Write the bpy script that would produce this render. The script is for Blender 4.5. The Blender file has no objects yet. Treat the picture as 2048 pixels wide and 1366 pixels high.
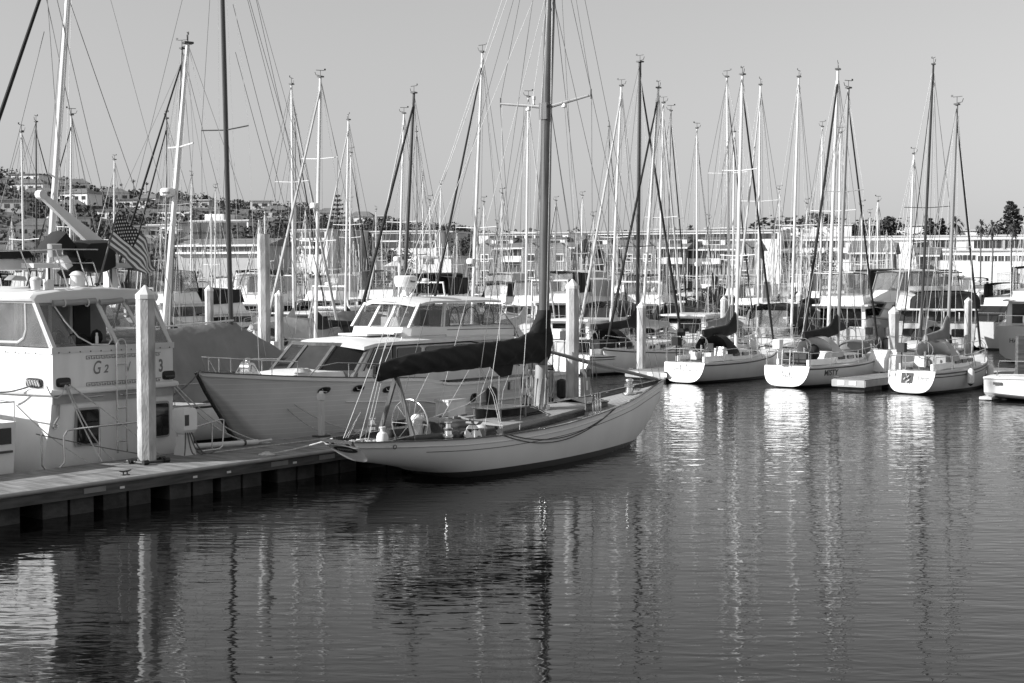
import bpy, math, random
from mathutils import Vector, Matrix
S = bpy.context.scene
COL = S.collection
R = math.radians
# ---------------------------------------------------------------- camera, sky, sun, exposure
CAMH = 5.0
FPX = 2844.4
TH = math.atan((683 - 552) / FPX)
cam = bpy.data.cameras.new("camera"); camo = bpy.data.objects.new("camera", cam); COL.objects.link(camo)
camo.location = (0, 0, CAMH); camo.rotation_euler = (R(90) - TH, 0, 0)
cam.sensor_width = 36; cam.lens = 50; cam.clip_end = 6000; cam.clip_start = 0.2
S.camera = camo
S.render.resolution_x = 1024; S.render.resolution_y = 683
SUNDIR = Vector((-0.90, -0.27, 0.47)).normalized()       # towards the sun
elev = math.asin(SUNDIR.z)
W = bpy.data.worlds.new("World"); S.world = W; W.use_nodes = True
nt = W.node_tree; nt.nodes.clear()
sky = nt.nodes.new("ShaderNodeTexSky"); sky.sky_type = 'NISHITA'; sky.sun_disc = False
sky.sun_elevation = elev; sky.sun_rotation = math.atan2(SUNDIR.x, SUNDIR.y)
sky.air_density = 1.0; sky.dust_density = 2.0; sky.ozone_density = 1.0
bw = nt.nodes.new("ShaderNodeRGBToBW"); bg = nt.nodes.new("ShaderNodeBackground"); wo = nt.nodes.new("ShaderNodeOutputWorld")
bg.inputs[1].default_value = 0.041
tcw = nt.nodes.new('ShaderNodeTexCoord'); va = nt.nodes.new('ShaderNodeVectorMath'); va.operation = 'ADD'; va.inputs[1].default_value = (0, 0, .055)   # lifts the thin dark band at the horizon
nt.links.new(tcw.outputs['Generated'], va.inputs[0]); nt.links.new(va.outputs[0], sky.inputs[0])
# black and white film: the blue-sensitive response to the sky, doubled so that the greys keep their level
spx = nt.nodes.new('ShaderNodeSeparateXYZ'); am = nt.nodes.new('ShaderNodeMath'); am.operation = 'ADD'; nt.links.new(sky.outputs[0], spx.inputs[0])
nt.links.new(spx.outputs[2], am.inputs[0]); nt.links.new(spx.outputs[2], am.inputs[1]); nt.links.new(am.outputs[0], bw.inputs[0]); nt.links.new(bw.outputs[0], bg.inputs[0]); nt.links.new(bg.outputs[0], wo.inputs[0])
sl = bpy.data.lights.new("sun", 'SUN'); sl.energy = 4.0; sl.angle = R(0.5); sl.color = (1, 1, 1)
so = bpy.data.objects.new("sun", sl); COL.objects.link(so)
so.rotation_euler = SUNDIR.to_track_quat('Z', 'Y').to_euler()
S.view_settings.view_transform = 'Standard'; S.view_settings.look = 'None'
S.view_settings.exposure = 0.78; S.view_settings.gamma = 1.0; S.view_settings.use_curve_mapping = False
S.render.engine = 'CYCLES'; S.cycles.max_bounces = 8; S.cycles.transparent_max_bounces = 16

# ---------------------------------------------------------------- measuring helpers (pixel -> point on a real plane)
_c, _s = math.cos(TH), math.sin(TH)
def ray(px, py):
    a = (px - 1024) / FPX; b = (683 - py) / FPX
    return (a, _c + b * _s, -_s + b * _c)
def atz(px, py, z):
    d = ray(px, py); t = (z - CAMH) / d[2]; return Vector((d[0] * t, d[1] * t, z))
def aty(px, py, Y):
    d = ray(px, py); t = Y / d[1]; return Vector((d[0] * t, Y, CAMH + d[2] * t))
class Fr:
    def __init__(s, ox, oy, deg):
        s.o = (ox, oy); h = R(deg); s.deg = deg; s.e = (math.cos(h), math.sin(h)); s.g = (-math.sin(h), math.cos(h))
    def loc(s, p):
        dx, dy = p[0] - s.o[0], p[1] - s.o[1]
        return Vector((dx * s.e[0] + dy * s.e[1], dx * s.g[0] + dy * s.g[1], p[2]))
    def w(s, x, y, z=0):
        return Vector((s.o[0] + x * s.e[0] + y * s.g[0], s.o[1] + x * s.e[1] + y * s.g[1], z))
    def on(s, ax, v, px, py):
        d = ray(px, py); C = s.loc((0, 0, CAMH)); D = (d[0] * s.e[0] + d[1] * s.e[1], d[0] * s.g[0] + d[1] * s.g[1], d[2])
        t = (v - C[ax]) / D[ax]; return Vector([C[i] + t * D[i] for i in range(3)])

# ---------------------------------------------------------------- materials (all procedural, black and white)
def M(name, g, rough=.5, var=.12, scale=3., bump=0., metal=0., bscale=None, stretch=None, coat=0.):
    m = bpy.data.materials.new(name); m.use_nodes = True; n = m.node_tree.nodes; l = m.node_tree.links
    b = n['Principled BSDF']; b.inputs['Roughness'].default_value = rough; b.inputs['Metallic'].default_value = metal
    if coat: b.inputs['Coat Weight'].default_value = coat; b.inputs['Coat Roughness'].default_value = .1
    tc = n.new('ShaderNodeTexCoord'); mp = n.new('ShaderNodeMapping'); l.new(tc.outputs['Object'], mp.inputs[0])
    if stretch: mp.inputs['Scale'].default_value = stretch
    no = n.new('ShaderNodeTexNoise'); no.inputs['Scale'].default_value = scale; no.inputs['Detail'].default_value = 5
    l.new(mp.outputs[0], no.inputs[0])
    mr = n.new('ShaderNodeMapRange'); mr.inputs[1].default_value = .3; mr.inputs[2].default_value = .7
    mr.inputs[3].default_value = g * (1 - var); mr.inputs[4].default_value = min(.9, g * (1 + var))
    l.new(no.outputs[0], mr.inputs[0]); l.new(mr.outputs[0], b.inputs['Base Color'])
    if bump:
        nb = n.new('ShaderNodeTexNoise'); nb.inputs['Scale'].default_value = bscale or scale * 4; nb.inputs['Detail'].default_value = 4
        l.new(mp.outputs[0], nb.inputs[0])
        bp = n.new('ShaderNodeBump'); bp.inputs['Strength'].default_value = 1.; bp.inputs['Distance'].default_value = bump
        l.new(nb.outputs[0], bp.inputs['Height']); l.new(bp.outputs[0], b.inputs['Normal'])
    m['_out'] = ''; return m
def bands(m, axis, period, width, g2, depth=0.0):
    """adds thin darker/lighter lines across one object axis (plank seams, painted sunlit plank edges, siding, clapboards)"""
    n = m.node_tree.nodes; l = m.node_tree.links; b = n['Principled BSDF']
    src = b.inputs['Base Color'].links[0].from_socket
    tc = n.new('ShaderNodeTexCoord'); sp = n.new('ShaderNodeSeparateXYZ'); l.new(tc.outputs['Object'], sp.inputs[0])
    md = n.new('ShaderNodeMath'); md.operation = 'MODULO'; md.inputs[1].default_value = period
    ad = n.new('ShaderNodeMath'); ad.operation = 'ADD'; ad.inputs[1].default_value = 1000 * period
    l.new(sp.outputs[axis], ad.inputs[0]); l.new(ad.outputs[0], md.inputs[0])
    lt = n.new('ShaderNodeMath'); lt.operation = 'LESS_THAN'; lt.inputs[1].default_value = width; l.new(md.outputs[0], lt.inputs[0])
    mx = n.new('ShaderNodeMix'); mx.data_type = 'RGBA'; l.new(lt.outputs[0], mx.inputs[0]); l.new(src, mx.inputs[6]); mx.inputs[7].default_value = (g2, g2, g2, 1)
    l.new(mx.outputs[2], b.inputs['Base Color']); return m
def below(m, z, g2):
    """paint of another grey below object height z (boot top / waterline paint)"""
    n = m.node_tree.nodes; l = m.node_tree.links; b = n['Principled BSDF']
    src = b.inputs['Base Color'].links[0].from_socket
    tc = n.new('ShaderNodeTexCoord'); sp = n.new('ShaderNodeSeparateXYZ'); l.new(tc.outputs['Object'], sp.inputs[0])
    lt = n.new('ShaderNodeMath'); lt.operation = 'LESS_THAN'; lt.inputs[1].default_value = z; l.new(sp.outputs[2], lt.inputs[0])
    mx = n.new('ShaderNodeMix'); mx.data_type = 'RGBA'; l.new(lt.outputs[0], mx.inputs[0]); l.new(src, mx.inputs[6]); mx.inputs[7].default_value = (g2, g2, g2, 1)
    l.new(mx.outputs[2], b.inputs['Base Color']); return m
def glassy(name, g, alpha, rough=.08):
    """clear vinyl / thin window: part see-through, part reflecting"""
    m = bpy.data.materials.new(name); m.use_nodes = True; n = m.node_tree.nodes; l = m.node_tree.links
    b = n['Principled BSDF']; b.inputs['Base Color'].default_value = (g, g, g, 1); b.inputs['Roughness'].default_value = rough
    tr = n.new('ShaderNodeBsdfTransparent'); mx = n.new('ShaderNodeMixShader')
    tc = n.new('ShaderNodeTexCoord'); no = n.new('ShaderNodeTexNoise'); no.inputs['Scale'].default_value = 1.6; no.inputs['Detail'].default_value = 6
    l.new(tc.outputs['Object'], no.inputs[0])
    mr = n.new('ShaderNodeMapRange'); mr.inputs[1].default_value = .35; mr.inputs[2].default_value = .65
    mr.inputs[3].default_value = alpha * .7; mr.inputs[4].default_value = min(1, alpha * 1.3)
    bp = n.new('ShaderNodeBump'); bp.inputs['Distance'].default_value = .02; l.new(no.outputs[0], bp.inputs['Height']); l.new(bp.outputs[0], b.inputs['Normal'])
    l.new(no.outputs[0], mr.inputs[0]); l.new(mr.outputs[0], mx.inputs[0]); l.new(tr.outputs[0], mx.inputs[1]); l.new(b.outputs[0], mx.inputs[2])
    l.new(mx.outputs[0], n['Material Output'].inputs[0]); return m
mt = {}
mt['gel'] = M('white gelcoat', .74, .25, .05, 1.5)
mt['gel2'] = M('aged white gelcoat', .66, .4, .10, 2., stretch=(1, 1, .3))
mt['cream'] = M('cream paint', .55, .45, .08, 2.)
mt['greyp'] = M('grey paint', .3, .45, .15, 2.)
mt['hull_w'] = below(M('white hull paint', .70, .3, .09, 1.2, stretch=(1, 1, .4)), .1, .03)
mt['hull_w2'] = below(M('bright white hull paint', .54, .3, .07, 1.2, stretch=(1, 1, .4)), .12, .05)
mt['hull_g'] = below(M('grey hull paint', .33, .35, .06, 1.2), .12, .04)
mt['hull_d'] = below(M('dark hull paint', .05, .3, .2, 1.2), .12, .3)
mt['hull_y'] = below(M('white yacht enamel', .86, .24, .09, 1.3, bump=.004, bscale=1.6, stretch=(.5, 1, .35)), .17, .09)
mt['hull_cc'] = bands(below(M('lapstrake white enamel', .74, .35, .07, 1.5), .25, .05), 2, .145, .014, .9)  # pale lines paint sunlight onto the lap edges of the planks
mt['teak'] = bands(M('grey teak deck', .36, .7, .16, 4., stretch=(.4, 3, 1)), 1, .115, .028, .10)
mt['deckgrey'] = M('grey painted deck', .28, .7, .12, 3.)
mt['varnish'] = M('dark varnished wood', .055, .18, .35, 5., stretch=(.6, 5, 5), coat=.6)
mt['varnish2'] = M('brown varnished wood', .11, .25, .3, 5., stretch=(1, 1, .3), coat=.5)
mt['spar'] = M('varnished spar', .06, .3, .35, 6., stretch=(4, 4, .25), coat=.5)
mt['alu'] = M('white painted spar', .66, .35, .06, 4., stretch=(1, 1, .2))
mt['alug'] = M('grey alloy spar', .22, .4, .12, 4., stretch=(1, 1, .2))
mt['spard'] = M('dark spar', .035, .35, .2, 4., stretch=(1, 1, .2))
mt['canvas'] = M('black canvas', .010, .85, .3, 2.5, bump=.03, bscale=2.2)
mt['canvas2'] = M('charcoal canvas', .04, .85, .25, 2.5, bump=.03, bscale=3.)
mt['canvasm'] = M('mid grey canvas', .19, .85, .15, 1.2, bump=.05, bscale=1.6)
mt['canvasl'] = M('pale canvas', .42, .85, .12, 1.2, bump=.03, bscale=1.8)
mt['steel'] = M('stainless steel', .62, .22, .1, 6., metal=.9)
mt['wire'] = M('rigging wire', .16, .5, .2, 4.)
mt['wirel'] = M('pale halyard rope', .6, .7, .15, 6.)
mt['rope'] = M('pale rope', .48, .9, .25, 14., bump=.01, bscale=60)
mt['roped'] = M('dark rope', .10, .9, .3, 14., bump=.01, bscale=60)
mt['black'] = M('black rubber', .012, .55, .3, 4.)
mt['dark'] = M('dark metal', .05, .45, .3, 5.)
mt['glassd'] = M('dark window glass', .014, .06, .5, .6)
mt['glassm'] = M('reflecting window glass', .06, .07, .6, .5)
mt['vinyl'] = glassy('clear vinyl', .30, .24, .34)
mt['pane'] = glassy('clear window pane', .08, .22, .04)
mt['concrete'] = M('pile concrete', .42, .85, .42, 4., stretch=(1, 1, .35), bump=.012, bscale=25)
mt['concdk'] = M('wet fouled concrete', .05, .6, .5, 7., bump=.03, bscale=18)
mt['capw'] = M('white plastic pile cap', .68, .45, .05, 3.)
mt['plank'] = bands(M('weathered dock boards', .21, .85, .45, 1.6, bump=.006, bscale=20, stretch=(3, .6, 1)), 0, .15, .012, .06)
mt['timber'] = M('old fascia timber', .08, .8, .5, 2.5, bump=.006, stretch=(.5, 1, 4))
mt['rub'] = M('pale dock rub strip', .30, .6, .15, 3.)
mt['float'] = M('fouled dock float', .035, .6, .8, 2., bump=.02, bscale=9)
mt['foam'] = M('white plastic', .72, .4, .05, 3.)
mt['flagw'] = M('flag white cloth', .85, .9, .05, 8.)
mt['flagd'] = M('flag dark stripe cloth', .13, .9, .08, 8.)
mt['flagb'] = M('flag canton cloth', .035, .9, .15, 8.)
mt['ink'] = M('dark lettering', .04, .5, .1, 8.)
mt['inkm'] = M('grey lettering', .16, .5, .1, 8.)

# ---------------------------------------------------------------- mesh builder and scene helpers
class MB:
    def __init__(s): s.v = []; s.f = []
    def add(s, vs, fs):
        o = len(s.v); s.v += [tuple(x) for x in vs]; s.f += [tuple(i + o for i in f) for f in fs]; return s
    def box(s, c, d, rz=0, tx=1, ty=1, ry=0):
        hx, hy, hz = d[0] / 2, d[1] / 2, d[2] / 2; vs = []
        for z, kx, ky in ((-hz, 1, 1), (hz, tx, ty)):
            for x, y in ((-hx, -hy), (hx, -hy), (hx, hy), (-hx, hy)): vs.append(Vector((x * kx, y * ky, z)))
        m = Matrix.Rotation(rz, 3, 'Z') @ Matrix.Rotation(ry, 3, 'Y')
        s.add([m @ p + Vector(c) for p in vs], [(3, 2, 1, 0), (4, 5, 6, 7), (0, 1, 5, 4), (1, 2, 6, 5), (2, 3, 7, 6), (3, 0, 4, 7)]); return s
    def loft(s, rings, cap=True, closed=True):
        n = len(rings[0]); vs = [p for r in rings for p in r]; fs = []
        for i in range(len(rings) - 1):
            for j in range(n if closed else n - 1):
                a = i * n + j; b = i * n + (j + 1) % n; fs.append((a, b, b + n, a + n))
        if cap: fs.append(tuple(range(n - 1, -1, -1))); fs.append(tuple((len(rings) - 1) * n + j for j in range(n)))
        s.add(vs, fs); return s
    def tube(s, pts, r, n=6, cap=True):
        pts = [Vector(p) for p in pts]; rs = r if isinstance(r, (list, tuple)) else [r] * len(pts); rings = []
        t0 = (pts[1] - pts[0]).normalized(); up = Vector((0, 0, 1)) if abs(t0.z) < .9 else Vector((1, 0, 0))
        a = t0.cross(up).normalized()
        for i, p in enumerate(pts):
            if i == 0: t = pts[1] - p
            elif i == len(pts) - 1: t = p - pts[i - 1]
            else: t = (pts[i + 1] - p).normalized() + (p - pts[i - 1]).normalized()
            t = t.normalized() if t.length > 1e-9 else t0
            a = (a - t * a.dot(t)); a = a.normalized() if a.length > 1e-6 else t.orthogonal().normalized(); b = t.cross(a)
            rings.append([p + a * (math.cos(2 * math.pi * k / n) * rs[i]) + b * (math.sin(2 * math.pi * k / n) * rs[i]) for k in range(n)])
        s.loft(rings, cap); return s
    def lathe(s, prof, c=(0, 0, 0), n=16, ph=0.):
        rings = [[Vector((c[0] + r * math.cos(2 * math.pi * k / n + ph), c[1] + r * math.sin(2 * math.pi * k / n + ph), c[2] + z)) for k in range(n)] for r, z in prof]
        s.loft(rings, True); return s
    def prism(s, pts, vec):
        pts = [Vector(p) for p in pts]; v = Vector(vec); s.loft([pts, [p + v for p in pts]], True); return s
    def ell(s, c, r, nu=12, nv=8):
        rings = []
        for i in range(nv + 1):
            t = math.pi * (.02 + .96 * i / nv) - math.pi / 2
            rings.append([(c[0] + r[0] * math.cos(t) * math.cos(2 * math.pi * k / nu), c[1] + r[1] * math.cos(t) * math.sin(2 * math.pi * k / nu), c[2] + r[2] * math.sin(t)) for k in range(nu)])
        s.loft(rings, True); return s
    def build(s, name, mat, parent=None, smooth=35, loc=None):
        me = bpy.data.meshes.new(name); me.from_pydata(s.v, [], s.f); me.materials.append(mt[mat] if isinstance(mat, str) else mat)
        if smooth:
            me.polygons.foreach_set('use_smooth', [True] * len(me.polygons)); me.set_sharp_from_angle(angle=R(smooth))
        me.update(); o = bpy.data.objects.new(name, me); COL.objects.link(o)
        if parent: o.parent = parent
        if loc: o.location = loc
        return o
def tag(o, label=None, cat=None, group=None, kind=None):
    if label: o['label'] = label
    if cat: o['category'] = cat
    if group: o['group'] = group
    if kind: o['kind'] = kind
    return o
def thing(name, label, cat, loc=(0, 0, 0), deg=0, group=None):
    o = bpy.data.objects.new(name, None); COL.objects.link(o); o.location = loc; o.rotation_euler = (0, 0, R(deg)); o.empty_display_size = .3
    return tag(o, label, cat, group)
def kids(o): return [c for c in COL.objects if c.parent == o]
def copy_tree(o, parent=None):
    c = o.copy(); COL.objects.link(c)
    if parent: c.parent = parent
    for k in kids(o): copy_tree(k, c)
    return c
def text_mb(txt, size, shear=0., ext=0.0, bold=0.0, squeeze=1.):
    cu = bpy.data.curves.new('lettering', 'FONT'); cu.body = txt; cu.size = size; cu.shear = shear; cu.extrude = ext; cu.offset = bold
    o = bpy.data.objects.new('lettering', cu); COL.objects.link(o)
    dg = bpy.context.evaluated_depsgraph_get(); me = bpy.data.meshes.new_from_object(o.evaluated_get(dg))
    mb = MB(); mb.add([(v.co.x * squeeze, v.co.y, v.co.z) for v in me.vertices], [tuple(p.vertices) for p in me.polygons])
    bpy.data.objects.remove(o); bpy.data.meshes.remove(me); bpy.data.curves.remove(cu); return mb
def text(txt, size, mapf, mat, parent, **k):
    """lettering laid on a surface: mapf(u,v) -> local point"""
    mb = text_mb(txt, size, **k); mb.v = [tuple(mapf(x, y)) for x, y, z in mb.v]; return mb.build('lettering', mat, parent, smooth=0)
def lerp(a, b, t): return a + (b - a) * t
def interp(x, xs, ys):
    if x <= xs[0]: return ys[0]
    for i in range(len(xs) - 1):
        if x <= xs[i + 1]:
            # catmull-rom
            t = (x - xs[i]) / (xs[i + 1] - xs[i]); y1, y2 = ys[i], ys[i + 1]; h = xs[i + 1] - xs[i]
            m1 = (y2 - y1) / h if i == 0 else (ys[i + 1] - ys[i - 1]) / (xs[i + 1] - xs[i - 1])
            m2 = (y2 - y1) / h if i + 2 >= len(xs) else (ys[i + 2] - ys[i]) / (xs[i + 2] - xs[i])
            return (2 * t**3 - 3 * t**2 + 1) * y1 + (t**3 - 2 * t**2 + t) * m1 * h + (-2 * t**3 + 3 * t**2) * y2 + (t**3 - t**2) * m2 * h
    return ys[-1]
def sag(a, b, drop, n=10):
    a = Vector(a); b = Vector(b); return [a.lerp(b, i / n) - Vector((0, 0, drop * 4 * (i / n) * (1 - i / n))) for i in range(n + 1)]

class Hull:
    """st = list of (x, half beam at deck, sheer z, bottom z); kind 'sail' rounded or 'power' flared"""
    def __init__(s, st, kind='sail', p=.75, q=1., flare=.25, rake=0.):
        s.xs = [a[0] for a in st]; s.b = [a[1] for a in st]; s.z = [a[2] for a in st]; s.k = [a[3] for a in st]
        s.kind = kind; s.p = p; s.q = q; s.fl = flare; s.rake = rake; s.L = s.xs[-1]
    def B(s, x): return max(.012, interp(x, s.xs, s.b))
    def Z(s, x): return interp(x, s.xs, s.z)
    def K(s, x): return interp(x, s.xs, s.k)
    def sec(s, x, v):
        b, zs, zb = s.B(x), s.Z(x), s.K(x)
        if s.kind == 'sail':
            return b * math.sin(v * math.pi / 2)**s.p, zb + (zs - zb) * (1 - math.cos(v * math.pi / 2))**s.q
        fl = s.fl * (max(0, (x / s.L - .45) / .55))**1.3 * 1.6
        if v < .3: return b * (1 - .08 - fl) * (v / .3), zb + (zs - zb) * .22 * (v / .3)
        t = (v - .3) / .7; return b * ((1 - .08 - fl) + (.08 + fl) * t**1.2), zb + (zs - zb) * (.22 + .78 * t)
    def half(s, x, z):
        lo, hi = 0., 1.
        for _ in range(24):
            m = (lo + hi) / 2
            if s.sec(x, m)[1] < z: lo = m
            else: hi = m
        return s.sec(x, lo)[0]
    def xo(s, x, z):    # stern / bow rake: x shift with height for the transom end
        return x + (s.rake * (z - s.z[0]) * max(0, 1 - x / (.25 * s.L)) if s.rake else 0)
    def mesh(s, nx=36, nv=12, cap=True):
        mb = MB(); rings = []
        for i in range(nx + 1):
            x = s.L * i / nx; r = []
            for j in range(-nv, nv + 1):
                y, z = s.sec(x, abs(j) / nv); r.append((s.xo(x, z), math.copysign(y, j) if j else 0, z))
            rings.append(r)
        mb.loft(rings, False, False)
        if cap: mb.add(rings[0], [tuple(range(len(rings[0]) - 1, -1, -1))])
        return mb
    def deck(s, nx=36, drop=0., camber=.06, inset=0., x0=0., x1=None):
        mb = MB(); rings = []; x1 = x1 or s.L
        for i in range(nx + 1):
            x = x0 + (x1 - x0) * i / nx; b = max(.01, s.B(x) - inset); z = s.Z(x) - drop
            rings.append([(s.xo(x, s.Z(x)), b * t, z + camber * (1 - t * t)) for t in (-1, -.66, -.33, 0, .33, .66, 1)])
        mb.loft(rings, False, False); return mb
    def rail(s, r, side=1, dz=0., x0=0., x1=None, off=0., nx=30, n=6, h=None):
        x1 = s.L if x1 is None else x1; pts = []
        for i in range(nx + 1):
            x = x0 + (x1 - x0) * i / nx; z = s.Z(x) + dz
            y = (s.half(x, z) if dz < 0 else s.B(x)) + off
            pts.append(Vector((s.xo(x, z), side * y, z)))
        mb = MB()
        if h is None: mb.tube(pts, r, n)
        else:
            rings = [[p + Vector((0, -r * side, 0)), p + Vector((0, r * side, 0)), p + Vector((0, r * side, h)), p + Vector((0, -r * side, h))] for p in pts]
            mb.loft(rings)
        return mb
# ---------------------------------------------------------------- water
def make_water():
    m = bpy.data.materials.new('harbour water'); m.use_nodes = True; n = m.node_tree.nodes; l = m.node_tree.links
    b = n['Principled BSDF']; b.inputs['Base Color'].default_value = (.004, .004, .004, 1); b.inputs['Roughness'].default_value = .03; b.inputs['IOR'].default_value = 1.30
    tc = n.new('ShaderNodeTexCoord')
    def noise(scale, stretch, detail, rot=0., dist=0.):
        mp = n.new('ShaderNodeMapping'); mp.inputs['Scale'].default_value = stretch; mp.inputs['Rotation'].default_value = (0, 0, rot); l.new(tc.outputs['Object'], mp.inputs[0])
        t = n.new('ShaderNodeTexNoise'); t.inputs['Scale'].default_value = scale; t.inputs['Detail'].default_value = detail; t.inputs['Distortion'].default_value = dist
        l.new(mp.outputs[0], t.inputs[0]); return t.outputs[0]
    def math_(op, a, v):
        k = n.new('ShaderNodeMath'); k.operation = op
        for i, q in enumerate((a, v)):
            if isinstance(q, (int, float)): k.inputs[i].default_value = q
            else: l.new(q, k.inputs[i])
        return k.outputs[0]
    big = noise(.55, (.45, 1, 1), 2., .12)
    mid = noise(2.3, (.40, 1, 1), 1.2, -.05, .6)
    fin = noise(8., (.36, 1, 1), 1., .06, .5)
    # wind patches: calm by the dock and in the foreground, ruffled out in the fairway
    sp = n.new('ShaderNodeSeparateXYZ'); l.new(tc.outputs['Object'], sp.inputs[0])
    q = math_('ADD', math_('MULTIPLY', sp.outputs[1], .030), math_('MULTIPLY', sp.outputs[0], .030))
    mr = n.new('ShaderNodeMapRange'); mr.inputs[1].default_value = .85; mr.inputs[2].default_value = 2.6; mr.inputs[3].default_value = .42; mr.inputs[4].default_value = 1.15
    l.new(math_('ADD', q, math_('MULTIPLY', noise(.12, (1, 2, 1), 2.), .6)), mr.inputs[0])
    h = math_('ADD', math_('MULTIPLY', math_('MULTIPLY', big, .024), mr.outputs[0]), math_('ADD', math_('MULTIPLY', math_('MULTIPLY', mid, .0215), mr.outputs[0]), math_('MULTIPLY', math_('MULTIPLY', fin, .0080), mr.outputs[0])))
    def wave(scale, rot, dist, dscale):
        mp = n.new('ShaderNodeMapping'); mp.inputs['Rotation'].default_value = (0, 0, rot); l.new(tc.outputs['Object'], mp.inputs[0])
        w = n.new('ShaderNodeTexWave'); w.wave_type = 'BANDS'; w.bands_direction = 'Y'; w.inputs['Scale'].default_value = scale; w.inputs['Distortion'].default_value = dist; w.inputs['Detail'].default_value = 2.; w.inputs['Detail Scale'].default_value = dscale
        l.new(mp.outputs[0], w.inputs[0]); return w.outputs['Fac']
    # light breeze: a train of small long-crested wavelets
    h = math_('ADD', h, math_('MULTIPLY', math_('MULTIPLY', wave(1.1, .05, 8., .5), .0020), mr.outputs[0]))
    bp = n.new('ShaderNodeBump'); bp.inputs['Strength'].default_value = 1.; bp.inputs['Distance'].default_value = 1.
    l.new(h, bp.inputs['Height']); l.new(bp.outputs[0], b.inputs['Normal'])
    o = MB().add([(-700, -30, 0), (700, -30, 0), (700, 330, 0), (-700, 330, 0)], [(0, 1, 2, 3)]).build('water', m, smooth=0)
    tag(o, 'dark rippled harbour water', kind='structure')
make_water()
def make_seabed():
    MB().box((0, 150, -6.5), (1500, 460, 1)).build('seabed', 'concdk', smooth=0)['kind'] = 'structure'
make_seabed()

# ---------------------------------------------------------------- main dock (frame: x along it to the right and away, y across it to the left)
_a, _b = atz(0, 990, .66), atz(640, 902, .66)
DANG = math.degrees(math.atan2(_b.y - _a.y, _b.x - _a.x))
DK = Fr(_b.x, _b.y, DANG)
def make_dock():
    t = thing('floating_dock', 'long plank dock with pale rub strip, running from the left edge behind the yacht', 'dock', (DK.o[0], DK.o[1], 0), DANG)
    X0, X1, Wd = -13., 14.6, 2.62
    mb = MB(); mb.box(((X0 + X1) / 2, Wd / 2, .62), (X1 - X0, Wd - .1, .08)); mb.build('planking', 'plank', t)
    mb = MB()
    mb.box(((X0 + X1) / 2, .02, .50), (X1 - X0, .1, .26)); mb.box(((X0 + X1) / 2, Wd - .02, .50), (X1 - X0, .1, .26)); mb.box((X1 + .05, Wd / 2, .5), (.1, Wd, .26))
    mb.build('fascia', 'timber', t)
    mb = MB(); rn = [[(X, -.055 + .055 * math.cos(a), .635 + .05 * math.sin(a)) for a in [math.pi / 2 + k * math.pi / 6 for k in range(7)]] for X in (X0, -6.9, -6.88, -.9, -.88, 5.1, X1)]
    mb.loft(rn, True); mb.build('rub_strip', 'rub', t)
    x = X0 + .1; k = 0
    while x < X1 - 1.2:
        w = 1.28; f = MB(); 
        f.box((x + w / 2 - .33, Wd / 2, .10), (.6, Wd - .35, .66)); f.box((x + w / 2 + .33, Wd / 2, .10), (.58, Wd - .35, .66)); f.box((x + w / 2, Wd / 2, .1), (.1, Wd - .55, .6))
        f.build('float', 'float', t); x += 1.28 + (.22 if k % 2 else .5); k += 1
    for xx in (-11.2, -6.7, -1.4, .2, 3.6): MB().box((xx, -.04, .50), (.55, .012, .11)).build('splice_plate', 'alug', t)
    for xx in (-12.2, -9.3, -6.0, -4.0, -3.0, -.9): MB().box((xx, -.04, .47), (.12, .01, .05)).build('number_tag', 'foam', t)
make_dock()
def cleat(fr, x, y, z, label, deg=0, parent=None):
    mb = MB(); mb.tube([(-.16, 0, .1), (-.08, 0, .085), (.08, 0, .085), (.16, 0, .1)], [.012, .02, .02, .012]); mb.tube([(-.05, 0, 0), (-.05, 0, .09)], .018); mb.tube([(.05, 0, 0), (.05, 0, .09)], .018); mb.box((0, 0, .008), (.2, .07, .016))
    o = mb.build('cleat', 'dark'); p = fr.w(x, y, z); o.location = p; o.rotation_euler = (0, 0, R(fr.deg + deg)); tag(o, label, 'cleat'); return o
cleat(DK, -5.62, .35, .66, 'small horn cleat on the dock edge just left of the large capped pile')
cleat(DK, -3.3, 2.3, .66, 'dark cleat at the back edge of the dock below the houseboat ladder', 20)

def pile(label, px, tip, w, base, dia=.42, cap=True, name='mooring_pile', lean=0.0, group='capped concrete mooring piles'):
    """octagonal concrete pile; distance from its drawn width"""
    d = dia * FPX / w; top = aty(px, tip, d); z1 = top.z; r = dia / 2
    t = thing(name, label, 'pile', (top.x, d, 0), 0, group)
    ph = math.atan2(-d, -top.x) + .244 - .35; ch = .50 * dia if cap else 0
    mb = MB(); mb.lathe([(r, -1.5), (r, z1 - ch - .2 * dia)] if cap else [(r, -1.5), (r, z1)], n=8, ph=ph + .35); mb.build('shaft', 'concrete', t, smooth=20)
    mb = MB(); mb.lathe([(r * 1.015, -1.4), (r * 1.02, .3)], n=8, ph=ph + .35); mb.build('fouling_band', 'concdk', t, smooth=20)
    if cap:
        mb = MB(); mb.lathe([(r * 1.05, z1 - ch - .22 * dia), (r * 1.06, z1 - ch), (r * .52, z1 - ch * .48), (.03, z1 - .01), (.012, z1)], n=8, ph=ph + .35); mb.build('cap', 'capw', t, smooth=20)
    return t
pA = pile('big concrete pile with white pointed cap through the near dock, in front of the houseboat', 290, 570, 38, 940, .44)
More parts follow.
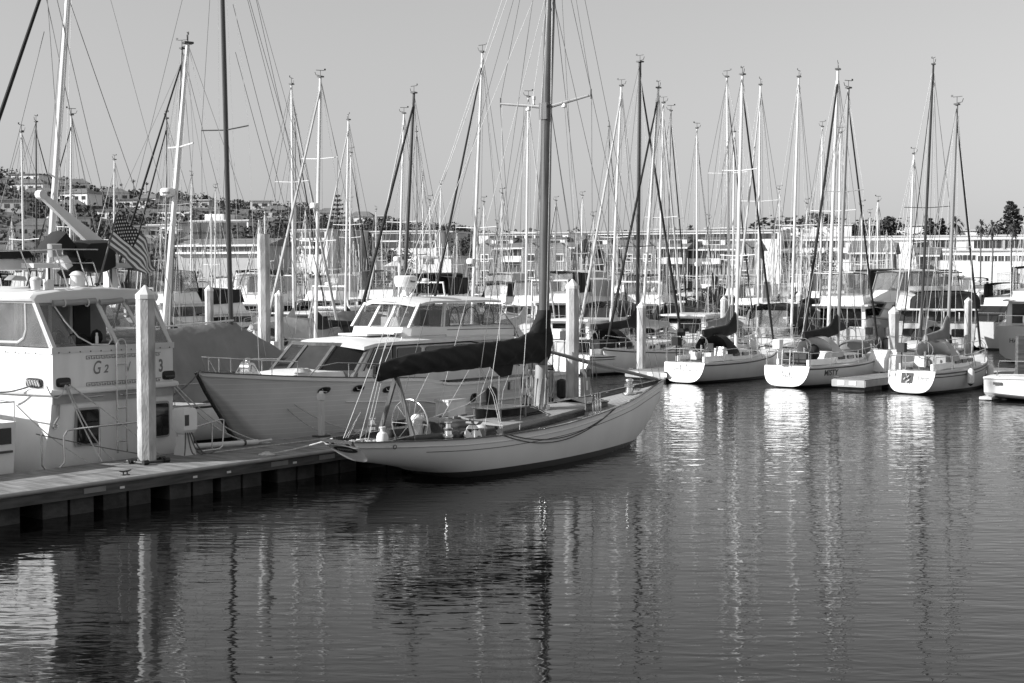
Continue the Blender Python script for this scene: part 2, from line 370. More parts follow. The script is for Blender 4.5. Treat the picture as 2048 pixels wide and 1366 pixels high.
def pileband():
    p = DK.loc(pA.location)
    t = thing('pile_guide', 'steel roller bracket holding the near dock to the capped pile', 'bracket', DK.w(p.x, p.y, .66), DANG)
    mb = MB(); 
    for a, b in (((-.34, -.3, .05), (.34, -.3, .05)), ((-.34, .3, .05), (.34, .3, .05)), ((-.34, -.3, .05), (-.34, .3, .05)), ((.34, -.3, .05), (.34, .3, .05))): mb.tube([a, b], .03)
    mb.build('frame', 'dark', t)
    for x, y in ((-.3, -.33), (.3, -.33), (-.36, .1), (.36, -.1)):
        MB().tube([(x - .07, y, .06), (x + .07, y, .06)], .055, 10).build('roller', 'black', t)
pileband()
pile('tall pale pile with a flat top and no cap, left of the wooden cruiser windshield', 527, 468, 25.5, 700, .42, False)
pile('white capped pile right beside the tall flat pile, behind the wooden cruiser', 558, 580, 17.5, 680)
pile('white capped pile standing left of the dark mast behind the grey boat cover', 418, 570, 17.5, 640)
pile('broad capped pile behind the sailing yacht foredeck, sunlit on its left half', 1145, 558, 27, 790, .44)
pile('leaning capped pile at the finger dock end right of the sailing yacht mast', 1283, 603, 18.5, 735, .45)
pile('thin capped pile far behind, between the sailing yacht mast and the dark mast', 1205, 567, 9.5, 600)
pile('capped pile just left of the blue black genoa, behind the finger dock pile', 1308, 574, 11.5, 650)
pile('slim capped pile close behind and right of its twin near the motor cruiser bow', 1323, 563, 9.5, 600)
pile('capped pile above the dodger of the sailboat with the script name', 1448, 592, 14.5, 690)
pile('capped pile left of the two masts of the sailboat with the block letter name', 1599, 582, 13, 680)
pile('slim capped pile in sun between the white masts and the trawler', 1634, 578, 10.5, 640)
pile('thick capped pile left of the trawler, its foot in shadow', 1788, 613, 20.5, 740, .52)
pile('capped pile in front of the trawler side, half its foot in shadow', 1823, 602, 15, 700, .46)
pile('capped pile close behind the genoa of the rightmost sailboat', 1937, 594, 15.5, 690)
pile('slim capped pile at the left of the fenced dock under the dark canopy boat', 1957, 584, 10.5, 640)
pile('small capped pile just behind the thick pile left of the trawler', 1791, 580, 11.5, 630)
pile('capped pile behind the mast with the furled grey sail', 1731, 573, 10.5, 640)
pile('small capped pile standing among the sterns left of the script named sailboat', 1037, 568, 9.5, 640)
pile('capped pile in the far row right of the flat topped pile', 1485, 560, 9, 640)
pile('far capped pile among the boats left of the flybridge cruiser', 783, 563, 9, 640)
pile('far capped pile behind the tarpaulin boat', 640, 566, 9, 640)

# ---------------------------------------------------------------- the classic sailing yacht in front
YF = Fr(-4.08, 33.0, 51)
def make_yacht():
    t = thing('sailing_yacht', 'long white classic sailing yacht with black boom cover and varnished mast, nearest in view', 'sailboat', (YF.o[0], YF.o[1], 0), YF.deg)
    st = [(0, .56, 1.15, .60), (1, .88, 1.10, .42), (2, 1.16, 1.06, .22), (3, 1.36, 1.03, -.02), (4.5, 1.52, 1.02, -.35), (6.5, 1.52, 1.07, -.6), (8, 1.40, 1.16, -.6), (9.5, 1.17, 1.28, -.5), (11, .85, 1.42, -.25), (12, .58, 1.55, .08), (13, .29, 1.68, .66), (13.6, .12, 1.76, 1.22), (13.95, .02, 1.80, 1.68)]
    H = Hull(st, 'sail', p=.62, q=.95, rake=-1.35)
    hull = H.mesh(60, 16).build('hull', 'hull_y', t, smooth=50)
    H.deck(50, drop=.13, camber=.05).build('deck', 'teak', t)
    for s in (-1, 1): H.rail(.028, s, -.13, h=.13, off=-.03, nx=50).build('bulwark', 'varnish', t)
    for s in (-1, 1): H.rail(.04, s, .0, h=.03, nx=50).build('cap_rail', 'varnish', t)
    mb = MB(); mb.loft([[(.0 - .04, y, 1.12), (.0 + .1, y, 1.12), (.1, y, 1.175), (-.04, y, 1.175)] for y in (-.53, 0, .53)]); mb.build('taffrail', 'varnish', t)
    for s in (-1, 1):
        H.rail(.008, s, -.28, x0=1.7, x1=13.5, off=.004, nx=60).build('cove_stripe', 'dark', t)
        H.rail(.016, s, -.14, x0=.2, x1=13.7, off=.004, nx=60).build('rub_moulding', 'gel', t)
    # dark transom board with worn lettering
    def tr(y, z, o=.012): return Vector((-1.35 * (z - 1.14) - o, y, z))
    pts = [tr(.38 * math.cos(a), .93 + .085 * math.sin(a)) for a in [2 * math.pi * k / 20 for k in range(20)]]
    nb = MB().prism(pts, (.01, 0, 0)).build('name_board', 'ink', t)
    rr = random.Random(6)
    for k in range(9):     # carved gilt letters, too worn to read
        y = .24 - k * .055; mb = MB(); mb.tube([tr(y + rr.uniform(-.01, .01), .905, .022), tr(y - .012, .955, .022), tr(y - .03, .905 + rr.uniform(0, .03), .022), tr(y - .036, .95, .022)], .004, 4); mb.build('carved_letter', 'cream', nb, smooth=0)
    for y0 in (-.5, -.32, .18, .36): MB().prism([tr(y0, 1.06, .01), tr(y0 + .1, 1.06, .01), tr(y0 + .1, 1.12, .01), tr(y0, 1.12, .01)], (.01, 0, 0)).build('scroll_work', 'ink', t)
    mb = MB(); c = Vector((1.02, -H.half(1.02, .99) - .008, .99)); mb.tube([c + Vector((.055 * math.cos(a), -.002, .045 * math.sin(a))) for a in [2 * math.pi * k / 14 for k in range(15)]], .01); mb.build('fairlead', 'dark', t)
    # cockpit
    zc = .98
    mb = MB()
    for s in (-1, 1): mb.loft([[(x, s * w - .02, H.Z(x) - .13), (x, s * w + .02, H.Z(x) - .13), (x, s * w + .02, H.Z(x) + h), (x, s * w - .02, H.Z(x) + h)] for x, w, h in ((1.3, .55, .02), (1.9, .78, .13), (3.0, .95, .14), (4.2, 1.0, .16), (4.6, .98, .12))])
    mb.box((4.6, 0, 1.02), (.04, 1.9, .3)); mb.box((1.3, 0, 1.02), (.05, 1.1, .16)); mb.build('coaming', 'varnish', t)
    MB().box((2.95, 0, .99), (3.1, 1.5, .04)).build('cockpit_sole', 'varnish2', t)
    mb = MB(); mb.box((2.9, .72, 1.09), (2.6, .3, .18)); mb.box((2.9, -.68, 1.09), (2.2, .26, .14)); mb.build('cockpit_seats', 'varnish', t)
    mb = MB(); mb.box((3.55, 0, 1.16), (.8, 1.1, .36)); mb.box((3.55, 0, 1.36), (.9, 1.2, .03)); mb.build('cockpit_locker', 'varnish', t)
    # steering wheel
    wc = Vector((2.5, .02, 1.36)); mb = MB(); N = 40
    mb.tube([wc + Vector((0, .60 * math.cos(a), .60 * math.sin(a))) for a in [2 * math.pi * k / N for k in range(N + 1)]], .02, 8)
    wh = mb.build('steering_wheel', 'steel', t)
    mb = MB()
    for k in range(8): a = math.pi / 8 * 2 * k; mb.tube([wc, wc + Vector((0, .6 * math.cos(a), .6 * math.sin(a)))], .009, 6)
    mb.tube([wc + Vector((-.05, 0, 0)), wc + Vector((.05, 0, 0))], .05, 10); mb.build('spokes', 'steel', wh)
    mb = MB(); mb.lathe([(.16, 1.0), (.13, 1.3), (.15, 1.42), (.16, 1.46), (.12, 1.54), (.05, 1.58)], (2.75, .02, 0), 16); mb.build('binnacle', 'gel', t)
    # boom gallows
    ax = Vector((2.0, 0, 2.53)); mb = MB()
    for s in (-1, 1):
        f = Vector((2.0, s * .62, .98)); dr = (f - ax).normalized(); nn = Vector((1, 0, 0)); bb = dr.cross(nn)
        mb.loft([[p + nn * .03 + bb * .055, p - nn * .03 + bb * .055, p - nn * .03 - bb * .055, p + nn * .03 - bb * .055] for p in (ax - Vector((s * .0, -s * .02, 0)), f)])
    mb.build('boom_crutch', 'varnish2', t)
    # deckhouse trunk, companionway box, skylight, booby hatch
    def trunk(x0, x1, w0, w1, h, name, mat, zoff=-.13, top=None):
        mb = MB(); mb.loft([[(x, -w, H.Z(x) + zoff), (x, w, H.Z(x) + zoff), (x, w * .96, H.Z(x) + zoff + h), (x, 0, H.Z(x) + zoff + h + .06), (x, -w * .96, H.Z(x) + zoff + h)] for x, w in ((x0, w0), ((x0 + x1) / 2, (w0 + w1) / 2 + .03), (x1, w1))])
        o = mb.build(name, mat, t, smooth=20); zt = zoff + h
        mb = MB(); mb.loft([[(x, -w - .03, H.Z(x) + zt), (x, -w - .03, H.Z(x) + zt + .025), (x, 0, H.Z(x) + zt + .09), (x, w + .03, H.Z(x) + zt + .025), (x, w + .03, H.Z(x) + zt)] for x, w in ((x0 - .03, w0), ((x0 + x1) / 2, (w0 + w1) / 2 + .03), (x1 + .03, w1))])
        mb.build(name + '_roof', top or 'varnish2', t, smooth=20); return o
    trunk(5.1, 8.9, .86, .66, .24, 'deckhouse', 'varnish', top='deckgrey')
    mb = MB(); z0 = 1.22
    for a in ((5.45, -.42, z0 + .15), (5.45, .42, z0 + .15), (6.5, -.42, z0 + .15), (6.5, .42, z0 + .15)): mb.box(a, (.07, .07, .32))
    mb.box((5.97, .42, z0 + .12), (1.0, .03, .26)); mb.box((6.5, 0, z0 + .12), (.03, .8, .26)); mb.box((5.97, 0, z0 + .31), (1.2, .98, .035)); mb.build('companionway_box', 'varnish2', t)
    mb = MB(); mb.box((5.97, -.425, z0 + .03), (1.0, .03, .08)); mb.build('hatch_slide', 'varnish2', t)
    mb = MB(); mb.loft([[(x, -.40, z0), (x, .40, z0), (x, .40, z0 + h), (x, -.40, z0 + h)] for x, h in ((6.52, .30), (6.9, .24), (7.25, .12), (7.45, .02))]); mb.build('dodger_hood', 'glassd', t)
    mb = MB(); 
    for y in (-.42, .42): mb.tube([(6.5, y, z0 + .32), (6.9, y, z0 + .27), (7.25, y, z0 + .15), (7.5, y, z0 + .02)], .018)
    mb.build('hood_frame', 'varnish2', t)
    sk = MB(); sk.box((9.75, .05, 1.28), (1.1, 1.0, .28)); sk = sk.build('skylight', 'varnish2', t)
    for s in (-1, 1):
        MB().loft([[(9.2, .05, 1.52), (10.3, .05, 1.52), (10.3, .05, 1.50), (9.2, .05, 1.50)], [(9.2, .05 + s * .54, 1.41), (10.3, .05 + s * .54, 1.41), (10.3, .05 + s * .54, 1.39), (9.2, .05 + s * .54, 1.39)]]).build('skylight_lid', 'glassd', sk)
    mb = MB()
    for y in (-.52, .62):
        mb.tube([(9.2, y, 1.46), (10.3, y, 1.45)], .012)
    mb.build('skylight_bars', 'steel', sk)
    # winches, windlass
    def winch(x, y, z, s, nm='winch'):
        mb = MB(); mb.lathe([(.13 * s, 0), (.13 * s, .05 * s), (.10 * s, .07 * s), (.09 * s, .16 * s), (.115 * s, .20 * s), (.115 * s, .22 * s), (.07 * s, .235 * s), (.06 * s, .33 * s), (.10 * s, .35 * s), (.10 * s, .38 * s)], (x, y, z), 18); mb.build(nm, 'steel', t)
    winch(2.75, -1.02, 1.08, 1.); winch(2.1, .92, 1.1, 1.); winch(4.0, .98, 1.15, .8)
    mb = MB(); mb.lathe([(.22, 0), (.2, .04), (.12, .06), (.1, .2), (.15, .22), (.15, .27), (.09, .30), (.09, .38), (.13, .40), (.12, .44), (.05, .46)], (12.05, 0, 1.48), 18); mb.build('windlass', 'steel', t)
    for x, y in ((12.6, .1), (8.2, -1.0), (4.9, -1.25), (8.8, -.95)):
        mb = MB(); z = H.Z(x) - .11; mb.tube([(x - .14, y, z + .07), (x + .14, y, z + .07)], .02); mb.tube([(x - .05, y, z), (x - .05, y, z + .07)], .016); mb.tube([(x + .05, y, z), (x + .05, y, z + .07)], .016); mb.build('deck_cleat', 'steel', t)
    # mast
    ms = MB(); ms.tube([(7.72, 0, 1.0), (7.78, 0, 2.6), (7.88, 0, 4.2), (8.0, 0, 9.65), (8.15, 0, 12.6), (8.3, 0, 16.8), (8.34, 0, 17.6)], [.165, .165, .15, .150, .145, .12, .10], 16); mast = ms.build('mast', 'spar', t)
    mb = MB(); mb.tube([(7.72, 0, 1.16), (7.74, 0, 1.9), (7.78, 0, 2.55)], .172, 16); mb.build('mast_paint', 'greyp', mast)
    mb = MB(); mb.tube([(7.875, 0, 3.98), (7.88, 0, 4.06)], .175, 16); mb.build('mast_band', 'alu', mast)
    mb = MB(); mb.box((7.86, 0, 9.5), (.1, .26, .45)); mb.build('spreader_bracket', 'spar', mast)
    mb = MB(); mb.tube([(7.79, 0, 2.6), (7.98, -.155, 9.6), (8.1, -.15, 16.8)], .012, 6); mb.build('mast_track', 'wirel', mast)
    for s in (-1, 1):
        MB().tube([(8.0, s * .12, 9.63), (7.98, s * .8, 9.73), (7.9, s * 1.56, 9.82)], [.05, .045, .032], 8).build('spreader', 'alug', t)
        mb = MB(); mb.tube([(7.9, s * 1.56, 9.72), (7.9, s * 1.56, 9.98)], .022); mb.build('spreader_tip', 'dark', t)
        mb = MB(); mb.lathe([(.02, 0), (.07, -.06), (.075, -.11), (.03, -.12)], (7.97, s * .62, 9.68), 12); mb.build('deck_light', 'foam', t)
    mb = MB(); mb.lathe([(.03, 0), (.03, .12), (.05, .13), (.05, .22), (.02, .24)], (7.96, .42, 9.72), 10); mb.build('masthead_lamp', 'foam', t)
    # boom under its cover
    cover = [(1.28, 2.60, 2.86, .05), (1.34, 2.47, 2.88, .13), (1.8, 2.52, 2.98, .18), (2.4, 2.56, 3.07, .20), (3.2, 2.58, 3.15, .21), (4.2, 2.58, 3.22, .21), (5.2, 2.60, 3.27, .22), (6.2, 2.62, 3.30, .23), (6.9, 2.62, 3.38, .24), (7.3, 2.62, 3.52, .24), (7.6, 2.62, 3.72, .23), (7.85, 2.62, 3.92, .20), (8.03, 2.66, 3.95, .18)]
    rnd = random.Random(4); mb = MB(); rings = []; N = 36; xs = [c[0] for c in cover]; K = 130
    for i in range(K + 1):
        x = lerp(xs[0], xs[-1], i / K); zb = interp(x, xs, [c[1] for c in cover]); zt = interp(x, xs, [c[2] for c in cover]); w = interp(x, xs, [c[3] for c in cover]); r = []
        for k in range(N):
            a = 2 * math.pi * k / N; q = 1 + .10 * math.sin(3 * a + x * 5) * math.sin(x * 2.3) + .07 * math.sin(5 * a - x * 9) + .16 * (1 - abs(math.sin(a * 1.5 + x * 3.3 + .8 * math.sin(2 * x))))**4 + .10 * (1 - abs(math.sin(a * 2 - x * 5.1)))**4
            cy = math.sin(a); cz = -math.cos(a)
            ww = w * (1 - .35 * max(0, cz)) * q
            r.append((x, ww * cy, (zb + zt) / 2 + (zt - zb) / 2 * cz * (1 + .02 * math.sin(x * 11 + a * 2))))
        rings.append(r)
    mb.loft(rings); sc = mb.build('sail_cover', 'canvas', t, smooth=60)
    mb = MB(); mb.loft([[(7.55, y * .5, 3.55), (8.1, y, 3.5), (8.1, y, 2.7), (7.7, y, 2.7)] for y in (-.22, .22)]); 
    rg = []
    for i in range(9):
        z = 3.45 + .62 * i / 8; q = 1 - i / 8
        rg.append([(7.87 + (.20 + .0 * q) * math.cos(a) - (.42 * q**1.4 if math.cos(a) < 0 else 0) * abs(math.cos(a)), (.19 + .03 * q) * math.sin(a) + .012 * math.sin(9 * z), z) for a in [2 * math.pi * k / 16 for k in range(16)]])
    mb2 = MB(); mb2.loft(rg); mb2.build('collar', 'canvas', sc, smooth=60)
    mb = MB(); mb.prism([(5.6, -.05, 2.62), (6.5, -.05, 2.66), (6.4, -.05, 2.36), (6.05, -.05, 2.32)], (0, .1, 0)); mb.build('cover_flap', 'canvas', sc)
    mb = MB(); mb.tube([(1.22, 0, 2.55), (1.22, 0, 2.86)], .03); mb.tube([(1.22, 0, 2.62), (7.8, 0, 2.78)], .06, 8); mb.build('boom', 'varnish', t)
    # jib boom / whisker pole from mast to bow
    MB().tube([(8.02, 0, 2.93), (10.5, 0, 2.42), (13.55, 0, 1.84)], [.045, .07, .045], 8).build('jib_boom', 'alug', t)
    # standing rigging: each wire a part
    top = (8.3, 0, 16.8)
    def stay(*p, r=.0085, m='wire'): MB().tube(p, r, 5).build('stay', m, t)
    for s in (-1, 1):
        stay((8.12, s * .1, 16.4), (7.9, s * 1.58, 9.85), (8.45, s * 1.26, 1.2))
        stay((8.02, s * .12, 9.6), (8.75, s * 1.22, 1.2)); stay((8.02, s * .12, 9.6), (8.62, s * 1.24, 1.2))
        stay((8.1, s * .1, 13.2), (8.9, s * 1.20, 1.22)); stay((8.25, 0, 16.4), (3.3, s * 1.3, 1.1), r=.0075)
        stay((8.1, 0, 13.), (5.0, s * 1.45, 1.1), r=.007, m='wirel')
    stay((8.3, 0, 16.8), (13.75, 0, 1.8)); stay((8.1, 0, 13.1), (12.75, 0, 1.66)); stay((8.2, 0, 15), (13.4, 0, 1.78))
    stay(top, (4.0, 0, 8.0), (.55, .35, 1.15), r=.008, m='wirel'); stay((2.0, 0, 4.3), (.55, -.2, 1.15), m='wirel')
    stay((8.2, 0, 16.), (1.4, 0, 2.85), r=.0075, m='wirel'); stay((8.1, 0, 13.6), (1.6, 0, 2.9), r=.007, m='wirel')
    stay((7.9, 1.5, 9.8), (7.5, 1.3, 1.2), r=.006, m='wirel'); stay((8.0, -.6, 9.7), (8.2, -1.25, 1.2), r=.006)
    for k, (a, b) in enumerate((((8.2, .05, 15.5), (7.7, .2, 1.5)), ((8.25, -.1, 16.2), (7.6, -.25, 1.5)), ((8.05, .1, 11.), (7.95, .22, 1.5)), ((8.3, 0, 16.5), (8.6, -.9, 1.3)), ((8.0, .8, 9.72), (8.1, 1.2, 1.2)), ((8.12, 0, 13.), (3.9, -1.2, 1.15)))): stay(a, b, r=.0065, m='wirel' if k % 2 else 'wire')
    # halyards tied off at the mast, mainsheet, turnbuckles
    def line(*p, r=.009, m='rope', name='rope'): MB().tube(p, r, 5).build(name, m, t)
    for s in (-.05, .05): line((1.45, s, 2.5), (.95 + s, s * 2, 1.05), name='mainsheet')
    for s in (0, .08): line((.62 + s, .35, 1.15), (.98, .2, 1.75), r=.007, name='mainsheet')
    for x, y, z2 in ((4.9, -.9, 2.65), (5.0, -.88, 2.62), (5.7, .5, 2.6), (6.7, .6, 2.65), (3.4, .8, 2.6)): line((x, y * .2, z2), (x + .15 * (1 if y < 0 else -1), y * .6, 1.9), (x, y, 1.1), r=.008, name='boom_tackle')
    line((3.6, .9, 1.2), (5.0, .3, 1.65), (5.5, .1, 2.0), r=.008); line((4.5, .9, 1.1), (5.2, .4, 2.55), r=.007)
    for s in (-1, 1):
        mb = MB()
        for x, y in ((8.45, 1.26), (8.62, 1.24), (8.75, 1.22), (8.9, 1.20)):
            mb.tube([(x, s * y, 1.1), (x, s * y, 1.2), (x - .01, s * y, 1.27), (x - .01, s * y, 1.5), (x - .02, s * y * .99, 1.56), (x - .02, s * y * .985, 1.8)], [.02, .02, .022, .022, .014, .012])
        mb.build('turnbuckles', 'steel', t)
    rnd = random.Random(9)
    for cx, cy, cz, h in ((6.95, -.25, 2.55, .8), (7.95, -.2, 2.4, .7), (7.9, .2, 2.5, .6)):
        mb = MB()
        for k in range(7):
            o = rnd.uniform(-.05, .05); w = .09 + rnd.uniform(-.03, .05); hh = h * rnd.uniform(.85, 1.1)
            mb.tube([(cx + w * math.sin(a) + o, cy + .03 * math.cos(k), cz - hh / 2 + hh / 2 * math.cos(a)) for a in [2 * math.pi * j / 14 for j in range(15)]], .010, 5)
        mb.build('rope_hank', 'rope', t)
    mb = MB()
    for k in range(9):
        a = k * .7; mb.tube([(7.74 + .2 * math.cos(a), .2 * math.sin(a), 1.25 + .08 * k / 3), (7.76 + .19 * math.cos(a + .4), .19 * math.sin(a + .4), 2.2)], .012)
    mb.lathe([(.24, 1.2), (.22, 1.26), (.24, 1.3)], (7.73, 0, 0)); 
    for a in range(8): mb.box((7.73 + .23 * math.cos(a * .78), .23 * math.sin(a * .78), 1.36), (.05, .05, .2), a * .78)
    mb.build('pin_rail', 'steel', t)
    # dark mooring lines looped along the hull
    for dz, x0, x1 in ((.34, 4.5, 9.7), (.42, 4.3, 9.6)):
        pts = []
        for i in range(17):
            u = i / 16; x = lerp(x0, x1, u); z = H.Z(x) + .0 - dz * 4 * u * (1 - u) * (1.1 - .3 * u); pts.append((x, -(H.half(x, min(z, H.Z(x) - .01)) + .02), z))
        MB().tube(pts, .013, 6).build('hull_line', 'roped', t)
    mb = MB()
    rr = random.Random(2)
    for k in range(16):
        x = rr.uniform(.45, 1.3); y = rr.uniform(-.35, .4); mb.tube([(x + .12 * math.cos(a) * rr.uniform(.6, 1.2), y + .1 * math.sin(a), 1.03 + .02 * rr.random() * 3) for a in [6.28 * j / 9 for j in range(10)]], .014, 5)
    mb.build('rope_tail', 'rope', t)
    mb = MB(); rr = random.Random(3)
    for k in range(9): mb.tube([(3.9 + rr.uniform(0, 1.0), rr.uniform(-.5, .5), 1.27 + rr.uniform(0, .08)), (4.1 + rr.uniform(0, 1.0), rr.uniform(-.5, .5), 1.28 + rr.uniform(0, .1))], .035, 6)
    mb.build('furled_awning', 'canvasm', t)
    return H
YH = make_yacht()
def yth(name, label, cat, x, y, z, deg=0):
    p = YF.w(x, y, z); return thing(name, label, cat, p, YF.deg + deg)
def yacht_things():
    t = yth('plastic_jug', 'white plastic jug with a narrow neck on the yacht stern deck', 'jug', .95, -.55, 1.0)
    MB().lathe([(.13, 0), (.14, .03), (.14, .22), (.11, .30), (.05, .34), (.05, .40), (.08, .42), (.08, .45)], n=16).build('body', 'foam', t)
    MB().tube([(.0, .0, .45), (0, 0, .62)], .008).build('pump_stem', 'dark', t)
    t = yth('bucket', 'black bucket with a white cloth draped over it beside the yacht winch', 'bucket', 3.55, -1.12, .92)
    MB().lathe([(.13, 0), (.17, .3), (.18, .31)], n=16).build('pail', 'black', t)
    rings = []
    for i in range(7):
        u = i / 6; rings.append([((.06 + .16 * u**.8) * (1 + .14 * u * math.sin(5 * a)) * math.cos(a), (.06 + .16 * u**.8) * (1 + .14 * u * math.sin(5 * a)) * math.sin(a), .40 - .30 * u**1.7 + .05 * u * math.sin(3 * a)) for a in [6.283 * k / 26 for k in range(26)]])
    MB().loft(rings, False).add([(0, 0, .41)], []).build('cloth', 'foam', t)
    t = yth('bucket', 'small grey bucket just behind the cloth covered bucket on the yacht', 'bucket', 4.0, -1.0, .92)
    MB().lathe([(.12, 0), (.15, .26), (.16, .27)], n=16).build('pail', 'greyp', t)
    MB().lathe([(.165, .26), (.17, .29), (.12, .34), (.03, .36)], n=16).build('lid', 'cream', t)
yacht_things()
def quad_panel(name, pts, th, mat, parent, n=None, smooth=0):
    pts = [Vector(p) for p in pts]
    nn = (pts[1] - pts[0]).cross(pts[2] - pts[0]).normalized() if n is None else Vector(n)
    return MB().prism([p - nn * th / 2 for p in pts], nn * th).build(name, mat, parent, smooth=smooth)
def frame_bars(pts, r, closed=True, n=6):
    mb = MB(); P = [Vector(p) for p in pts]
    for i in range(len(P) if closed else len(P) - 1): mb.tube([P[i], P[(i + 1) % len(P)]], r, n)
    return mb
def rot_rect(pts, inset):     # shrink a polygon towards its centre
    c = sum((Vector(p) for p in pts), Vector()) / len(pts); return [c + (Vector(p) - c) * inset for p in pts]
def rounded(pts, r=.25, k=4):
    P = [Vector(p) for p in pts]; out = []; n = len(P)
    for i in range(n):
        a, b, c = P[i - 1], P[i], P[(i + 1) % n]; p0 = b.lerp(a, r); p1 = b.lerp(c, r)
        for j in range(k + 1): t = j / k; out.append(p0.lerp(b, t).lerp(b.lerp(p1, t), t))
    return out

# ---------------------------------------------------------------- the houseboat-like motor yacht, stern to the dock (local x forward, y to port)
_p = DK.w(-3.87, 2.98); GF = Fr(_p.x, _p.y, DANG + 90)
def make_houseboat():
    t = thing('motor_yacht', 'big white motor yacht backed up to the dock, G2 lettered on its stern, flybridge above', 'motor yacht', (GF.o[0], GF.o[1], 0), GF.deg)
    L = 13.; HW = 1.73
    mb = MB(); rings = []
    for x in (0, 1, 3, 6, 8.5, 10.5, 12, 13):
        b = interp(x, [0, 6, 9, 11, 12.3, 13], [1, 1.12, 1.0, .72, .35, .05]); zs = interp(x, [0, 6, 13], [2.36, 2.3, 2.8]); w = HW * b; tb = .26 * b
        prof = [(0, -.5), (w + tb - .25, -.35), (w + tb, .3), (w + tb * .8, .8), (w + .04, 1.7), (w, zs)]
        xo = lambda z: (-.0 + .10 * (zs - z) / 2) if x == 0 else 0
        rings.append([(x + xo(z), -y, z) for y, z in prof[::-1]] + [(x + xo(z), y, z) for y, z in prof[1:]])
    mb.loft(rings, True, False); mb.build('hull', 'hull_w', t, smooth=40)
    MB().loft([[(x, -w, z), (x, w, z)] for x, w, z in ((0, 1.72, 2.34), (3, 1.85, 2.3), (6, 1.93, 2.3), (9, 1.7, 2.45), (11, 1.2, 2.6), (13, .08, 2.8))], False, False).build('main_deck', 'deckgrey', t)
    # rub rail round the deck edge and a grey strip painting the shade under it
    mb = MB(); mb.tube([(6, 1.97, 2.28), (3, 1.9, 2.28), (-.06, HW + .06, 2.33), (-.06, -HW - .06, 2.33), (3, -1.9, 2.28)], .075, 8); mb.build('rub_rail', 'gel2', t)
    mb = MB(); mb.loft([[(x, y, z), (x, y, z + .2), (x - .02, y, z + .2), (x - .02, y, z)] for x, y, z in ((-.005, -1.74, 2.05), (-.005, 1.74, 2.05))]); mb.build('shade_band', 'greyp', t)
    for y0, y1 in ((.9, .35), (-.1, -.9)): MB().tube([(-.05, y0, 2.16), (-.05, y1, 2.18)], .015).build('trim_strip', 'steel', t)
    # bulwark panels
    z0, z1 = 2.40, 3.24
    quad_panel('stern_panel', [(0, HW, z0), (0, -HW, z0), (0, -HW, z1), (0, HW, z1)], .05, 'gel2', t, (1, 0, 0))
    for s in (1, -1): MB().prism([(0.02, s * HW, z0 - .04), (6.5, s * (HW + .12), z0 - .04), (6.5, s * (HW + .12), z1 - .05), (0.02, s * HW, z1)], (0, -s * .05, 0)).build('side_panel', 'gel2', t)
    mb = MB(); mb.box((.0, 0, z1 + .05), (.09, 2 * HW + .06, .14)); 
    for s in (1, -1): mb.box((3.2, s * (HW + .03), z1 + .03), (6.4, .09, .14), rz=s * .018)
    mb.build('canvas_skirt', 'cream', t)
    mb = MB()
    for k in range(12):
        for yy in (-1, 1): pass
        mb.ell((-.055, HW - .15 - k * .29, z1 + .0), (.01, .018, .018), 6, 4)
    for k in range(5): mb.ell((.5 + k * .4, HW + .085, z1 - .02), (.018, .01, .018), 6, 4)
    mb.build('snap_studs', 'dark', t)
    # mooring ports
    for y, s in ((HW - .28, 0), (-HW + .14, 0)):
        o = MB().prism(rounded([(-.03, y + .2, 2.44), (-.03, y - .2, 2.44), (-.03, y - .2, 2.66), (-.03, y + .2, 2.66)], .3), (.02, 0, 0)).build('mooring_port', 'black', t)
        mb = MB(); mb.tube([(-.07, y - .14, 2.52), (-.07, y + .14, 2.52)], .03); mb.tube([(-.02, y, 2.46), (-.07, y, 2.52)], .04); mb.build('bollard', 'dark', o)
    o = MB().prism(rounded([(.35, HW + .02, 2.42), (.95, HW + .03, 2.42), (.95, HW + .03, 2.64), (.35, HW + .02, 2.64)], .3), (0, .03, 0)).build('mooring_port', 'black', t)
    mb = MB(); 
    for k in range(5): mb.tube([(.4 + .1 * k, HW + .07, 2.46), (.45 + .1 * k, HW + .09, 2.6)], .03)
    mb.build('line_wraps', 'rope', o)
    # stern windows
    for y in (.78, -1.28):
        fr = MB().prism(rounded([(.06, y + .36, 1.02), (.06, y - .36, 1.02), (.03, y - .33, 1.92), (.03, y + .33, 1.92)], .12), (-.05, 0, 0)).build('window', 'greyp', t)
        MB().prism(rounded([(.0, y + .31, 1.07), (.0, y - .31, 1.07), (-.03, y - .28, 1.87), (-.03, y + .28, 1.87)], .1), (-.02, 0, 0)).build('pane', 'glassd', fr)
    # lettering and key pattern
    def on_tr(u, v): return Vector((-.031, u, v))
    text('G', .44, lambda u, v: on_tr(.66 - u, 2.70 + v), 'inkm', t, shear=.25, bold=.004, squeeze=.72); text('2', .26, lambda u, v: on_tr(.34 - u, 2.72 + v), 'inkm', t, shear=.25, bold=.006)
    text('3', .42, lambda u, v: on_tr(-1.28 - u, 2.66 + v), 'inkm', t, bold=.012, squeeze=.7)
    text('V', .36, lambda u, v: on_tr(-.28 - u, 2.70 + v), 'inkm', t, bold=-.004, squeeze=.8)
    for zz in (3.13, 2.50):
        mb = MB()
        for k in range(15):
            y = .82 - k * .145; w = .135
            for a in ((0, .0, w, 0), (0, 0, 0, .07), (0, .07, w * .7, .07), (w * .7, .07, w * .7, .035), (w * .7, .035, w * .4, .035)):
                y0, za, y1, zb = y - a[0], zz - a[1], y - a[2], zz - a[3]
                mb.box((-.031, (y0 + y1) / 2, (za + zb) / 2), (.006, abs(y1 - y0) + .014, abs(zb - za) + .014))
        mb.build('key_pattern', 'inkm', t)
    # enclosure: leaning posts, rolled and clear vinyl
    XT = .62; ZT = 4.44; ZB = 3.36
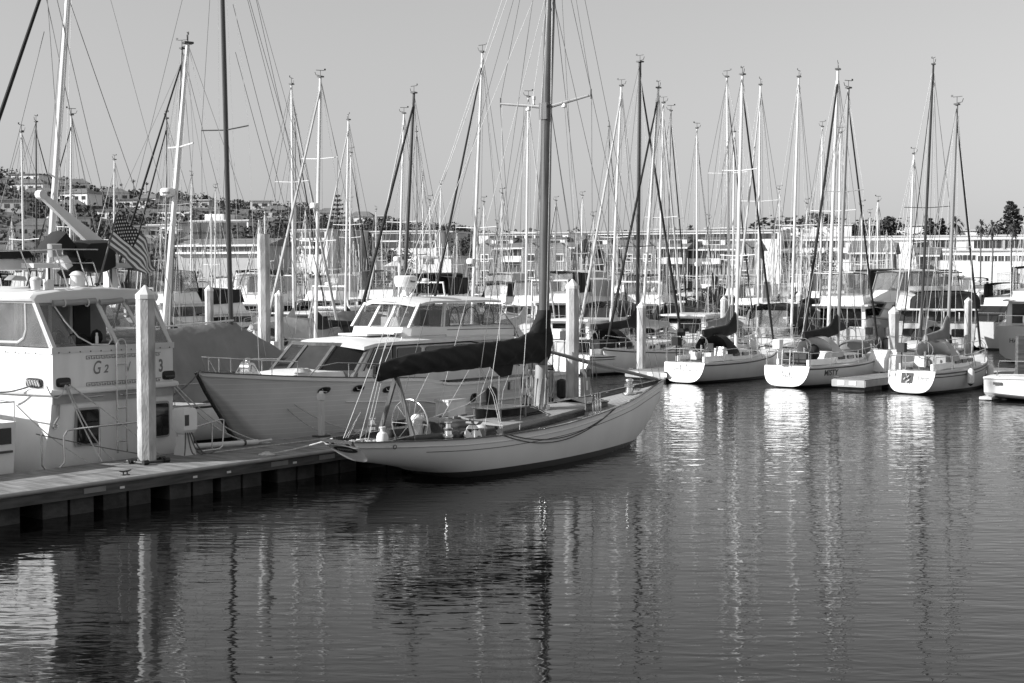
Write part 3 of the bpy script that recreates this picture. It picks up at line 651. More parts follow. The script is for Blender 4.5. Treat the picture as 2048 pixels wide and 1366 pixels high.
    def post(yb, yt, w=.05, nm='canopy_post'):
        MB().loft([[(-.02, yb - w, ZB), (-.02, yb + w, ZB), (.03, yb + w, ZB), (.03, yb - w, ZB)], [(XT, yt - w, ZT), (XT, yt + w, ZT), (XT + .05, yt + w, ZT), (XT + .05, yt - w, ZT)]]).build(nm, 'cream', t)
    for a in ((HW - .06, HW - .02), (-.1, .04), (-.98, -.72), (-HW + .06, -HW + .2)): post(*a)
    def V2(y, u): return Vector((lerp(0, XT, u) + .02, y, lerp(ZB, ZT, u)))
    quad_panel('vinyl_pane', [V2(HW - .1, 0), V2(1.05, 0), V2(1.35, 1), V2(HW - .06, 1)], .01, 'vinyl', t)
    quad_panel('vinyl_pane', [V2(-.15, 0), V2(-.93, 0), V2(-.77, 1), V2(0, 1)], .01, 'vinyl', t)
    quad_panel('vinyl_pane', [V2(-1.03, 0), V2(-HW + .1, 0), V2(-HW + .24, 1), V2(-.77, 1)], .01, 'vinyl', t)
    # opened flap edge and rolls under the roof
    mb = MB(); mb.tube([V2(1.3, .98), V2(1.12, .55), V2(.9, .2), V2(.6, .03), V2(.15, .01), V2(0, .12), V2(0, .35)], .018); mb.build('flap_edge', 'cream', t)
    for y0, y1 in ((1.3, .1), (.0, -.68), (-.78, -1.5)):
        mb = MB(); mb.tube([V2(y0, .93) + Vector((-.04, 0, 0)), V2((y0 + y1) / 2, .94) + Vector((-.04, 0, 0)), V2(y1, .97) + Vector((-.04, 0, 0))], .075, 10); mb.build('rolled_vinyl', 'greyp', t)
    for y in (1.0, .35): mb = MB(); mb.tube([V2(y, .93) + Vector((-.04 + .085 * math.cos(a), 0, .085 * math.sin(a))) for a in [6.283 * k / 10 for k in range(11)]], .018); mb.build('roll_strap', 'cream', t)
    # port side panes
    for s in (1, -1):
        def SP(x, z): return (x, s * (HW - .02 + .02 * x), z)
        quad_panel('side_vinyl', [SP(.12, 3.36), SP(2.9, 3.36), SP(2.9, 4.42), SP(.7, 4.42)], .01, 'vinyl', t)
        mb = MB(); fr = [SP(1.0, 4.36), SP(.98, 3.75), SP(1.08, 3.55), SP(1.3, 3.45), SP(2.9, 3.43)]; mb.tube(fr, .035); mb.tube([SP(.72, 4.40), SP(2.9, 4.42)], .045); mb.tube([SP(.05, 3.34), SP(.7, 4.42)], .045); mb.build('side_frame', 'cream', t)
        MB().prism([SP(2.9, 3.2), SP(8.5, 3.2), SP(7.8, 4.45), SP(2.9, 4.45)], (0, -s * .06, 0)).build('cabin_side', 'gel', t)
        for k in range(3): MB().prism(rounded([SP(3.3 + k * 1.6, 3.5), SP(4.6 + k * 1.6, 3.5), SP(4.6 + k * 1.6, 4.2), SP(3.3 + k * 1.6, 4.2)], .15), (0, s * .02, 0)).build('cabin_window', 'glassd', t)
    quad_panel('cabin_front', [(8.5, 1.85, 3.2), (8.5, -1.85, 3.2), (7.8, -1.85, 4.45), (7.8, 1.85, 4.45)], .05, 'gel', t)
    # inside: aft cabin bulkhead, door, posts, bags
    quad_panel('bulkhead', [(2.6, 1.7, 2.4), (2.6, -1.7, 2.4), (2.6, -1.7, 4.5), (2.6, 1.7, 4.5)], .05, 'greyp', t)
    for y, w in ((.55, .62), (-.95, .5)): MB().box((2.56, y, 3.45), (.03, w, 1.9)).build('cabin_door', 'black', t)
    for y in (1.05, .93, .1, -.5): MB().box((2.4, y, 3.45), (.06, .07, 2.1)).build('cabin_post', 'gel2', t)
    MB().box((1.2, .3, 3.12), (1.2, 1.6, .5)).build('settee', 'black', t)
    rr = random.Random(5); mb = MB()
    for k in range(7): mb.ell((1.1 + rr.uniform(-.2, .3), .75 - k * .17, 3.40 + rr.uniform(0, .12)), (.16, .14, .10 + rr.uniform(0, .12)), 8, 5)
    mb.build('settee_cushion', 'canvas', t)
    mb = MB(); mb.lathe([(.04, 0), (.04, .16), (.025, .2), (.03, .25), (.02, .26)], (.6, .05, 3.38), 10); mb.build('bottle', 'gel', t)
    # roof with a crowned edge
    mb = MB(); prof = [(-1.82, 4.42), (-1.86, 4.50), (-1.78, 4.60), (-1.2, 4.68), (0, 4.74), (1.2, 4.68), (1.78, 4.60), (1.86, 4.50), (1.82, 4.42)]
    mb.loft([[(x + (.12 * (y / 1.8)**2 if x < 1 else 0), y * k, z - dz) for y, z in prof] for x, k, dz in ((.45, .96, .04), (.52, 1, 0), (5, 1.04, 0), (8.2, 1.04, .05))]); mb.build('roof', 'gel', t, smooth=40)
    mb = MB(); mb.loft([[(.62 + .12 * (y / 1.7)**2, y, 4.30 + .06 * (1 - (y / 1.7)**2)), (.62 + .12 * (y / 1.7)**2, y, 4.56)] for y in [-1.7 + 3.4 * k / 12 for k in range(13)]], False, False); mb.build('valance', 'cream', t)
    # stern ladder
    mb = MB()
    for y in (.02, -.26): mb.tube([(-.1, y, .78), (-.1, y, 3.30)], .018, 8)
    mb.tube([(-.1, -.12 + .14 * math.cos(a), 3.30 + .2 * math.sin(a)) for a in [math.pi * k / 8 for k in range(9)]], .018, 8)
    lad = mb.build('ladder', 'steel', t)
    for z in (1.05, 1.45, 1.85, 2.9): MB().tube([(-.1, .02, z), (-.1, -.26, z)], .016).build('rung', 'steel', lad)
    for y in (1.05, 1.5): mb = MB(); mb.lathe([(.06, 0), (.05, .02), (.02, .02)], n=10); 
    for y, z in ((1.66, 1.55),): 
        mb = MB(); mb.tube([(-.0, y + .03 * math.cos(a) * 2, z + .06 * math.sin(a)) for a in [6.283 * k / 10 for k in range(11)]], .02); mb.build('exhaust_ring', 'steel', t)
    mb = MB(); mb.tube([(-.03, 1.58, 2.05), (-.05, 1.62, 1.75), (-.03, 1.72, 1.6)], .03); mb.build('exhaust_pipe', 'alug', t)
    # flybridge rail on the roof
    def rl(*p, r=.018, m='steel', nm='roof_rail'): return MB().tube(p, r, 6).build(nm, m, t)
    zr = 5.60
    rl((1.1, 2.9, 5.55), (1.1, 1.6, zr), (1.2, .6, zr + .04), (1.35, -.55, zr + .05), (1.9, -1.55, zr + .03), (4.5, -1.7, zr)); 
    for y, y2, x in ((1.75, 1.55, 1.05), (.75, .60, 1.1), (.05, -.1, 1.25), (-.35, -.5, 1.3), (-.95, -1.05, 1.6), (-1.4, -1.5, 1.85)): rl((x, y2 - .12, 4.70), (x + .1, y, zr + .02), nm='rail_post')
    rl((1.5, -1.5, 5.2), (4.5, -1.7, 5.2)); rl((1.2, 1.6, 5.3), (1.3, -.4, 5.32), r=.012)
    # boom crane
    P1 = GF.on(0, 2.2, 83, 390); P2 = GF.on(0, 2.2, 198, 492)
    d = (P2 - P1).normalized(); up = Vector((1, 0, 0)).cross(d).normalized()
    def sec(p, h, w): return [p + up * h + Vector((w, 0, 0)), p + up * h - Vector((w, 0, 0)), p - up * h - Vector((w, 0, 0)), p - up * h + Vector((w, 0, 0))]
    cr = MB().loft([sec(P1, .07, .06), sec(P1 + d * .3, .08, .07), sec(P2, .17, .09), sec(P2 + d * .4, .17, .09)]).build('crane_boom', 'gel', t)
    MB().tube([P1 + Vector((-.1, 0, 0)) - d * .02, P1 + Vector((.1, 0, 0)) - d * .02], .11, 14).build('sheave', 'gel', cr)
    MB().box((2.2, P2.y + .05 - .4, 5.1), (.22, .3, .9)).build('crane_post', 'gel', cr)
    # dark covers over helm and chairs
    def cover(pts, th, seed, nm='canvas_cover', m='canvas'):
        rr = random.Random(seed); rings = []; n = len(pts)
        c = sum((Vector(p) for p in pts), Vector()) / n
        for x, k in ((-th, .86), (-th * .7, .98), (0, 1.02), (th * .7, .97), (th, .8)):
            rings.append([(p[0] + x, c.y + (p[1] - c.y) * k * rr.uniform(.96, 1.04), c.z + (p[2] - c.z) * k * rr.uniform(.97, 1.03)) for p in pts])
        return MB().loft(rings).build(nm, m, t, smooth=50)
    def gp(x, *px): return [GF.on(0, x, *q) for q in px]
    cover(gp(1.9, (82, 506), (90, 490), (116, 462), (127, 478), (140, 492), (130, 500), (104, 500)), .35, 1)
    cover(gp(1.8, (140, 500), (155, 482), (210, 481), (214, 520), (214, 535), (196, 545), (172, 543), (158, 520), (142, 515)), .45, 2)
    cover(gp(1.5, (97, 488), (120, 488), (120, 512), (99, 515)), .1, 3, 'seat_back', 'greyp')
    cover(gp(1.6, (120, 545), (140, 530), (165, 520), (160, 545), (132, 557)), .2, 4)
    cover(gp(1.6, (112, 512), (128, 510), (142, 535), (128, 543)), .15, 14, 'helm_side', 'gel2')
    for px in (62, 225): 
        p = GF.on(0, 1.9, px, 531); o = MB().box((p.x, p.y - .25, p.z), (.5, .7, .12)).build('bench_cushion', 'cream', t)
        [MB().tube([(p.x, p.y + yy, 4.7), (p.x, p.y + yy, p.z)], .03).build('bench_leg', 'dark', o) for yy in (.05, -.5)]
    p = GF.on(0, 1.2, 155, 562); mb = MB(); mb.lathe([(.20, 0), (.20, .06), (.17, .08), (.17, .32), (.20, .34), (.12, .42), (.03, .45)], (p.x, p.y, 4.68), 16); mb.build('dome_lantern', 'gel', t)
    # pale side deckhouse seen left behind the rail
    cover(gp(3.0, (-40, 516), (40, 518), (60, 540), (-40, 542)), .5, 6, 'dinghy_cover', 'gel2'); cover(gp(2.7, (-40, 500), (38, 500), (52, 516), (-40, 520)), .5, 7)
    cover(gp(1.6, (12, 560), (22, 550), (46, 553), (48, 562)), .15, 8, 'cushion', 'greyp')
    return t
make_houseboat()
def gth(name, label, cat, px, py, x, z):
    p = GF.on(0, x, px, py); return thing(name, label, cat, GF.w(p.x, p.y, z), GF.deg)
def houseboat_things():
    t = gth('bucket', 'small white bucket with rags on the motor yacht roof behind the rail', 'bucket', 71, 562, .95, 4.68)
    MB().lathe([(.10, 0), (.13, .22), (.14, .23)], n=14).build('pail', 'foam', t); MB().ell((0, 0, .24), (.14, .12, .07)).build('rags', 'cream', t)
    t = gth('storage_box', 'small plain white box on the motor yacht roof beside the rag bucket', 'box', 97, 564, .9, 4.68)
    MB().box((0, 0, .11), (.16, .18, .22)).build('box_body', 'foam', t); MB().box((0, 0, .23), (.18, .2, .02)).build('lid', 'foam', t)
    # flag on a leaning staff
    A = GF.on(0, 1.0, 197, 566); B = GF.on(0, 1.0, 238, 415); o = GF.w(A.x, A.y, A.z); A0 = A.copy()
    t = thing('flag_staff', 'leaning pole holding the flag on the motor yacht roof', 'flagpole', o, GF.deg)
    MB().tube([(0, 0, 0), B - A0], [.028, .018], 8).build('pole', 'spar', t)
    mb = MB(); mb.ell(B - A0, (.03, .03, .03), 8, 6); mb.build('finial', 'dark', t)
    fl = thing('flag', 'stars and stripes flag flying from the leaning pole above the motor yacht', 'flag', o, GF.deg)
    P = lambda px, py: GF.on(0, 1.0, px, py) - A0
    # cloth grid: u along fly, v down hoist
    top = [P(233, 423), P(252, 441), P(274, 458), P(287, 474), P(296, 496), P(306, 520), P(315, 536)]
    bot = [P(214, 492), P(232, 505), P(250, 517), P(262, 531), P(272, 541), P(286, 547), P(291, 558)]
    NU, NV = 40, 26
    def cp(u, v):
        k = u * (len(top) - 1); i = min(len(top) - 2, int(k)); f = k - i
        a = top[i].lerp(top[i + 1], f); b = bot[i].lerp(bot[i + 1], f); p = a.lerp(b, v)
        p.x += .13 * u * math.sin(u * 9 - v * 3.2 + .5) + .03 * math.sin(u * 21 + v * 7) * u; p.y += .04 * u * math.sin(7 * u + 2 * v); p.z += .02 * math.sin(u * 11 + 2 * v) * u; return p
    for k in range(13):
        mb = MB(); u0 = .40 if k < 7 else 0.; nn = 24
        mb.loft([[cp(lerp(u0, 1, i / nn), k / 13), cp(lerp(u0, 1, i / nn), (k + .5) / 13), cp(lerp(u0, 1, i / nn), (k + 1) / 13)] for i in range(nn + 1)], False, False)
        mb.build('stripe', 'flagd' if k % 2 == 0 else 'flagw', fl, smooth=80)
    mb = MB(); mb.loft([[cp(.40 * i / 14, 7 / 13 * j / 10) for j in range(11)] for i in range(15)], False, False); can = mb.build('canton', 'flagb', fl, smooth=80)
    mb = MB()
    for r in range(9):
        for c in range(6 if r % 2 == 0 else 5):
            u = .40 * ((c + .5 + (.5 if r % 2 else 0)) / 6.1); v = 7 / 13 * (r + .7) / 9.6; ce = cp(u, v); du = (cp(u + .01, v) - ce).normalized(); dv = (cp(u, v + .01) - ce).normalized(); n = du.cross(dv).normalized()
            if n.x > 0: n = -n
            pts = [ce + n * .012 + (du * math.cos(a) + dv * math.sin(a)) * (.032 if q % 2 == 0 else .014) for q, a in enumerate([6.283 * q / 10 + .3 for q in range(10)])]
            mb.add(pts, [tuple(range(10))])
    mb.build('stars', 'flagw', can, smooth=0)
houseboat_things()

# ---------------------------------------------------------------- varnished cabin cruiser lying along the back of the dock
_p = DK.w(15.6, 5.02); CF = Fr(_p.x, _p.y, DANG + 180)
def make_cruiser():
    t = thing('cabin_cruiser', 'classic wooden cabin cruiser with lapped white planking, oval portlights and glazed flybridge', 'motor cruiser', (CF.o[0], CF.o[1], 0), CF.deg)
    st = [(0, 1.75, 1.66, -.3), (4, 2.0, 1.68, -.4), (7, 2.1, 1.72, -.5), (8.2, 2.12, 1.92, -.5), (10, 2.05, 2.02, -.5), (12, 1.72, 2.14, -.5), (13.2, 1.30, 2.22, -.25), (13.8, 1.02, 2.27, .35), (14.3, .74, 2.31, 1.1), (14.8, .42, 2.35, 1.75), (15.2, .10, 2.39, 2.3)]
    H = Hull(st, 'power', flare=.30)
    H.mesh(60, 14).build('hull', 'hull_cc', t, smooth=50)
    H.deck(50, drop=.10, camber=.09).build('deck', 'deckgrey', t)
    for s in (1, -1):
        H.rail(.05, s, -.10, off=.015, x0=8.2, x1=15.2, nx=40, h=.09).build('sheer_moulding', 'gel', t)
        H.rail(.04, s, -.08, off=.015, x0=0, x1=7.4, nx=30, h=.07).build('sheer_moulding', 'gel', t)
        H.rail(.05, s, -.0, off=-.02, x0=8.2, x1=15.15, nx=40, h=.03).build('toe_rail', 'varnish', t)
        H.rail(.022, s, -.70, off=.02, x0=0, x1=11.2, nx=40).build('rub_strake', 'gel', t)
    mb = MB(); mb.tube([(15.26, 0, 2.4), (14.95, 0, 1.85), (14.52, 0, 1.25), (14.08, 0, .65), (13.75, 0, .3), (13.2, 0, -.3)], [.06, .05, .05, .05, .05, .05], 6); mb.build('stem', 'varnish', t)
    # step-down scroll in the sheer, port side
    # portlights
    for px, py in ((649, 781), (717, 777), (775, 779), (946, 795)):
        # find the hull surface under that pixel
        x = 10.
        for _ in range(20):
            p = CF.on(1, H.half(x, 1.4 if px < 900 else 1.2), px, py); x = max(0, min(15, p.x))
            p = CF.on(1, H.half(x, p.z), px, py); x = p.x
        z = p.z; rx = .17 if px < 900 else .13; rz = .085 if px < 900 else .13
        ring = [(x + rx * math.copysign(abs(math.cos(a))**.7, math.cos(a)) - .04 * math.sin(a), z + rz * math.copysign(abs(math.sin(a))**.8, math.sin(a))) for a in [6.283 * k / 20 for k in range(20)]]
        fr = MB().prism([(a, H.half(a, b) + .0, b) for a, b in ring], (0, .03, 0)).build('porthole', 'glassd', t)
        MB().tube([(a, H.half(a, b) + .035, b) for a, b in ring] + [(ring[0][0], H.half(*ring[0]) + .035, ring[0][1])], .014, 5).build('rim', 'dark', fr)
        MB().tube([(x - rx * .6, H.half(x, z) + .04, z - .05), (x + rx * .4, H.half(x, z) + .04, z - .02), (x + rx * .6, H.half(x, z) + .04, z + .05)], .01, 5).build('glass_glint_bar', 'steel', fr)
    for x0 in (3.0, 4.0): 
        MB().prism([(x0, H.half(x0, 1.4) + .0, 1.28), (x0 + .8, H.half(x0 + .8, 1.4), 1.28), (x0 + .8, H.half(x0 + .8, 1.5), 1.55), (x0, H.half(x0, 1.5), 1.55)], (0, .025, 0)).build('vent_panel', 'gel2', t)
        MB().box((x0 - .12, H.half(x0, 1.4) + .01, 1.42), (.08, .04, .26)).build('vent_slot', 'dark', t)
    P = lambda y, px, py: CF.on(1, y, px, py)
    W1 = 1.40
    zd = lambda x: H.Z(x) - .1
    # windshield (four posts, three panes)
    yb = [W1, .55, -.45, -W1]; bot = [P(W1, 718, 738), P(.55, 647, 717), P(-.45, 587, 716), P(-W1, 532, 718)]; top = [P(W1 - .1, 741, 686), P(.50, 670, 682), P(-.40, 609, 678), P(-W1 + .1, 554, 678)]
    cb = Vector((12.0, 0, 2.1)); 
    xb = [10.5, 11.25, 11.45, 11.15]; xt = [9.8, 10.45, 10.65, 10.4]
    for k in range(4):
        bot[k] = Vector((xb[k], yb[k], 2.22)); top[k] = Vector((xt[k], yb[k] * .94, 2.95))
    for k in range(3):
        quad_panel('windshield_pane', [bot[k], bot[k + 1], top[k + 1], top[k]], .02, 'glassd' if k != 1 else 'glassm', t)
    for k in range(4):
        d = .06; o = MB(); 
        o.loft([[q + Vector((.05, d, 0)), q + Vector((.05, -d, 0)), q + Vector((-.05, -d, 0)), q + Vector((-.05, d, 0))] for q in (bot[k] + (bot[k] - top[k]) * .35, top[k])]); o.build('windshield_post', 'varnish2', t)
    mb = MB(); mb.loft([[b + Vector((.06, 0, -.24)), b + Vector((.06, 0, .03)), b + Vector((-.05, 0, .03)), b + Vector((-.05, 0, -.24))] for b in bot]); mb.loft([[b + Vector((.05, 0, -.02)), b + Vector((.05, 0, .08)), b + Vector((-.05, 0, .08)), b + Vector((-.05, 0, -.02))] for b in top]); mb.build('windshield_sill', 'varnish2', t)
    # trunk in front of the windshield
    MB().loft([[(x, -w, zd(x)), (x, w, zd(x)), (x, w * .95, z), (x, 0, z + .07), (x, -w * .95, z)] for x, w, z in ((12.4, .75, 2.16), (12.2, .85, 2.22), (11.4, 1.05, 2.24), (10.5, 1.3, 2.22))]).build('fore_trunk', 'gel2', t)
    # cabin sides
    for s in (1, -1):
        side = [(10.4, 1.75), (10.4, 2.22), (9.75, 2.98), (3.2, 2.95), (2.2, 2.2), (2.0, 1.7)]
        MB().prism([(x, s * (W1 if x > 9 else W1 + .02), z) for x, z in side], (0, -s * .05, 0)).build('cabin_side', 'gel2', t)
        for a, b, c, d in ((10.05, 9.0, 9.65, 9.0), (8.7, 7.6, 8.7, 7.6), (7.4, 5.4, 7.4, 5.2)):
            fr = MB().prism(rounded([(a, s * (W1 + .02), 2.27), (b, s * (W1 + .02), 2.27), (d, s * (W1 + .02), 2.83), (c, s * (W1 + .02), 2.83)], .12), (0, s * .02, 0)).build('window', 'glassm', t)
        MB().prism([(5.1, s * (W1 + .02), 2.25), (3.5, s * (W1 + .02), 2.25), (3.6, s * (W1 + .02), 2.5), (4.4, s * (W1 + .02), 2.75), (5.1, s * (W1 + .02), 2.83)], (0, s * .02, 0)).build('window', 'glassm', t)
        mb = MB(); mb.tube([(10.2, s * (W1 + .05), 2.22), (9.72, s * (W1 + .05), 2.9), (5.2, s * (W1 + .05), 2.9), (4.0, s * (W1 + .05), 2.72), (3.3, s * (W1 + .05), 2.3), (2.6, s * (W1 + .05), 2.0)], .022); mb.build('window_moulding', 'dark', t)
        MB().box((8.85, s * (W1 + .03), 2.5), (.14, .05, .9)).build('door_post', 'dark', t)
    # cabin roof
    def roof(nm, xs, w, z, th, mat, ov=.15, crown=.13):
        rings = []
        for i, x in enumerate(xs):
            k = [.86, .97, 1, 1, 1, .96][min(i, 5)] if len(xs) == 6 else 1; ww = (w + ov) * k; dz = [-.12, -.03, 0, 0, 0, -.03][i] if len(xs) == 6 else 0
            rings.append([(x - .35 * abs(q)**2.2 * (i < 2), ww * q, z + dz + crown * (1 - abs(q)**2.2) + tt) for q, tt in [(-1, 0), (-1, th)] + [(q, th) for q in (-.9, -.6, -.2, .2, .6, .9)] + [(1, th), (1, 0)] + [(.5, 0), (-.5, 0)]])
        return MB().loft(rings).build(nm, mat, t, smooth=45)
    roof('cabin_roof', [10.45, 10.15, 9.0, 6.5, 4.2, 3.0], 1.45, 2.94, .10, 'gel2')
    mb = MB(); mb.box((8.6, .1, 3.22), (1.3, 1.2, .06)); mb.box((8.0, .6, 3.25), (.9, .9, .05)); mb.build('roof_hatch', 'gel', t)
    for s in (1, -1): mb = MB(); mb.tube([(8.3, s * 1.25, 3.05), (8.3, s * 1.25, 3.15), (6.2, s * 1.25, 3.15), (6.2, s * 1.25, 3.05)], .014); mb.build('grab_rail', 'steel', t)
    # flybridge
    FW = 1.22
    mb = MB()
    mb.loft([[(x, -w, 3.02), (x, w, 3.02), (x - dx, w, z), (x - dx, -w, z)] for x, w, z, dx in ((8.15, 1.02, 3.42, .15), (7.9, FW, 3.42, .12), (2.6, FW, 3.36, 0))]); mb.build('bridge_coaming', 'gel', t)
    fb = [Vector((7.92, FW * .98, 3.42)), Vector((8.02, .35, 3.42)), Vector((8.02, -.35, 3.42)), Vector((7.92, -FW * .98, 3.42))]
    ft = [Vector((7.35, FW * .93, 4.16)), Vector((7.45, .33, 4.18)), Vector((7.45, -.33, 4.18)), Vector((7.35, -FW * .93, 4.16))]
    for k in range(3): quad_panel('bridge_pane', [fb[k], fb[k + 1], ft[k + 1], ft[k]], .012, 'pane', t)
    for k in range(4): MB().loft([[q + Vector((.03, .045, 0)), q + Vector((.03, -.045, 0)), q + Vector((-.03, -.045, 0)), q + Vector((-.03, .045, 0))] for q in (fb[k], ft[k])]).build('bridge_post', 'gel', t)
    for s in (1, -1):
        quad_panel('bridge_side_pane', [(7.9, s * FW, 3.42), (6.3, s * FW, 3.4), (6.15, s * FW * .95, 4.14), (7.35, s * FW * .95, 4.14)], .012, 'pane', t)
        MB().loft([[(6.25, s * FW, 3.1), (6.4, s * FW, 3.1), (6.4, s * FW - .05 * s, 3.1), (6.25, s * FW - .05 * s, 3.1)], [(6.05, s * FW * .95, 4.16), (6.2, s * FW * .95, 4.16), (6.2, s * FW * .95 - .05 * s, 4.16), (6.05, s * FW * .95 - .05 * s, 4.16)]]).build('bridge_post', 'gel', t)
        quad_panel('bridge_curtain', [(6.2, s * FW, 3.38), (2.6, s * FW, 3.3), (3.4, s * FW * .95, 4.05), (6.1, s * FW * .95, 4.14)], .012, 'vinyl', t)
        for x0, w in ((5.75, .5), (4.9, .85), (4.0, .6)):
            pts = [(x0 + w / 2 * math.cos(a), s * (FW * .99 + .02), 3.42 + .58 * math.sin(a)) for a in [math.pi * k / 12 for k in range(13)]]
            MB().tube(pts + [pts[0]], .014, 5).build('arched_window_seam', 'dark', t)
        mb = MB(); mb.tube([(3.4, s * 1.15, 4.05), (2.6, s * FW, 3.3), (2.3, s * FW, 2.9)], .012); mb.tube([(6.1, s * FW, 3.3), (2.6, s * FW, 3.25)], .012); mb.build('canopy_seam', 'dark', t)
    quad_panel('aft_curtain', [(2.6, FW, 3.3), (2.6, -FW, 3.3), (3.4, -FW * .95, 4.05), (3.4, FW * .95, 4.05)], .012, 'vinyl', t)
    # helm seats and wheel glimpsed inside
    MB().box((6.9, -.3, 3.55), (.4, .8, .3)).build('helm_console', 'cream', t)
    for y in (.45, -.4): MB().box((5.6, y, 3.6), (.45, .5, .6)).build('helm_seat', 'canvasm', t)
    roof('bridge_roof', [7.75, 7.5, 6.8, 5.4, 4.2, 3.3], 1.2, 4.15, .07, 'gel2', .08, .12)
    # radar
    rd = MB(); rd.lathe([(.1, 0), (.1, .06), (.31, .08), (.36, .2), (.37, .34), (.35, .40), (.30, .43), (.1, .44)], (6.7, .0, 4.58), 24); rd = rd.build('radar_dome', 'gel', t, smooth=40)
    wv = R(-90 - CF.deg); text('Raym', .09, lambda u, v: Vector((6.7 + .375 * math.cos(wv + .5 + u / .37), .375 * math.sin(wv + .5 + u / .37), 4.80 + v)), 'ink', rd, bold=.003)
    MB().lathe([(.14, 4.36), (.1, 4.42), (.1, 4.62)], (6.7, 0, 0), 12).build('radar_post', 'gel', rd)
    for a, b in (((6.4, .2, 4.38), (6.0, .5, 4.8)), ((6.2, -.3, 4.38), (5.9, 0, 4.9))): MB().tube([a, b], .02).build('antenna_arm', 'dark', t)
    # bow pulpit and side rails
    zr = .42
    for s in (1, -1):
        mb = MB(); pts = [(x, s * max(.0, H.B(x) - .08), H.Z(x) + zr) for x in (15.0, 14.6, 14.2, 13.6, 12.8)]
        pts[0] = (14.95, s * .1, H.Z(15) + zr); mb.tube([(14.75, s * .22, H.Z(14.8))] + pts, .017); 
        for x in (14.2, 13.5, 12.8): mb.tube([(x, s * (H.B(x) - .08), H.Z(x) - .05), (x, s * (H.B(x) - .08), H.Z(x) + zr)], .014)
        mb.build('bow_rail', 'steel', t)
        mb = MB(); pts = [(12.5, s * (H.B(12.5) - .08), H.Z(12.5) - .0), (12.2, s * (H.B(12.2) - .08), H.Z(12.2) + .3)] + [(x, s * (H.B(x) - .08), H.Z(x) + .42) for x in (11.6, 10.5, 9.2, 8.0)]; mb.tube(pts, .017)
        for x in (11.2, 9.9, 8.6): mb.tube([(x, s * (H.B(x) - .08), H.Z(x) - .05), (x, s * (H.B(x) - .08), H.Z(x) + .42)], .014)
        mb.build('side_rail', 'steel', t)
    mb = MB(); mb.tube([(14.97, -.1, H.Z(15) + zr), (14.97, .1, H.Z(15) + zr)], .017); mb.build('pulpit_bar', 'steel', t)
    mb = MB(); mb.tube([(13.4, -.18, 2.42), (13.4, .18, 2.42)], .15, 12); mb.box((13.4, 0, 2.28), (.5, .45, .08)); mb.lathe([(.1, 2.3), (.07, 2.62), (.11, 2.66), (.05, 2.7)], (13.4, 0, 0)); mb.build('windlass', 'steel', t)
    mb = MB()
    for k in range(5): mb.tube([(12.0 + (.28 - .02 * k) * math.cos(a), .75 + (.22 - .02 * k) * math.sin(a), 2.26 + .02 * k) for a in [6.283 * j / 16 for j in range(17)]], .02, 5)
    mb.build('rope_coil', 'rope', t)
    return H
CH = make_cruiser()

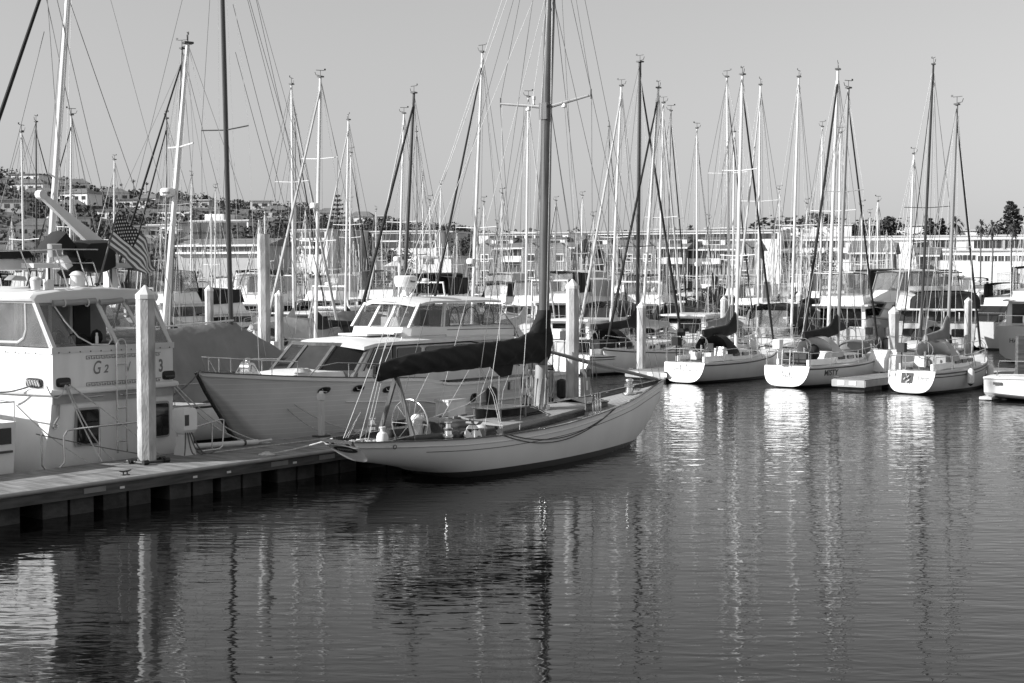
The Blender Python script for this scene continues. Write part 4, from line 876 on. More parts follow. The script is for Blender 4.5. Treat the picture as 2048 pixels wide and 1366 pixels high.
# ---------------------------------------------------------------- things on and around the near dock
def dth(name, label, cat, x, y, z=.66, deg=0, group=None):
    return thing(name, label, cat, DK.w(x, y, z), DANG + deg, group)
def dock_things():
    t = dth('power_pedestal', 'slim white utility post with lamp cap standing at the dock edge below the cruiser portlights', 'utility post', 2.26, 2.2)
    MB().box((0, 0, .02), (.4, .3, .05)).build('foot', 'dark', t); MB().box((0, 0, .5), (.12, .14, .98)).build('post', 'cream', t); MB().box((0, 0, 1.09), (.14, .17, .16)).build('lamp_head', 'gel2', t)
    MB().lathe([(.07, 0), (.06, .05), (.02, .07)], (0, 0, 1.17), 10).build('lamp_cap', 'foam', t)
    t = dth('utility_pedestal', 'white box shaped power pedestal with hoses right of the big capped pile', 'utility post', -2.5, 2.1)
    MB().lathe([(.27, 0), (.25, .12), (.17, .5)], n=4, ph=.78).build('base', 'gel2', t); MB().loft([[(-.2 * k, -.22 * k, z), (.2 * k, -.22 * k, z), (.2 * k, .22 * k, z), (-.2 * k, .22 * k, z)] for k, z in ((.6, .5), (1, .62), (1, 1.05), (.85, 1.14))]).build('head', 'foam', t)
    MB().box((-.12, -.225, .86), (.12, .02, .26)).build('meter_window', 'dark', t)
    mb = MB()
    for k in range(4): mb.tube(sag((.05 * k - .1, -.15, .62), (.3 * k - .35, -.4, .05), .12 + .05 * k), .016)
    mb.build('cables', 'roped', t)
    for k, (x, lab) in enumerate(((-1.35, 'bent steel tube gate rail lying on the dock right of the white power pedestal'), )):
        t = dth('gate_rail', lab, 'rail', x, 2.0); MB().tube([(-1.2, 0, .62), (-.1, .0, .78), (0, 0, .76), (-.05, 0, .12), (-.15, 0, .05), (-.7, 0, .05)], .02).build('tube', 'steel', t); MB().tube([(-.38, 0, .06), (-.38, 0, .74)], .018).build('stanchion', 'steel', t)
    t = dth('gate_rail', 'long steel tube hand rail along the dock in front of the motor yacht stern', 'rail', -5.3, 2.55)
    mb = MB(); mb.tube([(-.9, 0, .80), (-.9, 0, .10), (-.8, 0, -.02), (-.45, 0, -.02), (-.32, 0, .1), (-.32, 0, .70), (-.22, 0, .82), (0, 0, .84), (2.1, 0, .86)], .022); mb.build('tube', 'steel', t)
    for x in (.65, 1.9): MB().tube([(x, 0, 0), (x, 0, .85)], .018).build('stanchion', 'steel', t)
    t = dth('passerelle_pole', 'pale tube with a dark collar lying on the dock by the cruiser stem', 'pole', -.6, 2.25, .74, -6)
    MB().tube([(-1.6, 0, .06), (.55, 0, .0)], .065, 10).build('tube', 'alu', t); MB().tube([(.1, 0, .012), (.16, 0, .01)], .075, 10).build('collar', 'dark', t); MB().tube([(.5, 0, 0), (1.0, 0, .02)], .03).build('tip', 'alu', t)
    # mooring lines: each its own thing
    def line(label, a, b, drop, r=.016, m='rope', n=14):
        a = Vector(a); pts = [p - a for p in sag(a, b, drop, n)]; o = MB().tube(pts, r, 6).build('mooring_line', m, loc=a); tag(o, label, 'rope'); return o
    def G(y, z, x=-.1): return GF.w(x, y, z)
    line('mooring line from the left stern port down to the dock, upper one', G(1.45, 2.5), DK.w(-4.7, 2.4, .70), .1)
    line('mooring line from the left stern port down to the dock, lower one crossing the window', G(1.35, 2.5), DK.w(-3.1, 2.3, .70), -.03)
    line('mooring line sagging down from the left stern port past the window frame', G(1.4, 2.48), DK.w(-4.3, 2.5, .70), .22)
    line('dark line running low from the left edge boat across the motor yacht stern', GF.w(-.25, 2.35, 1.45), DK.w(-3.5, 2.35, .74), .02, .013, 'roped')
    line('pale line slanting from the left edge boat rail down to the dock', GF.w(.1, 2.6, 2.1), DK.w(-4.95, 2.45, .68), .12, .013)
    line('short rope loop hanging under the motor yacht rub rail', G(1.95, 2.5), G(1.45, 2.48), .28, .016)
    line('black rope from the left frame edge to the motor yacht side cleat', GF.w(1.6, 2.3, 2.3), GF.w(.6, 1.85, 2.48), .06, .022, 'roped')
    a = CF.w(13.4, .2, 2.5)
    line('cruiser bow line reaching the dock behind the slim post, upper one', a, DK.w(3.9, 2.1, .7), .45)
    line('cruiser bow line reaching the dock behind the slim post, lower one', a + Vector((.05, 0, 0)), DK.w(3.6, 2.0, .7), .75)
    line('rope from motor yacht right stern corner to dock by cruiser stem, upper one', G(-1.75, 2.3), DK.w(.3, 2.4, .7), .25)
    line('rope from motor yacht right stern corner to dock by cruiser stem, lower one', G(-1.7, 2.25), DK.w(.1, 2.2, .7), .35)
    line('dark bow rope of the cruiser leading left over its pulpit', CF.w(15.2, .1, 2.45), GF.w(.3, -1.9, 2.0), .1, .018, 'roped')
    line('white stern line of the sailing yacht stretched low over the dock', YF.w(.3, .45, 1.16), DK.w(-1.3, .35, .70), .03, .018)
    line('thin hose snaking along the dock in front of the cruiser bow', DK.w(-1.9, 1.7, .69), DK.w(2.2, 1.6, .69), 0.0, .014)
    def coil(label, x, y, r=.3):
        rr = random.Random(int(x * 10)); mb = MB()
        for k in range(6): mb.tube([((r - .03 * k) * math.cos(a) * rr.uniform(.9, 1.1), (r - .03 * k) * .7 * math.sin(a), .02 + .012 * k) for a in [6.283 * j / 16 for j in range(17)]], .017, 5)
        o = mb.build('rope_coil', 'rope'); o.location = DK.w(x, y, .66); tag(o, label, 'rope')
    coil('pile of rope on the dock where the cruiser bow lines end', 3.8, 2.05); coil('rope heaped at the dock edge at the end of the yacht stern line', -1.4, .4, .2); coil('rope pile on the dock by the pale tube and cruiser stem', .2, 2.35, .22)
    t = dth('fender_bundle', 'dark heap of folded canvas and rope on the dock behind the yacht stern', 'canvas', 6.0, 1.9)
    rr = random.Random(8); mb = MB()
    for k in range(12): mb.tube([(rr.uniform(-.9, .4), rr.uniform(-.3, .3), rr.uniform(.05, .18)), (rr.uniform(-.1, 1.1), rr.uniform(-.3, .3), rr.uniform(.05, .2))], rr.uniform(.05, .1), 7)
    mb.build('folds', 'canvas2', t)
    t = dth('dock_box', 'pale dock box between the yacht wheel and the cruiser hull', 'box', 7.6, 2.1)
    MB().box((0, 0, .3), (.8, .5, .6)).build('body', 'gel2', t); MB().box((0, 0, .63), (.86, .56, .07)).build('lid', 'cream', t)
    # pedestal beside the pile behind the bow
    t = dth('power_pedestal', 'brown and grey utility post beside the broad capped pile behind the yacht foredeck', 'utility post', 13.0, .9)
    MB().box((0, 0, .55), (.2, .24, 1.1)).build('post', 'greyp', t); MB().box((0, 0, 1.2), (.24, .28, .25)).build('head', 'timber', t); MB().box((-.08, -.13, .8), (.07, .02, .3)).build('label_plate', 'foam', t)
    # boarding steps
    t = dth('boarding_steps', 'black metal boarding steps with hand rails on the dock beside the yacht mast', 'steps', 11.6, 1.8, .66, 20)
    for k in range(5):
        MB().box((-.55 + k * .26, 0, .25 + .27 * k), (.26, .7, .05)).build('tread', 'black', t)
    mb = MB()
    for s in (-.35, .35):
        for k in range(5): mb.tube([(-.55 + k * .26, s, 0), (-.55 + k * .26, s, .25 + .27 * k)], .02)
    mb.build('step_frame', 'black', t)
    for s in (-.35, .35): MB().tube([(-.6, s, 0.3), (-.6, s, 1.1), (.5, s, 2.2), (.6, s, 2.2), (.6, s, .1)], .02).build('hand_rail', 'black', t)
    # cylindrical black fenders hanging on the cruiser
    for x, lab in ((5.1, 'black fender hanging on the cruiser side behind the yacht wheel'), (.9, 'big black fender on the cruiser side left of the boarding steps')):
        p = CF.w(x, CH.B(x) + .18, .8); t = thing('fender', lab, 'fender', p, CF.deg); MB().lathe([(.05, -.02), (.17, .06), (.18, .5), (.16, .62), (.05, .68)], n=14).build('body', 'black', t); MB().tube([(0, 0, .68), (0, -.12, 1.0)], .012).build('lanyard', 'rope', t)
dock_things()

# neighbour at the left edge, stern to the dock
def left_boat():
    p = DK.w(-8.1, 2.9); F = Fr(p.x, p.y, DANG + 90)
    t = thing('motor_boat', 'cream motor boat at the left frame edge with a dark transom window and rail', 'motor boat', (p.x, p.y, 0), F.deg)
    H = Hull([(0, 1.5, 1.75, -.3), (4, 1.6, 1.8, -.5), (7, 1.3, 2.0, -.5), (9, .6, 2.2, .2), (9.8, .05, 2.3, 2.0)], 'power')
    H.mesh(30, 10).build('hull', 'hull_w', t); H.deck(20, .08).build('deck', 'deckgrey', t)
    MB().box((-.0, -.5, 1.45), (.06, 1.7, .36)).build('transom_window', 'glassd', t)
    for y in (-1.2, -.9): MB().box((-.02, y, 1.1), (.05, .35, .05)).build('vent', 'dark', t)
    mb = MB(); mb.tube([(0, 1.4, 2.2), (0, -1.45, 2.2), (3, -1.5, 2.25)], .018); 
    for y in (1.4, .4, -.5, -1.45): mb.tube([(0, y, 1.75), (0, y, 2.2)], .014)
    mb.build('stern_rail', 'steel', t)
    MB().loft([[(x, -w, 1.7), (x, w, 1.7), (x, w * .9, z), (x, -w * .9, z)] for x, w, z in ((1.6, 1.2, 2.5), (6.2, 1.25, 2.6), (7.2, .8, 2.3))]).build('cabin', 'gel', t)
    for s in (1, -1): MB().box((3.6, s * 1.2, 2.2), (3.2, .04, .3)).build('cabin_window', 'glassd', t)
left_boat()
# ================================================================ the rest of the fleet
def bigcover(parent, m0, e, hgt, w, mat, name='sail_cover', seed=0):
    """stowed sail under canvas: from boom end e to mast foot m0 (local points), rising at the mast"""
    rr = random.Random(seed); m0 = Vector(m0); e = Vector(e); rings = []; N = 12; K = 14
    d = (m0 - e); side = d.cross(Vector((0, 0, 1))).normalized()
    for i in range(K + 1):
        u = i / K; c = e.lerp(m0, u); top = hgt * (.30 + .25 * u + (1.6 * max(0, u - .72) / .28)**1.5 * .45); bot = hgt * (.30 + .12 * math.sin(u * 9 + seed)); ww = w * (.7 + .3 * math.sin(u * 3.1)) * rr.uniform(.9, 1.08)
        rings.append([c + side * ww * math.sin(a) + Vector((0, 0, (top if math.cos(a) > 0 else bot) * math.cos(a))) for a in [6.283 * k / N for k in range(N)]])
    return MB().loft(rings).build(name, mat, parent, smooth=60)
def vane(parent, p, seed=0):
    rr = random.Random(seed); p = Vector(p); a = rr.uniform(0, 6.28); dx = Vector((math.cos(a), math.sin(a), 0)); mb = MB()
    mb.tube([p, p + Vector((0, 0, .30))], .014, 5); mb.tube([p + Vector((0, 0, .30)) - dx * .24, p + Vector((0, 0, .30)) + dx * .2], .016, 5)
    mb.tube([p + Vector((0, 0, .02)), p + Vector((0, 0, .05)) - dx * .24, p + Vector((0, 0, .2)) - dx * .3], .016, 5)
    mb.box(p + Vector((0, 0, .35)) + dx * .24, (.09, .02, .09), a); mb.build('wind_vane', 'dark', parent)

def sailboat(label, o, deg, L, B=None, fb=1.0, mast=None, mpos=.55, mm='alu', cover='canvas', furl='canvas', spread=(), hullm='hull_w', stripe=None, lod=1, dodger=None, seed=0, group=None, boomk=.36, furlw=.07, mizzen=None, radar=None, cabin=True, bz=1.0, rs=1.):
    """mast = (top px, top py, width px, base px) measured in the photo; o = (x, y) of the stern on the water"""
    rr = random.Random(seed + 77); B = B or L * .30
    F = Fr(o[0], o[1], deg); t = thing('sailboat', label, 'sailboat', (o[0], o[1], 0), deg, group)
    tw = .74 if lod < 2 else .80
    st = [(0, B / 2 * tw, fb * .98, .05), (L * .12, B / 2 * .86, fb * .96, -.12), (L * .45, B / 2, fb, -.4), (L * .7, B / 2 * .82, fb * 1.12, -.4), (L * .88, B / 2 * .42, fb * 1.25, -.1), (L * .96, B / 2 * .15, fb * 1.33, .5), (L, .03, fb * 1.38, fb * 1.2)]
    H = Hull(st, 'sail', p=.55, q=1.1, rake=.25)
    H.mesh(24 if lod < 2 else 40, 8 if lod < 2 else 14).build('hull', hullm, t, smooth=50)
    H.deck(20, .04, .07).build('deck', 'gel2', t)
    for s in (1, -1): H.rail(.03, s, -.10, off=.012, nx=20, n=4).build('rub_stripe', stripe or 'dark', t)
    zd = fb
    if cabin:
        x0, x1 = L * .33, L * .74; w = B * .30; h = .38
        MB().loft([[(x, -q, zd), (x, q, zd), (x, q * .88, zd + k), (x, 0, zd + k + .07), (x, -q * .88, zd + k)] for x, q, k in ((x0, w, h + .1), ((x0 + x1) / 2, w, h + .06), (x1 - .5, w * .8, h * .8), (x1, w * .6, .05))]).build('coachroof', 'gel', t)
        for s in (1, -1):
            for k in range(3):
                x = lerp(x0 + .5, x1 - 1.2, k / 2.2); MB().box((x, s * (w * (.97 if k < 2 else .90)), zd + .26), (.55, .06, .16)).build('cabin_window', 'glassd', t)
        # cockpit
        MB().box((L * .19, 0, zd + .03), (L * .24, B * .42, .06)).build('cockpit_well', 'canvas2', t)
        for s in (1, -1): MB().box((L * .19, s * B * .27, zd + .13), (L * .27, .12, .26)).build('coaming', 'gel', t)
    if mast:
        tx, ty, wpx, bx = mast; mx = L * mpos; mw = F.w(mx, 0, 0); Y = mw.y
        top = F.loc(aty(tx, ty, Y)); base = F.loc(aty(bx, 640, Y)); dirv = (top - base).normalized(); base = top - dirv * ((top.z - zd) / dirv.z); base.y *= .6; base.x = lerp(base.x, mx, .5)
        r = wpx * .39 * Y / FPX; mo = MB().tube([base, base.lerp(top, .6), top], [r, r, r * .72], 10).build('mast', mm, t)
        vane(mo, top, seed); MB().box(top - Vector((0, 0, .03)), (r * 3.4, r * 2.6, .07)).build('mast_crane', 'dark', mo)
        up = lambda k: base.lerp(top, k)
        wr = .0075 + .00007 * Y; wr *= rs
        bow = Vector((L * .97, 0, H.Z(L * .97) + .05)); stern = Vector((.12, 0, fb + .1))
        ch = Vector((base.x - .1, B * .44, zd)); sps = spread or ((.52,) if lod < 2 else (.5,))
        spl = B * .36
        for s in (1, -1):
            prev = up(.985); pts = [prev]
            for k in sorted(sps, reverse=True): pts.append(up(k) + Vector((-.05, s * spl, .06)))
            pts.append(Vector((ch.x, s * ch.y, zd))); MB().tube(pts, wr, 4).build('stay', 'wire' if s > 0 else 'wirel', t)
            MB().tube([up(min(sps)), Vector((ch.x + .5, s * ch.y, zd))], wr, 4).build('stay', 'wire', t)
            for k in sps: MB().tube([up(k), up(k) + Vector((-.05, s * spl, .06))], max(.022, r * .28), 6).build('spreader', mm, t)
        MB().tube([up(.995), stern], wr, 4).build('stay', 'wire', t)
        if furl:
            a = up(.95); n = 14; fpts = [bow.lerp(a, k / n) for k in range(n + 1)]; fr_ = [furlw * (.55 + .5 * (1 - k / n)) * rr.uniform(.92, 1.06) for k in range(n + 1)]; fr_[0] *= .5; fr_[1] *= .9
            MB().tube(fpts, fr_, 7).build('furled_jib', furl, t)
            MB().tube([a, up(.985)], wr, 4).build('stay', 'wire', t)
        else: MB().tube([bow, up(.98)], wr, 4).build('stay', 'wire', t)
        for k in range(2): MB().tube([up(.96) + Vector((.0, .1 * (k * 2 - 1), 0)), Vector((base.x + .2 - k * .5, .25 * (k * 2 - 1), zd + .6))], wr * .8, 4).build('halyard', 'wirel', t)
        if boomk:
            bl = L * boomk; m0 = up(0) + Vector((-.08, 0, bz + .25)); e = m0 + Vector((-bl, 0, -.05)); MB().tube([e, m0], .05, 8).build('boom', mm, t)
            if cover: bigcover(t, m0 + Vector((0, 0, .12)), e + Vector((.1, 0, .08)), .62, .17, cover, seed=seed)
            MB().tube([e, up(.995)], wr * .8, 4).build('topping_lift', 'wirel', t); MB().tube([e + Vector((.4, 0, 0)), Vector((e.x + .5, 0, zd + .1))], wr, 4).build('mainsheet', 'rope', t)
        if radar:
            p = up(radar) + Vector((.28, 0, 0)); MB().lathe([(.1, -.16), (.25, -.12), (.27, .04), (.23, .13), (.08, .15)], p, 14).build('radar_dome', 'gel', mo)
            if radar == .57: wv = math.radians(-90 - deg); text('SIMRAD', .085, lambda u, v: p + Vector((.275 * math.cos(wv + (u - .16) / .27), .275 * math.sin(wv + (u - .16) / .27), v - .06)), 'ink', mo, bold=.002)
    # pulpit, stanchions
    for s in (1, -1):
        mb = MB(); xs = [L * .02, L * .2, L * .45, L * .7, L * .88]; pts = [(x, s * (H.B(x) - .06), H.Z(x) + .6) for x in xs]
        mb.tube([(L * .98, 0, H.Z(L) + .62)] + [(L * .93, s * .25, H.Z(L * .93) + .62)] + pts[::-1], .010 + .00012 * o[1], 4)
        for x in xs: mb.tube([(x, s * (H.B(x) - .06), H.Z(x)), (x, s * (H.B(x) - .06), H.Z(x) + .6)], .012 + .0001 * o[1], 4)
        mb.build('guard_rail', 'steel', t)
    mb = MB(); b0 = H.B(0) - .06; mb.tube([(.05, -b0, fb + .62), (.0, 0, fb + .62), (.05, b0, fb + .62)], .018); 
    for y in (-b0, -.3, .3, b0): mb.tube([(.05, y, fb), (.05, y, fb + .62)], .015)
    mb.build('stern_rail', 'steel', t)
    if cabin:
        mb = MB(); y0 = B * .2; mb.tube([(.15, y0, fb), (.15, y0, fb + .9)], .03, 5); mb.box((.15, y0, fb + .95), (.3, .35, .4)); mb.build('stern_pod', rr.choice(['canvas', 'gel', 'canvas2']), t)
        mb = MB(); mb.tube([(L * .17, 0, fb), (L * .17, 0, fb + .75)], .05, 6); mb.tube([(L * .17 - .05, .38 * math.cos(a), fb + .8 + .38 * math.sin(a)) for a in [6.283 * k / 14 for k in range(15)]], .02, 4); mb.build('wheel_pedestal', 'steel', t)
        if not dodger and rr.random() < .6: dodger = rr.choice(['canvas', 'canvas2', 'canvasm', 'canvasl'])
    if dodger:
        x0 = L * .30; w = B * .33
        rg = [[(x, w * k * math.cos(a), zd + .3 + h * math.sin(a)**.7) for a in [math.pi * j / 10 for j in range(11)]] for x, k, h in ((x0 - .25, 1.0, .92), (x0 + .3, 1.0, .95), (x0 + .9, .9, .5), (x0 + 1.2, .8, .12))]
        MB().loft(rg, False, False).build('spray_hood', dodger, t, smooth=60)
    t['_L'] = L; del t['_L']
    return t, F, H

def powerboat(label, o, deg, L, B, fb=1.4, kind='fly', canvas='canvas', hullm='hull_w2', seed=0, group=None, hs=1., glass='glassd', arch=False, name='motor_boat', cat='motor boat', rs=1.):
    rr = random.Random(seed); F = Fr(o[0], o[1], deg); t = thing(name, label, cat, (o[0], o[1], 0), deg, group)
    st = [(0, B * .46, fb, -.2), (L * .4, B * .5, fb * 1.04, -.4), (L * .7, B * .43, fb * 1.2, -.4), (L * .88, B * .26, fb * 1.36, .0), (L * .96, B * .12, fb * 1.44, .7), (L, .03, fb * 1.48, fb * 1.3)]
    H = Hull(st, 'power', flare=.25); H.mesh(24, 8).build('hull', hullm, t, smooth=50); H.deck(20, .05, .1).build('deck', 'gel2', t)
    for s in (1, -1): H.rail(.04, s, -.12, off=.012, nx=16, n=4).build('rub_rail', 'greyp', t)
    w = B * .40
    def slab(nm, prof, w, mat, taper=.92, parent=None, crown=0):
        zs = [z for x, z in prof]; z0, z1 = min(zs), max(zs); k = lambda z: lerp(1, taper, (z - z0) / max(.01, z1 - z0))
        return MB().loft([[(x, -w * k(z), z) for x, z in prof], [(x, w * k(z), z) for x, z in prof]]).build(nm, mat, parent or t, smooth=20)
    def win(x0, x1, z0, z1, ww, mat=glass, parent=None, sl=0.):
        for s in (1, -1): MB().prism([(x0, s * ww, z0), (x1, s * ww, z0), (x1 - sl, s * ww * .97, z1), (x0, s * ww * .97, z1)], (0, s * .03, 0)).build('window', mat, parent or t)
    z1 = fb + 1.0 * hs
    if kind in ('fly', 'trawler', 'sedan'):
        hx0, hx1 = L * .18, L * .66; zt = fb + 1.0 * hs
        slab('house', [(hx0, fb - .05), (hx1 + .9, fb - .05), (hx1, zt), (hx0, zt)], w, 'gel')
        n = 3; 
        for k in range(n): a = lerp(hx0 + .25, hx1 - .2, k / n); b = lerp(hx0 + .25, hx1 - .2, (k + .88) / n); win(a, b, fb + .45 * hs, zt - .18, w * .975)
        MB().prism([(hx1 + .62, -w * .9, fb + .4 * hs), (hx1 + .62, w * .9, fb + .4 * hs), (hx1 + .14, w * .86, zt - .12), (hx1 + .14, -w * .86, zt - .12)], (.05, 0, 0)).build('windshield', glass, t)
        MB().prism([(hx0, -w * .8, fb + .1), (hx0, w * .8, fb + .1), (hx0, w * .8, zt - .15), (hx0, -w * .8, zt - .15)], (-.03, 0, 0)).build('aft_window', glass if kind != 'trawler' else canvas, t)
        MB().box(((hx0 + hx1) / 2, 0, zt + .05), (hx1 - hx0 + .9, 2 * w + .25, .1)).build('roof', 'gel', t)
        if kind != 'sedan':
            fx0, fx1 = L * .22, L * .55; fz = zt + .1
            slab('flybridge', [(fx0, fz), (fx1 + .35, fz), (fx1, fz + .65), (fx0, fz + .5)], w * .85, 'gel')
            ct = fz + 1.2 * hs + .25
            MB().loft([[(x, y, ct + .12 * (1 - (y / (w * .85))**2) - (.1 if x > fx1 - .5 else 0)) for y in (-w * .85, -w * .4, 0, w * .4, w * .85)] for x in (fx0, (fx0 + fx1) / 2, fx1)], False, False).build('bimini_top', canvas, t)
            for s in (1, -1):
                quad_panel('curtain', [(fx0, s * w * .84, fz + .5), (fx1 + .1, s * w * .84, fz + .62), (fx1 - .25, s * w * .83, ct), (fx0 + .15, s * w * .83, ct)], .012, 'vinyl' if rr.random() < .65 else canvas, t)
                mb = MB(); mb.tube([(fx1 + .1, s * w * .85, fz + .6), (fx1 - .3, s * w * .84, ct)], .035, 5); mb.tube([(fx0, s * w * .85, fz + .5), (fx0 + .15, s * w * .84, ct)], .035, 5); mb.tube([((fx0 + fx1) / 2, s * w * .85, fz + .55), ((fx0 + fx1) / 2, s * w * .84, ct)], .035, 5); mb.build('canopy_frame', canvas, t)
            quad_panel('front_curtain', [(fx1 + .1, w * .84, fz + .62), (fx1 + .1, -w * .84, fz + .62), (fx1 - .25, -w * .83, ct - .05), (fx1 - .25, w * .83, ct - .05)], .012, 'vinyl', t)
        if kind == 'trawler':
            slab('aft_canvas', [(L * .02, fb + .05), (hx0, fb + .05), (hx0, zt + .1), (L * .05, zt)], w * .95, canvas)
    else:
        slab('foredeck_trunk', [(L * .45, fb), (L * .85, fb + .12), (L * .60, fb + .42), (L * .45, fb + .5)], w * .8, 'gel')
        MB().prism([(L * .52, -w * .95, fb + .4), (L * .52, w * .95, fb + .4), (L * .44, w * .85, fb + 1.0), (L * .44, -w * .85, fb + 1.0)], (.04, 0, 0)).build('windshield', 'pane', t)
        win(L * .25, L * .52, fb + .4, fb + .95, w * .95, 'pane', sl=.5)
        ct = fb + 1.9
        MB().loft([[(x, w * .95 * math.cos(a), z0 + (ct - z0) * math.sin(a)**.55) for a in [math.pi * j / 10 for j in range(11)]] for x, z0 in ((L * .08, fb + 1.0), (L * .25, fb + 1.1), (L * .44, fb + 1.1))], False, False).build('canvas_top', canvas, t, smooth=60)
        mb = MB()
        for x in (L * .08, L * .26, L * .44):
            mb.tube([(x, w * .96 * math.cos(a), fb + .3 + (ct - fb - .28) * math.sin(a)**.55) for a in [math.pi * j / 10 for j in range(11)]], .03, 5)
        mb.build('canopy_frame', canvas, t)
        quad_panel('aft_curtain', [(L * .03, w * .9, fb + .2), (L * .03, -w * .9, fb + .2), (L * .08, -w * .75, ct - .35), (L * .08, w * .75, ct - .35)], .012, 'vinyl' if rr.random() < .5 else canvas, t)
    for s in (1, -1): MB().tube([(L * .3, s * w * .9, fb + 1.0), (L * .27, s * w * .95, fb + 2.2 + 1.8 * hs + rr.uniform(0, 1.2))], .010 + .00010 * max(o[1], 90), 4).build('whip_antenna', 'gel', t)
    mb = MB(); b0 = H.B(0) - .08; mb.tube([(L * .16, -b0, fb + .6), (.05, -b0, fb + .6), (.05, b0, fb + .6), (L * .16, b0, fb + .6)], .022, 4)
    for y in (-b0, -b0 * .33, b0 * .33, b0): mb.tube([(.05, y, fb), (.05, y, fb + .6)], .018, 4)
    mb.build('stern_rail', 'steel', t)
    MB().box((.9, rr.uniform(-.6, .6), fb + .3), (.5, .6, .5)).build('deck_locker', rr.choice(['gel', 'canvas', 'cream']), t)
    MB().box((L * .62, 0, fb + .75 + .25 * hs), (.5, .6, .12)).build('deck_hatch', 'gel', t)
    if arch:
        mb = MB(); z = z1 + 1.5; mb.tube([(L * .16, -w, fb + .4), (L * .12, -w * .9, z), (L * .12, w * .9, z), (L * .16, w, fb + .4)], .08, 6); mb.build('radar_arch', 'gel', t)
        MB().lathe([(.1, 0), (.26, .05), (.28, .16), (.22, .22), (.05, .24)], (L * .12, 0, z + .05), 14).build('radar_dome', 'gel', t)
    for s in (1, -1):
        mb = MB(); xs = [L * .5, L * .65, L * .8, L * .92]; mb.tube([(x, s * max(.05, H.B(x) - .1), H.Z(x) + .55) for x in xs] + [(L * .985, 0, H.Z(L) + .55)], .012 + .00012 * o[1], 4)
        for x in xs: mb.tube([(x, s * (H.B(x) - .1), H.Z(x)), (x, s * (H.B(x) - .1), H.Z(x) + .55)], .010 + .0001 * o[1], 4)
        mb.build('bow_rail', 'steel', t)
    return t, F, H

def hull_text(t, H, txt, size, x0, z0, side, mat, **k):
    def mp(u, v):
        z = z0 + v; x = x0 + u if side < 0 else x0 - u
        return Vector((x, side * (H.half(max(0.02, x), z) + .015), z))
    text(txt, size, mp, mat, t, **k)
def transom_text(t, H, txt, size, yc, z0, mat, **k):
    mb = text_mb(txt, size, **k); w = max(v[0] for v in mb.v); mb.v = [(.25 * (z0 + v[1] - H.z[0]) - .02, yc + w / 2 - v[0], z0 + v[1]) for v in mb.v]; mb.build('lettering', mat, t, smooth=0)

# ---- the four sailboats facing us across the fairway
o = (8.05, 66.3)
t, F, H = sailboat('white sailboat with black dodger, hatch open, script name on its round sunlit transom', o, 50, 8.6, 2.75, .98, (1485, 147, 9, 1471), .55, 'alu', 'canvas', 'canvas', (.36, .66), 'hull_w2', lod=2, dodger='canvas', seed=1, bz=1.0)
transom_text(t, H, 'Chelsea Bay II', .30, .02, .58, 'inkm', shear=.35)
for y in (-.12, .18): MB().tube([(-.06, y, .95), (-.08, y, .55)], .02).build('boarding_ladder', 'steel', t)
for y in (-.55, .25): MB().box((1.3, y, 1.22), (.3, .34, .34)).build('stern_box', 'gel2', t)
MB().box((1.9, -.15, 1.4), (.1, .5, .8)).build('companionway', 'canvas2', t); MB().box((2.2, -.62, 1.35), (.3, .4, .55), ry=.2).build('seat_locker', 'gel', t)
o = (12.35, 63.8)
t, F, H = sailboat('white sailboat with block capital name on its side and a covered dinghy on deck', o, 47, 8.6, 2.9, .98, (1697, 174, 9, 1672), .55, 'alug', 'canvas', 'canvas', (.36, .62), 'hull_w2', lod=2, seed=2, furlw=.06)
hull_text(t, H, 'MISTY', .36, 1.15, .52, -1, 'ink', bold=.008, squeeze=1.05); transom_text(t, H, 'Misty', .26, -.1, .42, 'inkm', shear=.3)
dn = MB().ell((5.9, 0, 1.55), (1.3, .62, .42), 16, 8).build('covered_dinghy', 'canvasm', t)
MB().ell((2.1, -.1, 1.5), (.3, .3, .38), 10, 6).build('covered_motor', 'canvas', t); MB().box((.9, 0, 1.3), (.5, 1.2, .4)).build('stern_locker', 'canvas2', t)
mb = MB()
for y in (-.2, .2): mb.tube([(-.12, y, .55), (-.04, y, 1.7)], .02)
for z in (.65, .95, 1.25): mb.tube([(-.08, -.2, z), (-.08, .2, z)], .016)
mb.build('boarding_ladder', 'steel', t)
o = (16.95, 60.2)
t, F, H = sailboat('white sailboat with dark transom hatch and two fenders, rightmost of the four sailboats', o, 51, 8.1, 2.6, 1.0, (1914, 207, 9, 1896), .48, 'alug', 'canvasm', 'canvas', (.45,), 'hull_w2', lod=2, seed=3, boomk=.30, furlw=.06)
H.rail(.02, -1, -.24, off=.01, nx=24, n=4).build('second_stripe', 'dark', t)
transom_text(t, H, 'Diego', .25, -.6, .62, 'inkm')
MB().prism([(-.05, .42, .9), (-.05, -.1, .9), (-.14, -.1, .25), (-.14, .42, .25)], (-.02, 0, 0)).build('transom_hatch', 'black', t)
mb = MB()
for k in range(7): mb.tube([(-.12, .2 + .1 * math.sin(k * 2), .25 + .09 * k), (-.14, .12 + .1 * math.cos(k * 3), .34 + .09 * k)], .03)
mb.build('fender_lashing', 'rope', t)
mb = MB()
for y in (.72, .98): mb.tube([(-.12, y, .4), (-.02, y, 1.5)], .02)
for z in (.5, .75, 1.0): mb.tube([(-.08, .72, z), (-.08, .98, z)], .016)
mb.build('boarding_ladder', 'steel', t)
